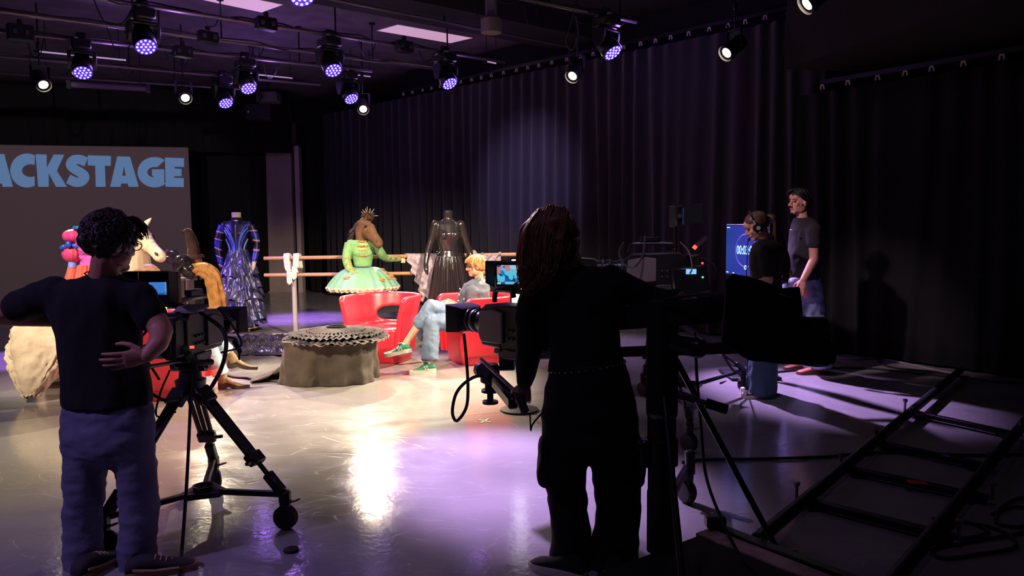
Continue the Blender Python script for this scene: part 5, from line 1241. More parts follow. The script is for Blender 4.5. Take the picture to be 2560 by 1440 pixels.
# ---- the standing person at right
Y4 = 7.8; rt = D(2030, 930, Y4); rt.z = 0
t = thing('person', 'tall person in charcoal t-shirt and loose jeans standing sideways before the right curtain', 'person', rt)
k4 = 1.06; fr = head_frame(D(1998, 506, Y4), (-.93, -.34, .03)); hm, P, R = head_mb(fr, k4)
nb = D(2008, 548, Y4); hm.limb([P(-.03, 0, -.06), nb + Vector((0, 0, -.04))], [.058, .065], 14)
cb = MB(); cb.eloft(prof(Y4, [(556, 1990, 2030, .07), (580, 1985, 2045, .17), (640, 1980, 2045, .14), (695, 1978, 2040, .14), (740, 1972, 2045, .15)]))
sL, eL, wL = D(2034, 578, Y4 - .19), D(2035, 648, Y4 - .22), D(2008, 700, Y4 - .24); sR, eR, wR = D(2018, 578, Y4 + .19), D(2022, 648, Y4 + .22), D(2000, 705, Y4 + .2)
cb.limb([sL, eL, wL], [.056, .046, .034]); cb.limb([sR, eR, wR], [.056, .046, .034])
for y_ in (-.1, .1): cb.limb([D(2010, 730, Y4 + y_), D(2030, 820, Y4 + y_), D(2052, 915, Y4 + y_)], [.085, .06, .042])
hb = hand_mb(wL, Vector((-.32, -.1, -.92)), (.35, .6, -.1), (-.9, -.2, .2), 1.08, .55); hb2 = hand_mb(wR, Vector((-.3, 0, -.95)), (.2, -.8, 0), (-.9, .2, .2), 1.05, .5)
body(t, cb, [(hm, .006), (hb, .0045), (hb2, .006)], M_skin); eyes_(t, P, k4)
part('moustache', MB().limb([P(.098, -.018, -.048), P(.101, 0, -.046), P(.098, .018, -.048)], [.004, .006, .004], 8), M_hairk, t, world=True)
part('beard', MB().ell(P(.078, 0, -.103), (.014, .02, .011), R, 12, 8), M_hairk, t, world=True)
part('lips', MB().ell(P(.092, 0, -.066), (.006, .018, .009), R, 10, 6), M_lip, t, world=True)
mb = MB(); mb.eloft(prof(Y4, [(545, 1984, 2026, .075), (556, 1982, 2044, .14), (576, 1977, 2056, .20), (610, 1973, 2060, .20), (650, 1970, 2052, .18), (690, 1967, 2048, .175), (702, 1968, 2048, .17)]))
mb.limb([sL, D(2035, 606, Y4 - .20)], [.082, .078]); mb.limb([sR, D(2020, 606, Y4 + .2)], [.082, .078])
mb = remesh(mb, .012, 3); part('t_shirt', wrinkle(mb, .010, (9, 9, 6)), M_tee2, t, world=True, ang=180)
p_ = D(1982, 574, Y4 - .17); part('chest_print', MB().box(p_ + Vector((-.035, -.05, 0)), (.012, .04, .008)), WHITE, t, world=True)
mb = MB(); mb.eloft(prof(Y4, [(692, 1962, 2050, .165), (740, 1958, 2056, .185), (790, 1962, 2060, .19), (815, 1968, 2062, .18)]))
for y_, dx in ((-.10, 4), (.11, -14)): mb.eloft(prof(Y4 + y_, [(790, 1975 + dx, 2058 + dx, .11), (830, 1992 + dx, 2063 + dx, .11), (870, 2010 + dx, 2070 + dx, .115), (905, 2020 + dx, 2074 + dx, .125), (920, 2024 + dx, 2072 + dx, .12)]))
part('jeans', wrinkle(remesh(mb, .012, 3), .018, (8, 8, 10)), mat('washed_denim', S(158, 166, 196), .85, col2=S(134, 144, 182), nscale=5, bump=.1, bscale=90), t, world=True, ang=180)
for ax, y_ in ((2048, -.12), (2036, .12)):
    p_ = G(ax, 934, 0) + Vector((0, y_ + .12, 0)); shoe_parts(t, p_, (-1, -.12, 0), .30, mat('reddish_leather_shoe', S(190, 110, 88), .5), mat('brown_sole', S(120, 70, 56), .6), .085)
rn = random.Random(6); hh = cap_hair(fr, k4, lambda a, b, h: (h > .058 and a < .08 or a < -.015 and h > -.05), .018, .008, .01, (24, 24, 14))
c, f, r, u = fr; PP = lambda a, b, h: c + (f * a + r * b + u * h) * k4
for sg in (-1, 1): hh.merge(strands([[PP(.06, .01 * sg, .125), PP(.085, .055 * sg, .10), PP(.055, .085 * sg, .05), PP(.01, .092 * sg, .02)], [PP(.03, .0, .128), PP(.05, .07 * sg, .10), PP(.02, .093 * sg, .05), PP(-.03, .09 * sg, .01)], [PP(.0, .0, .13), PP(-.04, .07 * sg, .1), PP(-.07, .08 * sg, .03), PP(-.08, .06 * sg, -.05)]], 60, .010, rn, .006))
part('hair', hh, M_hairk, t, world=True, ang=180)

# ---- the blond person seated in the right chair
Y5 = 8.72; rt = Vector((-.55, 8.5, 0))
t = thing('person', 'seated person with short blond hair, glasses, denim shirt and green sneakers, legs crossed', 'person', rt)
k5 = .98; fr = head_frame(D(1190, 666, Y5), (-.97, -.12, -.06)); hm, P, R = head_mb(fr, k5)
nb = D(1198, 702, Y5); hm.limb([P(-.03, 0, -.06), nb + Vector((0, 0, -.03))], [.05, .055], 14)
cb = MB(); cb.eloft(prof(Y5, [(704, 1182, 1212, .06), (725, 1162, 1212, .15), (770, 1156, 1212, .13), (810, 1150, 1222, .15), (838, 1150, 1225, .15)]))
sL, eL, wL = D(1180, 728, Y5 - .18), D(1174, 776, Y5 - .22), D(1122, 758, Y5 - .3); sR, eR, wR = D(1188, 728, Y5 + .16), D(1170, 775, Y5 + .2), D(1120, 752, Y5 - .12)
cb.limb([sL, eL, wL], [.048, .038, .027]); cb.limb([sR, eR, wR], [.048, .038, .027])
hA, kA, aA = D(1190, 806, Y5 - .05), D(1078, 768, 8.30), D(1012, 862, 8.12)      # upper crossing leg
hB, kB, aB = D(1190, 812, Y5 - .16), D(1080, 806, 8.16), D(1074, 906, 8.02)      # standing leg
cb.limb([hA, kA, aA], [.08, .056, .036]); cb.limb([aA, aA + Vector((-.05, 0, -.05))], [.036, .034]); cb.limb([hB, kB, aB], [.08, .056, .036])
hb = hand_mb(wL, Vector((-.95, -.1, -.1)), (.1, .3, -.9), (.1, .8, .5), .92, .7); hb2 = hand_mb(wR, Vector((-.8, -.5, -.1)), (.1, -.2, -.9), (-.3, -.6, .5), .92, .6)
body(t, cb, [(hm, .006), (hb, .0045), (hb2, .0045)], M_skin); eyes_(t, P, k5, brow=M_hairg)
part('lips', MB().ell(P(.090, 0, -.066), (.006, .018, .009), R, 10, 6), M_lip, t, world=True)
mb = MB(); mb.eloft(prof(Y5, [(698, 1178, 1214, .07), (710, 1160, 1222, .14), (728, 1148, 1224, .19), (760, 1140, 1224, .17), (795, 1140, 1228, .17), (820, 1140, 1230, .17)]))
mb.limb([sL, eL, eL.lerp(wL, .55)], [.07, .056, .046]); mb.limb([sR, eR, eR.lerp(wR, .5)], [.07, .056, .046])
part('denim_shirt', wrinkle(remesh(mb, .012, 3), .012, (12, 12, 9)), M_dshirt, t, world=True, ang=180)
cl_ = MB()
for s_ in (-1, 1): cl_.add([nb + f * 0 + Vector((-.01, .05 * s_, .05)), nb + Vector((-.09, .03 * s_, -.04)), nb + Vector((-.07, .10 * s_, -.05)), nb + Vector((.03, .09 * s_, .03))], [(0, 1, 2, 3)])
part('collar', cl_, M_dshirt, t, world=True, solid=.008)
[part('button', MB().ell(p, .009, None, 8, 6), WHITE, t, world=True) for p in (D(1150, 722, Y5 - .12), D(1148, 737, Y5 - .12), D(1146, 752, Y5 - .12), D(1144, 767, Y5 - .12), D(1160, 748, Y5 - .18), D(1172, 735, Y5 - .2))]
mb = MB(); mb.limb([hA + Vector((.06, .02, 0)), hA, kA, kA.lerp(aA, .45)], [.12, .11, .086, .078]); mb.limb([hB + Vector((.06, 0, 0)), hB, kB], [.12, .11, .086])
mb.tube([kB, kB.lerp(aB, .5), kB.lerp(aB, .95)], [.086, .09, .095], 18); mb.limb([hA.lerp(hB, .5) + Vector((.08, 0, .02))], [.14])
part('jeans', wrinkle(remesh(mb, .011, 3), .012, (14, 14, 14)), M_jeanl, t, world=True, ang=180)
hem = kA.lerp(aA, .45); 
M_snk = mat('green_suede_mesh', S(48, 138, 104), .7, col2=S(70, 150, 124), nscale=12); M_grey2 = mat('grey_mesh', S(120, 140, 136), .7)
def sneaker(a_, d, roll=0):
    up, Q = shoe_parts(t, a_, d, .285, M_snk, M_sole, .115, sh=.042, wdt=.05)
    mb = MB(); sd = -1 if True else 1
    yv = (Q(0, 1, 0) - Q(0, 0, 0)); s_ = -1 if yv.y > 0 else 1
    pts = [Q(.045, .051 * s_, .046), Q(.053, .047 * s_, .078), Q(.078, .052 * s_, .046), Q(.086, .048 * s_, .074)]
    mb.tube(pts, .0055, 6); mb.tube([Q(.036, .051 * s_, .044), Q(.092, .053 * s_, .044)], .003, 6); mb.tube([Q(.044, .047 * s_, .081), Q(.098, .048 * s_, .076)], .003, 6)
    part('side_mark', mb, M_sole, up, world=True, label='pale letter N mark')
    mb = MB(); mb.tube(spl([Q(.02, .03, .102), Q(-.05, .0, .09), Q(.02, -.03, .102), Q(.05, 0, .112)], 5), .009, 8); part('collar', mb, M_sole, up, world=True)
    mb = MB(); [mb.tube([Q(.055 + .022 * q, -.028, .08 - .009 * q), Q(.06 + .022 * q, 0, .09 - .01 * q), Q(.065 + .022 * q, .028, .078 - .009 * q)], .0045, 6) for q in range(4)]; mb.ell(Q(.05, 0, .108), (.025, .03, .012)); part('laces', mb, mat('dark_green_lace', S(40, 84, 74), .7), up, world=True)
    part('toe_overlay', MB().ell(Q(.165, .0, .030), (.05, .047, .022), None, 14, 8), M_grey2, up, world=True)
fA = aA + Vector((.015, 0, -.085)); sneaker(fA, (-.93, -.2, -.16))
p_ = D(1085, 925, 7.98); p_.z = 0.0; sneaker(Vector((aB.x, aB.y, 0)), (-.8, -.52, 0))
rn = random.Random(8); hh = cap_hair(fr, k5, lambda a, b, h: (h > .055 or a < .0 and h > -.04), .017, .008, .012, (28, 28, 20))
c, f, r, u = fr; PP = lambda a, b, h: c + (f * a + r * b + u * h) * k5
for sg in (-1, 1): hh.merge(strands([[PP(-.03, .02 * sg, .135), PP(.05, .05 * sg, .12), PP(.10, .05 * sg, .085), PP(.115, .045 * sg, .05)], [PP(-.04, .03 * sg, .13), PP(.02, .08 * sg, .10), PP(.05, .092 * sg, .05), PP(.04, .093 * sg, .0)], [PP(-.05, .02 * sg, .13), PP(-.09, .07 * sg, .08), PP(-.10, .08 * sg, .01), PP(-.085, .07 * sg, -.05)]], 60, .010, rn, .007))
part('hair', hh, M_hairg, t, world=True, ang=180); glasses_(t, P, k5, r, u)

# ---- the booted person in the left chair
Y6 = 7.05; rt = Vector((-2.95, 7.0, 0))
t = thing('person', 'seated person in pale rolled jeans and pointed suede boots, half hidden by left camera', 'person', rt)
fr = head_frame(D(376, 696, Y6), (.45, .88, .10)); hm, P, R = head_mb(fr, .98)
nb = D(376, 742, Y6); hm.limb([P(-.03, 0, -.06), nb + Vector((0, 0, -.03))], [.05, .055], 14)
M_beige = mat('beige_knit', S(206, 172, 146), .85, bump=.2, bscale=60)
cb = MB(); cb.eloft(prof(Y6, [(745, 365, 395, .06), (775, 352, 405, .15), (830, 352, 402, .13), (880, 348, 410, .14)]))
sL, eL, wL = D(380, 772, Y6 - .17), D(398, 835, Y6 - .2), D(455, 800, Y6 - .12); sR, eR, wR = D(378, 772, Y6 + .17), D(405, 830, Y6 + .2), D(462, 778, Y6 + .08)
cb.limb([sL, eL, wL], [.048, .038, .027]); cb.limb([sR, eR, wR], [.048, .038, .027])
hA, kA, aA = D(392, 868, Y6 + .08), D(505, 812, Y6 + .25), D(572, 886, Y6 + .42); hB, kB, aB = D(392, 872, Y6 - .06), D(512, 842, Y6 + .15), D(556, 944, Y6 + .22)
cb.limb([hA, kA, aA], [.08, .056, .036]); cb.limb([hB, kB, aB], [.08, .056, .036])
hb = hand_mb(wL, Vector((.9, .1, .2)), (0, .3, -.9), (0, .8, .5), .92, .5); hb2 = hand_mb(wR, Vector((.85, .0, .3)), (.1, -.6, -.6), (0, -.3, .9), .92, .35)
body(t, cb, [(hm, .007), (hb, .005), (hb2, .005)], M_skin); eyes_(t, P, .98)
mb = MB(); mb.eloft(prof(Y6, [(738, 362, 398, .07), (755, 348, 410, .15), (780, 345, 412, .18), (830, 346, 408, .16), (880, 342, 414, .17)])); mb.limb([sL, eL, eL.lerp(wL, .8)], [.07, .056, .04]); mb.limb([sR, eR, eR.lerp(wR, .6)], [.07, .056, .042])
part('knit_top', wrinkle(remesh(mb, .012, 3), .012, (12, 12, 9)), M_beige, t, world=True, ang=180)
mb = MB(); mb.limb([hA, kA, kA.lerp(aA, .78)], [.11, .08, .068]); mb.limb([hB, kB, kB.lerp(aB, .78)], [.11, .08, .07]); part('jeans', wrinkle(remesh(mb, .011, 3), .008, (14, 14, 14)), M_jeanp, t, world=True, ang=180)
M_cuff = mat('pale_turned_cuff', S(226, 222, 214), .85); M_boot = mat('taupe_suede', S(150, 124, 92), .85, col2=S(136, 112, 82), nscale=8); M_sock = mat('grey_sock', S(110, 96, 92), .85); M_bsole = mat('brown_boot_heel', S(70, 52, 40), .6)
for kk_, aa_, dv, lift in ((kA, aA, (.93, .25, -.12), True), (kB, aB, (.95, .15, 0), False)):
    a0, a1 = kk_.lerp(aa_, .72), kk_.lerp(aa_, .90); part('cuff', MB().tube([a0, a1, a1, a0], [.076, .080, .07, .066], 20), M_cuff, t, world=True)
    part('sock', MB().tube([kk_.lerp(aa_, .86), kk_.lerp(aa_, 1.0)], [.046, .044], 16), M_sock, t, world=True)
    base = aa_ + Vector((.03, .01, -.14)) if lift else Vector((aa_.x + .015, aa_.y, 0.0))
    up, Q = shoe_parts(t, base, dv, .245, M_boot, M_bsole, .10, pointed=True, heel=.035, name='boot')
    part('shaft', MB().tube([Q(.0, 0, .06), Q(-.012, 0, .10), aa_.lerp(kk_, .04)], [.048, .047, .05], 18), M_boot, up, world=True)
rn = random.Random(18); hh = cap_hair(fr, .98, lambda a, b, h: (h > .055 or a < .01 and h > -.06), .017, .008, .006, (30, 30, 20))
c, f, r, u = fr; hh.ell(c - f * .115 + u * .06, (.05, .05, .05)); part('hair', hh, mat('mid_brown_hair', S(150, 108, 78), .5, col2=S(118, 82, 58), nscale=24, bump=.4, bscale=60), t, world=True, ang=180)
# ------------------------------------------------------------------ broadcast cameras
M_body = mat('camera_body', S(34, 32, 34), .4); M_panel2 = mat('camera_side_panel', S(128, 114, 112), .45)
M_redled = mat('red_tally', S(255, 40, 30), .4, emit=(1, .05, .03, 1), estr=4)
M_green = mat('green_tape', S(30, 120, 50), .6); M_grnled = mat('green_led', S(40, 255, 120), .4, emit=(.1, 1, .4, 1), estr=3)
def screen_mat(name, cols, scale=6, estr=1.0, seed=0):
    M = bpy.data.materials.new(name); M.use_nodes = True; nt = M.node_tree; b = nt.nodes['Principled BSDF']; L = nt.links.new
    tc = nt.nodes.new('ShaderNodeTexCoord'); mp = nt.nodes.new('ShaderNodeMapping'); mp.inputs['Location'].default_value = (seed, seed, seed); v = nt.nodes.new('ShaderNodeTexVoronoi'); v.distance = 'CHEBYCHEV'; v.inputs['Scale'].default_value = scale
    r = nt.nodes.new('ShaderNodeValToRGB'); r.color_ramp.interpolation = 'CONSTANT'; el = r.color_ramp.elements; el[0].color = cols[0]; el[1].color = cols[1]; el[1].position = 1 / len(cols)
    for i, c_ in enumerate(cols[2:], 2): el.new(i / len(cols)).color = c_
    sp = nt.nodes.new('ShaderNodeSeparateColor'); L(tc.outputs['Object'], mp.inputs[0]); L(mp.outputs[0], v.inputs[0]); L(v.outputs['Color'], sp.inputs[0]); L(sp.outputs[0], r.inputs[0])
    b.inputs['Base Color'].default_value = (0, 0, 0, 1); L(r.outputs[0], b.inputs['Emission Color']); b.inputs['Emission Strength'].default_value = estr; b.inputs['Roughness'].default_value = .2; return M
M_scr1 = screen_mat('viewfinder_picture', [S(46, 110, 190), S(30, 84, 165), S(90, 150, 210), S(60, 120, 200)], 22, 1.0)
M_scr2 = screen_mat('viewfinder_picture_cyan', [S(30, 120, 180), S(16, 50, 90), S(90, 190, 220), S(24, 84, 150), S(150, 200, 215), S(190, 120, 140)], 30, 1.0, 3)
M_scr3 = screen_mat('viewfinder_picture_blue', [S(60, 110, 220), S(90, 130, 240), S(190, 140, 200)], 30, 1.1, 5)
def vpart(name, mb, m, root, M, par=None, **kw):
    o = MB(); o.merge(mb, M); return part(name, o, m, par or root, **kw)
def broadcast_camera(label, loc, yaw, scr, vf=(-.08, 0.0, .36), vf_yaw=0.0, vf_size=(.17, .10), k=1.0, side_panels=True, box_lens=True, pitch=0.0, hs=1.0):
    t = thing('broadcast_camera', label, 'video camera', loc, yaw); K = Matrix.Scale(k, 4) @ Matrix.Rotation(pitch, 4, 'Y'); q = lambda n_, mb, m, par=None, **kw: vpart(n_, mb, m, t, K, par, **kw)
    mb = MB(); mb.loft([[Vector((x, sy * w_, z)) for x, z in ((-.20, .03), (.17, .03), (.20, .07), (.20, .20), (.14, .245), (-.18, .255), (-.22, .22), (-.22, .06))] for sy, w_ in ((-1, .075), (1, .075))]); bd = q('body', mb, M_body, bev=.008)
    for s_ in (-1, 1):
        mb = MB(); mb.loft([[Vector((x, s_ * (.0755 + d_), z)) for x, z in ((-.02, .06), (.155, .05), (.185, .09), (.17, .205), (.06, .225), (-.02, .215))] for d_ in (0, .014)]); q('side_panel', mb, M_panel2 if side_panels else DGREY, bev=.006)
        mb = MB(); mb.loft([[Vector((x, s_ * (.0755 + d_), z)) for x, z in ((-.16, .035), (-.03, .035), (.02, .0), (-.02, -.015), (-.14, -.0))] for d_ in (-.01, .012)]); q('shoulder_plate', mb, DGREY, bev=.004)
        [q('button', MB().lathe([(.007, 0), (.007, .01), (.004, .012)], 10, zdir((-.06 - .035 * (i_ % 3), .0755 * s_, .09 + .04 * (i_ // 3)), (0, s_, 0))), DGREY, bd) for i_ in range(6)]
    q('rear_block', MB().box((-.27, 0, .14), (.10, .13, .20), None, .012), M_body)
    mb = MB(); mb.box((-.32, 0, .13), (.05, .10, .15), None, .01); q('battery', mb, BLACKP)
    mb = MB(); mb.tube(spl([(-.16, 0, .25), (-.15, 0, .30), (-.08, 0, .315), (.10, 0, .315), (.15, 0, .30), (.16, 0, .25)], 5), .013, 8); q('handle', mb, BLACKP)
    mb = MB(); mb.lathe([(.05, .19), (.062, .20), (.062, .24), (.055, .245), (.055, .28), (.063, .285), (.063, .32), (.057, .325), (.057, .40)], 28, zdir((0, 0, .14), (1, 0, 0))); ln = q('lens', mb, BLACKP)
    mb = MB(); [mb.lathe([(.0645, z_), (.067, z_ + .004), (.0645, z_ + .012)], 36, zdir((0, 0, .14), (1, 0, 0))) for z_ in (.205, .29, .34)]; q('focus_ring', mb, DGREY, ln)
    mb = MB(); mb.box((.27, -.075, .13), (.11, .045, .08), None, .015); q('servo_grip', mb, BLACKP, ln)
    if box_lens:
        mb = MB(); mb.loft([[Vector((x, y * w_, .14 + z * h_)) for y, z in ((-1, -1), (1, -1), (1, 1), (-1, 1))] for x, w_, h_ in ((.38, .058, .055), (.40, .078, .068), (.50, .088, .078), (.50, .080, .070), (.42, .06, .05))]); q('lens_hood', mb, BLACKM, bev=.005)
    q('front_glass', MB().lathe([(.001, .402), (.045, .398)], 24, zdir((0, 0, .14), (1, 0, 0)), cap=False), mat('lens_glass', S(16, 16, 30), .05), ln)
    mb = MB(); mb.box((.02, 0, .345), (.14, .04, .035), None, .006); mb.tube([(.08, 0, .36), (.08, .0, .43)], .005, 6); q('microphone_receiver', mb, BLACKP)
    # viewfinder on its arm
    W, H = vf_size; Mv = K @ Matrix.Translation(vf) @ Matrix.Rotation(vf_yaw, 4, 'Z')
    v = vpart('viewfinder', MB().box((0.02, 0, 0), (.05, (W + .03) * hs, (H + .035) * hs), None, .008), BLACKP, t, Mv)
    vpart('screen', MB().box((-.0065, 0, 0), (.003, W, H)), scr, t, Mv, v, smooth=False)
    mb = MB(); a, b_ = (W / 2 + .014) * hs, (H / 2 + .016) * hs
    for (y0, z0, y1, z1) in ((-a, b_, a, b_), (-a, -b_, -a, b_), (a, -b_, a, b_)):
        dx = -.13; mb.add([(-.006, y0, z0), (-.006, y1, z1), (dx, y1 * 1.15, z1 * 1.15 if z1 > 0 else z1 * .5), (dx, y0 * 1.15, z0 * 1.15 if z0 > 0 else z0 * .5)], [(0, 1, 2, 3)])
    vpart('sun_hood', mb, BLACKM, t, Mv, v, solid=.004, smooth=False)
    mb = MB(); mb.tube([(.02, W / 2 + .03, 0), (.02, -W / 2 - .03, 0)], .016, 12); vpart('tilt_knob', mb, DGREY, t, Mv, v)
    p0 = Vector((vf[0] + .02 * math.cos(vf_yaw), vf[1] + .02 * math.sin(vf_yaw), vf[2] - H / 2 - .01)); mb = MB(); mb.tube([p0, (p0.x, p0.y, .30), (min(max(p0.x, -.1), .1), 0, .285)], .013, 8); q('viewfinder_arm', mb, BLACK)
    q('tally_lamp', MB().box((-.222, .03, .20), (.006, .018, .012)), M_redled, bd)
    for (a0, a1, a2) in (((.15, -.08, .24), (.25, -.15, .02), (.12, -.09, .0)), ((-.30, .03, .22), (-.42, .06, .12), (-.33, .02, -.06))):
        mb = MB(); mb.tube([K @ p for p in spl([a0, Vector(a0).lerp(Vector(a1), .6) + Vector((0, 0, .03)), a1, a2], 6)], .006 * k, 6); part('cable', mb, RUBBER, t)
    q('mount_plate', MB().box((-.02, 0, .005), (.26, .09, .03), None, .005), DGREY)
    return t, K
def dolly_tripod(label, top, wheels, hub_z=.17, head_yaw=0.0, pan=None, pan_grip=True, spread=True, wr=.06):
    top = Vector(top); c0 = sum((Vector(w_) for w_ in wheels), Vector()) / 3; c0.z = 0
    t = thing('camera_tripod', label, 'tripod', c0); q = lambda n_, mb, m, par=None, **kw: part(n_, mb, m, par or t, world=True, **kw)
    cz = top.z - .17
    mb = MB(); mb.lathe([(.045, -.17), (.075, -.16), (.08, -.11), (.06, -.10), (.055, -.06), (.07, -.05), (.072, -.03)], 24, Matrix.Translation(top)); q('bowl', mb, BLACK)
    mb = MB(); mb.box(top + Vector((0, 0, -.02)), (.13, .13, .05), None, .015); mb.tube([top + Vector((-.09, 0, -.02)), top + Vector((.09, 0, -.02))], .045, 18); hd = q('fluid_head', mb, BLACK)
    q('drag_knob', MB().tube([top + Vector((.09, 0, -.02)), top + Vector((.108, 0, -.02))], .03, 14), DGREY, hd)
    for w_ in wheels:
        w_ = Vector(w_); d = (w_ - c0).normalized(); sd = Vector((-d.y, d.x, 0)); cr = Vector((top.x, top.y, cz)) + d * .06; ft = Vector((w_.x, w_.y, wr * 2 + .075)) - d * .02
        mid = cr.lerp(ft, .68); ax = (ft - cr).normalized()
        mb = MB(); mb.tube([cr + sd * .032, mid + sd * .028], .014, 10); mb.tube([cr - sd * .032, mid - sd * .028], .014, 10); lg = q('leg', mb, BLACK)
        q('lower_tube', MB().tube([cr.lerp(ft, .12) , ft], .013, 10), BLACK, lg)
        mb = MB(); mb.beam(mid - ax * .035, mid + ax * .035, .10, .045, .008); mb.beam(mid + ax * .01 - sd * .05, mid + ax * .01 - sd * .085 , .02, .015); q('leg_clamp', mb, BLACKP, lg)
        mb = MB(); mb.beam(cr - ax * .02, cr + ax * .08, .105, .05, .008); q('leg_joint', mb, BLACKP, lg)
        mb = MB(); mb.beam(ft - ax * .12, ft + ax * .01, .05, .05, .008); mb.box((w_.x, w_.y, wr * 2 + .045), (.055, .055, .07), None, .01); q('foot_block', mb, BLACKP, lg)
        cs = q('caster', MB().box(Vector((w_.x, w_.y, wr * 2 + .005)) + d * .0, (.05, .05, .03), None, .008), BLACKP)
        wd_ = Vector((d.y, -d.x, 0)) if abs(d.x) > .5 else Vector((.8, .6, 0)).normalized(); wc = Vector((w_.x, w_.y, wr + .001))
        mb = MB(); mb.lathe([(wr * .5, -.03), (wr * .86, -.028), (wr, -.018), (wr, .018), (wr * .86, .028), (wr * .5, .03)], 26, zdir(wc, wd_)); q('wheel', mb, RUBBER, cs)
        mb = MB(); mb.beam(wc + Vector((0, 0, wr + .012)) , wc + Vector((0, 0, wr + .03)) + Vector((.7, -.3, .1)).normalized() * .085, .035, .01, .003); q('brake_pedal', mb, DGREY, cs)
        if spread: q('spreader_arm', MB().beam(Vector((c0.x, c0.y, hub_z)) + d * .05, Vector((w_.x, w_.y, wr * 2 + .06)), .03, .028, .004), BLACK)
    if spread:
        mb = MB(); r_ = []
        for z in (hub_z - .02, hub_z + .012):
            r_.append([c0 + Vector((0, 0, z)) + (Vector(w_) - c0).normalized() * .115 * f_ + Vector((-(Vector(w_) - c0).normalized().y, (Vector(w_) - c0).normalized().x, 0)) * g_ for w_ in sorted(wheels, key=lambda p: math.atan2(p[1] - c0.y, p[0] - c0.x)) for f_, g_ in ((1, -.03), (1, .03))])
        mb.loft(r_); q('spreader_hub', mb, BLACKP, bev=.006)
        q('hub_ring', MB().lathe([(.05, hub_z + .012), (.055, hub_z + .03), (.045, hub_z + .03), (.04, hub_z + .014)], 24, Matrix.Translation(c0)), BLACKP)
    if pan:
        a, b_ = Vector(pan[0]), Vector(pan[1]); mb = MB(); mb.tube([a, b_], .010, 10); ph = q('pan_bar', mb, DGREY)
        if pan_grip: q('grip', MB().tube([a.lerp(b_, .72), b_], .018, 12), RUBBER, ph)
    return t
# -- left camera
T1 = D(474, 898, 4.04)
w1 = [G(715, 1322), G(262, 1388), G(537, 1222)]
dolly_tripod('black wheeled tripod carrying the left camera, legs wide, between cameraman and viewer', T1, w1, .17, 0, (D(470, 900, 4.0), D(322, 925, 3.42)), wr=.062)
cam1, K1 = broadcast_camera('black video camera seen from behind at left, blue viewfinder picture and green taped cable', (T1.x + .02, T1.y + .02, T1.z + .012), math.radians(86), M_scr1, (-.20, .075, .385), math.radians(4), (.088, .064), 1.0, False, True, 0.0, 1.7)
gc = spl([D(444, 815, 3.86), D(448, 850, 3.84), D(466, 880, 3.82), D(492, 905, 3.86), D(530, 905, 3.95)], 6)
o = part('cable', MB().tube(gc, .016, 8), RUBBER, cam1, world=True)
for q0 in (3, 6, 10, 13): part('green_band', MB().tube(gc[q0:q0 + 3], .019, 10), M_green, o, world=True)
p = D(478, 770, 3.86); part('shot_card', MB().box(p, (.15, .08, .004), Matrix.Rotation(.35, 3, 'X')), mat('grey_paper', S(150, 142, 138), .8), cam1, world=True)
part('record_lamp', MB().box(D(480, 868, 3.74), (.02, .006, .012)), M_redled, cam1, world=True)
mb = MB(); mb.tube(spl([D(500, 780, 3.95), D(560, 830, 3.9), D(560, 900, 3.9), D(530, 965, 3.92), D(505, 985, 3.98)], 8), .011, 8); part('cable', mb, RUBBER, cam1, world=True)
mb = MB(); mb.limb([D(560, 845, 4.4), D(585, 850, 4.5), D(600, 880, 4.45), D(598, 898, 4.45)], [.015, .02, .014, .006], 8); part('lens_lever', mb, BLACKP, cam1, world=True)
mb = MB(); mb.tube(spl([D(478, 940, 3.88), D(474, 1060, 3.8), D(466, 1220, 3.62), D(456, 1360, 3.48), G(450, 1436) + Vector((0, 0, .012)), G(440, 1520) + Vector((0, 0, .012))], 8), .0085, 8)
solo('hanging_cable', mb, RUBBER, 'black cable hanging from the left camera straight down to the floor', 'cable')
mb = MB(); mb.tube(spl([D(425, 925, 3.9), D(400, 985, 3.85), D(392, 1040, 3.84), D(440, 1030, 3.9)], 8), .005, 6); mb.tube(spl([D(380, 985, 3.8), D(410, 1000, 3.8), D(445, 1000, 3.9)], 6), .008, 6)
part('cable', mb, RUBBER, cam1, world=True)

# -- right rear camera
T3 = D(1650, 722, 6.2)
dolly_tripod('black wheeled tripod under the rear camera, beside the crane column', (T3.x, T3.y, T3.z - .02), [G(1857, 976), G(1608, 990), G(1722, 1128)], .2, 0, (T3, D(1770, 760, 5.9)), wr=.065)
cam3, K3 = broadcast_camera('dark video camera in profile behind the crane, small viewfinder on top showing blue', (T3.x - .06, T3.y, T3.z), math.radians(172), M_scr3, (-.17, .04, .50), math.radians(10), (.17, .11), 1.18, True, True)
p = D(1722, 700, 6.05); part('control_unit', MB().box(p, (.28, .14, .22), Matrix.Rotation(-.12, 3, 'Y'), .012), BLACKP, cam3, world=True)
part('status_display', MB().box(D(1728, 679, 5.97), (.08, .006, .04)), mat('lit_blue_display', S(120, 190, 255), .3, emit=S(120, 185, 255), estr=1.2), cam3, world=True)
p = D(1742, 612, 6.1); part('tally_arm', MB().beam(p + Vector((-.03, 0, -.03)), p + Vector((.08, 0, .06)), .012, .03), DGREY, cam3, world=True); part('tally_lamp', MB().box(D(1737, 618, 6.07), (.03, .008, .03), Matrix.Rotation(.7, 3, 'Y')), M_redled, cam3, world=True)
part('red_lamp', MB().ell(D(1756, 658, 5.97), .009), M_redled, cam3, world=True); part('green_lamp', MB().ell(D(1757, 693, 5.97), .007), M_grnled, cam3, world=True)
mb = MB(); mb.tube(spl([D(1560, 605, 6.0), D(1548, 630, 6.0), D(1560, 660, 6.0), D(1585, 667, 6.0), D(1606, 640, 6.0), D(1613, 590, 6.05)], 8), .008, 6); part('cable', mb, DGREY, cam3, world=True)
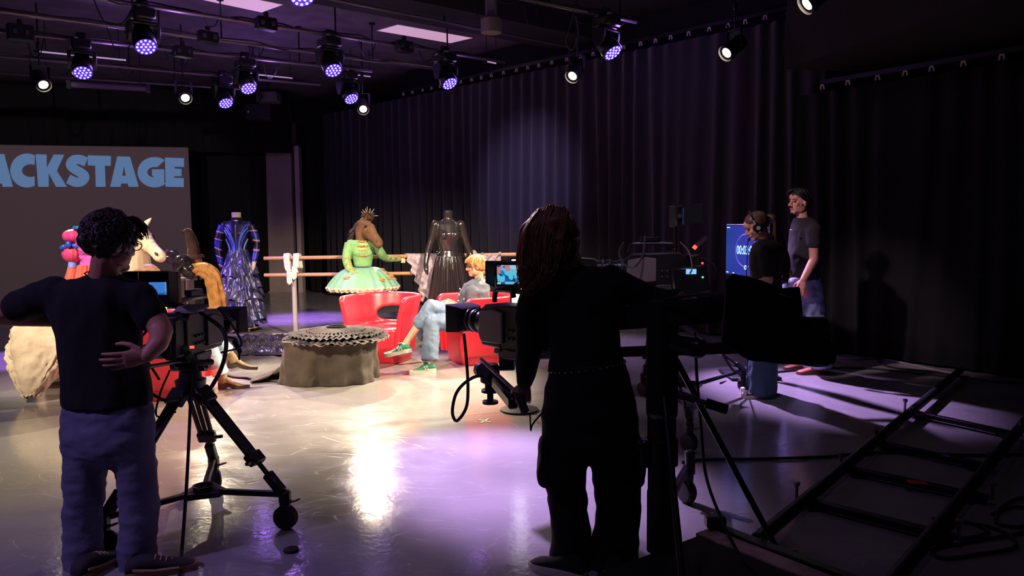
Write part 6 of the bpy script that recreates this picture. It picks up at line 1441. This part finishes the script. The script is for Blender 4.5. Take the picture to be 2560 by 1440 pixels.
mb = MB(); mb.tube(spl([D(1700, 605, 6.1), D(1722, 630, 6.05), D(1730, 668, 5.98), D(1725, 684, 5.96)], 8), .007, 6); part('cable', mb, DGREY, cam3, world=True)

# ------------------------------------------------------------------ camera crane: column, arms, counterweight, platform
YP = 3.2; pb = D(1652, 1400, YP); px_ = pb.x
PZ = .14; k1, k2, k3 = G(1745, 1340, PZ), G(1595, 1376, PZ), G(2010, 1448, PZ)
cr = thing('camera_crane', 'black camera crane with thick column, parallel arms and draped counterweight', 'camera crane', (px_, YP, 0))
cp = lambda n_, mb, m, par=None, **kw: part(n_, mb, m, par or cr, world=True, **kw)
zt = D(1652, 752, YP).z
cp('column', MB().lathe([(.061, PZ), (.061, .40), (.058, .41), (.058, .62), (.061, .63), (.061, .76)], 32, Matrix.Translation((px_, YP, 0))), BLACK)
cp('column_sleeve', MB().lathe([(.065, .74), (.067, .76), (.067, zt - .01), (.055, zt)], 32, Matrix.Translation((px_, YP, 0))), BLACKM)
z_ = D(1652, 1030, YP).z; cp('collar', MB().lathe([(.060, z_ - .02), (.066, z_ - .012), (.066, z_ + .012), (.060, z_ + .02)], 32, Matrix.Translation((px_, YP, 0))), GREYM)
z_ = D(1652, 1128, YP).z; mb = MB(); mb.lathe([(.063, z_ - .06), (.07, z_ - .055), (.07, z_ + .055), (.063, z_ + .06)], 32, Matrix.Translation((px_, YP, 0))); mb.box((px_ - .075, YP - .02, z_), (.05, .06, .12), None, .01); mb.box((px_ - .09, YP - .02, z_ + .03), (.04, .03, .04), None, .006); cp('clamp', mb, BLACKP)
ad = Vector((.72, -1.1, 0)).normalized(); A0 = Vector((px_, YP, 0)) - ad * 1.22; A1 = Vector((px_, YP, 0)) + ad * .70
def armz(s_, z0): return z0 + .16 * s_
off = Vector((-ad.y, ad.x, 0)) * .0
for nm, z0, th, s0, s1 in (('upper_arm', D(1652, 786, YP).z, .105, -1.22, .66), ('lower_arm', D(1652, 876, YP).z, .045, -1.22, .55)):
    mb = MB(); a, b_ = Vector((px_, YP, armz(s0, z0))) + ad * s0, Vector((px_, YP, armz(s1, z0))) + ad * s1
    mb.beam(a, b_, .06 if th > .08 else .04, th, .006); cp(nm, mb, BLACKM)
c = Vector((px_, YP, armz(.17, D(1652, 870, YP).z))) + ad * .15; cp('pivot_roller', MB().lathe([(.03, -.075), (.042, -.07), (.042, .06), (.034, .075)], 22, zdir(c, ad)), BLACKP)
mb = MB(); e0 = Vector((px_, YP, 0)) - ad * 1.22; zu, zl = armz(-1.22, D(1652, 786, YP).z), armz(-1.22, D(1652, 876, YP).z)
mb.beam(e0 + Vector((0, 0, zl - .08)), e0 + Vector((0, 0, zu + .03)), .09, .05, .008); cp('end_link', mb, BLACKP)
# counterweights under a dark cloth
mb = MB(); YT = 2.66
sil = [(1812, 704), (1830, 684), (1870, 690), (1932, 716), (1957, 753), (1976, 789), (2040, 797), (2046, 845), (2072, 876), (2074, 916), (1992, 912), (1873, 902), (1808, 856)]
mb.loft([[D(x, y, YT + dy) for x, y in sil] for dy in (-.08, .08)])
for (xa, ya, xb, yb, dy, dp) in ((1900, 735, 1975, 800, -.03, .14), (1985, 800, 2040, 850, -.03, .14), (2010, 850, 2070, 905, -.02, .15)):
    a, b_ = D(xa, ya, YT + dy), D(xb, yb, YT + dy); mb.box((a + b_) / 2, (abs(b_.x - a.x), dp + .04, abs(a.z - b_.z)), None, .02, 2)
mb = remesh(mb, .010, 3); wrinkle(mb, .008, (10, 10, 10)); cp('counterweight_cover', mb, mat('black_nylon_cover', S(20, 19, 22), .8, bump=.15, bscale=30), ang=180)
a = D(2030, 790, YT - .09); cp('weight_plate', MB().lathe([(.02, -.03), (.055, -.03), (.055, .03), (.02, .03)], 24, zdir(D(2040, 830, YT), (1, 0, 0))), DGREY)
mb = MB(); mb.tube(spl([D(1810, 760, YT + .05), D(1790, 735, YT + .1), D(1700, 742, YT + .35), D(1660, 750, YP - .08)], 6), .008, 6); cp('cable', mb, RUBBER)
for (a, b_) in (((1690, 900), (1955, 1396)),):
    f_ = G(b_[0], b_[1], .03); mb = MB(); mb.tube([D(a[0], a[1], YP), f_], .014, 10); mb.box(f_ + Vector((0, 0, .0)), (.07, .07, .05), None, .01); cp('strut', mb, BLACK)
f2 = Vector((px_ - .5, YP - .4, .16)); cp('strut', MB().tube([(px_, YP, .9), (px_ - .02, YP - .55, .17)], .014, 10), BLACK)
a, b_ = D(1692, 985, YP - .06), D(1818, 1024, YP - .1); hnd = cp('steering_handle', MB().tube([a, b_], .011, 10), DGREY); cp('grip', MB().tube([a.lerp(b_, .58), b_], .021, 14), RUBBER, hnd); cp('grip', MB().tube([a, a.lerp(b_, .36)], .018, 14), mat('violet_lit_grip', S(70, 64, 92), .5), hnd)  # violet light is put into the inner grip's colour
# platform
e1_, e2_ = (k3 - k1), (k2 - k1); e1_.z = e2_.z = 0; d1, d2 = e1_.normalized(), e2_.normalized()
d2 = (d2 - d1 * d2.dot(d1)).normalized(); Lx, Ly = 1.05, .62
pl0 = [k1, k1 + d1 * Lx, k1 + d1 * Lx + d2 * Ly, k1 + d2 * Ly]
mb = MB(); mb.add(pl0 + [p - Vector((0, 0, .05)) for p in pl0], [(0, 1, 2, 3), (7, 6, 5, 4), (0, 4, 5, 1), (1, 5, 6, 2), (2, 6, 7, 3), (3, 7, 4, 0)]); cp('platform', mb, BLACKM, smooth=False)
mb = MB(); n_ = -d2; q0 = k1 + d1 * -.02; mb.beam(q0 + n_ * .055 + Vector((0, 0, -.015)), q0 + d1 * Lx + n_ * .055 + Vector((0, 0, -.015)), .10, .045, .004); cp('edge_board', mb, mat('worn_pale_board', S(222, 186, 172), .7, col2=S(190, 152, 142), nscale=12), smooth=False)
mb = MB(); mb.beam(q0 + n_ * .135 + Vector((0, 0, -.01)), q0 + d1 * Lx + n_ * .135 + Vector((0, 0, -.01)), .055, .06, .006); mb.box(q0 + n_ * .12 + d1 * .02 + Vector((0, 0, .04)), (.09, .07, .06), None, .01); cp('frame_tube', mb, BLACK)
for (u_, v_) in ((.12, .06), (.12, .56), (.92, .06), (.92, .56)):
    c = k1 + d1 * u_ + d2 * v_; c.z = .046; mb = MB(); mb.lathe([(.02, -.02), (.045, -.018), (.045, .018), (.02, .02)], 18, zdir(c, d2)); mb.box(c + Vector((0, 0, .04)), (.05, .05, .03)); cp('caster', mb, RUBBER)
for u_ in (.2, .36): c = k1 + d1 * u_ + n_ * .20; c.z = PZ - .02; cp('ring_pin', MB().tube([c + Vector((.022 * math.cos(q * PI / 6), .01 * math.sin(q * PI / 6), .022 * math.sin(q * PI / 6))) for q in range(13)], .003, 6), GREYM)
# big caster standing behind the column on its outrigger
wc = G(1716, 1257); 
mb = MB(); mb.lathe([(.03, -.03), (.056, -.028), (.066, -.016), (.066, .016), (.056, .028), (.03, .03)], 26, zdir(wc + Vector((0, 0, .067)), (.9, .42, 0))); cs = cp('caster', mb, RUBBER)
mb = MB(); mb.box(wc + Vector((0.01, 0, .16)), (.05, .05, .10), None, .012); mb.beam(wc + Vector((0, 0, .20)), Vector((px_, YP, .3)), .035, .035, .004); mb.beam(wc + Vector((0.02, 0, .16)), wc + Vector((.015, 0, .30)), .05, .05, .01); cp('outrigger', mb, BLACK)
mb = MB(); mb.beam(wc + Vector((-.02, 0, .135)), wc + Vector((-.075, -.04, .155)), .04, .01, .003); cp('brake_pedal', mb, DGREY, cs)
# -- crane head and camera on the arm's end
H0 = D(1284, 884, 4.24)
mb = MB(); mb.beam(e0 + Vector((0, 0, zl + .02)), H0 + Vector((.02, 0, -.03)), .07, .05, .006); cp('head_bracket', mb, BLACKP)
mb = MB(); c = D(1225, 945, 4.22); mb.lathe([(.045, .08), (.055, .06), (.055, -.02), (.03, -.035), (.03, -.06), (.05, -.065), (.05, -.08), (.018, -.085), (.018, -.125), (.045, -.13), (.045, -.145), (.01, -.15)], 22, Matrix.Translation(c)); cp('pan_tilt_head', mb, BLACK)
mb = MB(); mb.lathe([(.02, -.02), (.042, -.018), (.042, .018), (.02, .02)], 20, zdir(D(1204, 925, 4.16), (.5, -.9, 0))); cp('tilt_brake', mb, DGREY)
a, b_ = D(1203, 898, 4.1), D(1300, 990, 3.48); pbh = cp('pan_bar', MB().tube([a, b_], .010, 10), DGREY)
mb = MB(); mb.beam(D(1240, 955, 3.85), D(1285, 1010, 3.5), .05, .06, .01); cp('zoom_control', mb, BLACKP, pbh)
cp('grip', MB().tube([D(1296, 985, 3.48), D(1312, 1028, 3.40)], .02, 14), RUBBER, pbh)
mb = MB(); mb.tube(spl([D(1160, 835, 4.2), D(1166, 900, 4.1), D(1170, 970, 4.0), D(1165, 1020, 3.95), D(1142, 1052, 3.92), D(1131, 1030, 3.92), D(1140, 985, 3.92), D(1165, 955, 3.92), D(1200, 940, 3.9), D(1232, 962, 3.85)], 8), .0085, 8); cp('looped_cable', mb, RUBBER)
mb = MB(); mb.tube(spl([D(1325, 1032, 3.4), D(1327, 1075, 3.4), D(1332, 1060, 3.42), D(1362, 1024, 3.42)], 8), .004, 6); cp('thin_cable', mb, RUBBER)
cam2, K2 = broadcast_camera('video camera on the crane arm left of the long haired person, bright cyan viewfinder picture', (H0.x, H0.y, H0.z + .0), math.radians(127), M_scr2, (-.02, .02, .40), math.radians(-41 - 8), (.15, .095), 1.12, True, True)

# ------------------------------------------------------------------ dolly track
la_, lb_ = G(2402, 925, .07), G(1893, 1350, .07); ra_, rb_ = G(2600, 1010, .07), G(2235, 1448, .07)
tr = thing('dolly_track', 'black ladder like camera dolly track lying on the floor at right', 'dolly track', ((la_ + rb_) / 2).xy.to_3d())
tp = lambda n_, mb, m, par=None, **kw: part(n_, mb, m, par or tr, world=True, **kw)
ldir = (lb_ - la_).normalized(); rdir = (rb_ - ra_).normalized()
tp('rail', MB().tube([la_, lb_], .034, 14), BLACK); tp('rail', MB().tube([ra_, rb_ + rdir * .5], .034, 14), BLACK)
first = True
for (a, b_) in (((2268, 1028), (2545, 1088)), ((2196, 1108), (2462, 1165)), ((2110, 1170), (2470, 1246)), ((2000, 1248), (2385, 1345))):
    p, q_ = G(a[0], a[1], .035), G(b_[0], b_[1], .035); tie = tp('cross_tie', MB().beam(p, q_, .055, .035, .004), BLACK)
    for e_ in (p, q_):
        c = e_ + (p - q_).normalized() * (.02 if e_ == p else -.02)
        tp('screw_pin', MB().lathe([(.009, .03), (.009, .10), (.018, .115), (.018, .13), (.006, .132)], 12, Matrix.Translation((c.x, c.y, 0))), mat('pinkish_steel', S(160, 130, 140), .35, .6) if first else bpy.data.materials['pinkish_steel'], tie); first = False
    for f_ in (.1, .9): c = p.lerp(q_, f_); tp('foot_pad', MB().box((c.x, c.y, .009), (.09, .09, .016), None, .004), BLACKM, tie)
c = G(2293, 1206, .055); tp('red_tape', MB().box(c, (.10, .06, .004), Matrix.Rotation(-.2, 3, 'Z')), mat('red_tape', S(190, 40, 60), .6)); 
c = G(2366, 1139, .056); tp('blue_tape', MB().box(c, (.035, .06, .004)), mat('blue_white_tape', S(90, 110, 160), .6))

# ------------------------------------------------------------------ timer television
YV = 8.0; lt, lbm = D(1817, 564, YV), D(1817, 684, YV); sdir = Vector((.30, -.955, 0)).normalized(); nrm = Vector((-.955, -.30, 0)); Wv, Hv = .70, lt.z - lbm.z
o0 = Vector((lt.x, lt.y, lbm.z)); ctr = o0 + sdir * Wv / 2 + Vector((0, 0, Hv / 2))
tv = thing('television', 'flat television on a stand showing a blue countdown timer, behind the headset person', 'television', (ctr.x, ctr.y, 0)); vp = lambda n_, mb, m, par=None, **kw: part(n_, mb, m, par or tv, world=True, **kw)
Rv = Matrix((sdir, -nrm, Vector((0, 0, 1)))).transposed()
def V3(x, z, d=0): return ctr + sdir * x + Vector((0, 0, z)) + nrm * d
vp('case', MB().box(ctr - nrm * .022, (Wv + .03, .04, Hv + .03), Rv, .006), BLACKP)
def tvm():
    M = bpy.data.materials.new('timer_screen'); M.use_nodes = True; nt = M.node_tree; b = nt.nodes['Principled BSDF']; L = nt.links.new
    tc = nt.nodes.new('ShaderNodeTexCoord'); sp = nt.nodes.new('ShaderNodeSeparateXYZ'); r = nt.nodes.new('ShaderNodeValToRGB'); L(tc.outputs['Generated'], sp.inputs[0]); L(sp.outputs['Y'], r.inputs[0])
    r.color_ramp.elements[0].color = S(66, 50, 190); r.color_ramp.elements[1].color = S(34, 66, 160); b.inputs['Base Color'].default_value = (0, 0, 0, 1); L(r.outputs[0], b.inputs['Emission Color']); b.inputs['Emission Strength'].default_value = .85; b.inputs['Roughness'].default_value = .15; return M
sc_ = vp('screen', MB().box(ctr + nrm * .001, (Wv, .006, Hv), Rv), tvm(), smooth=False)
M_txt = mat('pale_cyan_digits', S(150, 220, 240), .5, emit=S(150, 215, 240), estr=1.0)
cu = bpy.data.curves.new('digits', 'FONT'); cu.body = '00:03:00'; cu.align_x = 'CENTER'; cu.align_y = 'CENTER'; cu.size = .125; cu.offset = .0016
fo = bpy.data.objects.new('digits', cu); COL.objects.link(fo); dg = bpy.context.evaluated_depsgraph_get(); me = fo.evaluated_get(dg).to_mesh(); mb = MB(); mb.add([V3(v.co.x * .72, v.co.y, .008) for v in me.vertices], [tuple(p.vertices) for p in me.polygons]); fo.evaluated_get(dg).to_mesh_clear(); bpy.data.objects.remove(fo); bpy.data.curves.remove(cu)
vp('digits', mb, M_txt, sc_, recalc=False, smooth=False)
vp('timer_ring', MB().tube([V3(.175 * math.cos(q * PI / 24), .165 * math.sin(q * PI / 24), .006) for q in range(49)], .003, 6), mat('violet_ring', S(110, 90, 210), .5, emit=S(110, 92, 215), estr=.9), sc_)
mb = MB(); mb.tube([V3(.018 * math.cos(q * PI / 10) , -.17 + .018 * math.sin(q * PI / 10), .006) for q in range(21)], .005, 6)
for x, z, w_ in ((-Wv / 2 + .04, Hv / 2 - .02, .05), (-Wv / 2 + .03, -Hv / 2 + .02, .04), (-Wv / 2 + .14, -Hv / 2 + .016, .03)): mb.beam(V3(x - w_ / 2, z, .005), V3(x + w_ / 2, z, .005), .004, .01)
vp('screen_logo', mb, M_txt, sc_)
vp('stand_pole', MB().tube([(ctr.x + .05, ctr.y + .01, .03), (ctr.x + .05, ctr.y + .01, ctr.z)], .022, 12), BLACK); vp('stand_base', MB().box((ctr.x + .05, ctr.y, .02), (.5, .5, .03), None, .01), BLACK)
c = D(1808, 726, 7.3); solo('paper_sheet', MB().box(c, (.13, .10, .004), Matrix.Rotation(.3, 3, 'Y')), mat('cream_paper', S(214, 196, 160), .8), 'small cream sheet of paper lying on the crane beside the television', 'paper', smooth=False) if False else None

# ------------------------------------------------------------------ cables and small things on the floor
def floor_cable(pts, r, m, label, cat='cable'):
    mb = MB(); mb.tube(spl([G(x, y, 0) + Vector((0, 0, r + .001)) for x, y in pts], 10), r, 8); return solo('floor_cable', mb, m, label, cat)
M_palec = mat('pale_cable', S(170, 150, 160), .5)
floor_cable([(1705, 1160), (1760, 1153), (1900, 1151), (2060, 1146), (2180, 1136), (2290, 1136), (2420, 1142), (2600, 1140)], .010, RUBBER, 'black cable crossing the floor and under the dolly track')
floor_cable([(2068, 880), (2095, 896), (2140, 901), (2190, 898), (2260, 910), (2330, 926), (2395, 938), (2440, 946), (2500, 954), (2580, 954)], .010, M_palec, 'pale cable running along the foot of the right curtain')
floor_cable([(2188, 896), (2205, 912), (2245, 924), (2320, 931), (2400, 944), (2480, 956), (2600, 966)], .011, RUBBER, 'thick black cable dropping from the pale cable and running beneath the track end')
floor_cable([(1925, 934), (1990, 928), (2080, 922), (2180, 924), (2280, 934), (2385, 946)], .009, RUBBER, 'thin black cable passing in front of the reddish shoes')
floor_cable([(2330, 1300), (2420, 1310), (2470, 1335), (2400, 1350), (2350, 1330), (2400, 1310), (2500, 1330), (2540, 1370), (2450, 1390), (2360, 1400), (2330, 1380), (2420, 1360), (2540, 1340), (2600, 1330)], .009, RUBBER, 'tangled black cable loops on the floor in the lower right corner')
floor_cable([(2480, 1290), (2540, 1270), (2590, 1290), (2560, 1320), (2490, 1310), (2520, 1260), (2600, 1240)], .009, RUBBER, 'small loose black cable coil beyond the right rail of the track')
mb = MB(); mb.tube(spl([D(1737, 830, 3.5), D(1742, 940, 3.5), D(1752, 1060, 3.4), D(1764, 1185, 3.3), D(1800, 1290, 3.1), D(1850, 1390, 2.95), D(1890, 1440, 2.85), D(1950, 1560, 2.75)], 8), .0075, 8); solo('hanging_cable', mb, RUBBER, 'thin black cable slanting down in front of the platform beside the crane column', 'cable')
mb = MB(); mb.tube(spl([D(1798, 868, 3.3), D(1812, 895, 3.8), D(1832, 925, 5.0), G(1850, 945) + Vector((0, 0, .01)), G(1800, 960) + Vector((0, 0, .01))], 8), .008, 6); solo('hanging_cable', mb, RUBBER, 'short black cable drooping from the crane towards the rear tripod wheel', 'cable')
M_tape = mat('cream_tape', S(206, 190, 150), .7)
def tape(a, b_, w_, label, g='floor tape marks'):
    p, q_ = G(*a), G(*b_); solo('tape_strip', MB().beam(p + Vector((0, 0, .002)), q_ + Vector((0, 0, .002)), w_, .003), M_tape, label, 'tape', g, smooth=False)
tape((2124, 1044), (2204, 1065), .03, 'longer cream tape dash on the floor left of the dolly track')
tape((2056, 1022), (2092, 1034), .03, 'shorter cream tape dash on the floor nearer the headset person')
tape((1196, 1050), (1228, 1056), .02, 'cream tape stroke of the floor cross, lying left to right', 'tape cross'); tape((1202, 1058), (1222, 1047), .02, 'cream tape stroke of the floor cross, lying front to back', 'tape cross')
c = G(728, 1378); solo('lens_cap', MB().lathe([(.035, .001), (.037, .006), (.035, .013), (.03, .014)], 24, Matrix.Translation(c)), RUBBER, 'small black lens cap lying on the floor in front of the tripod wheel', 'lens cap')
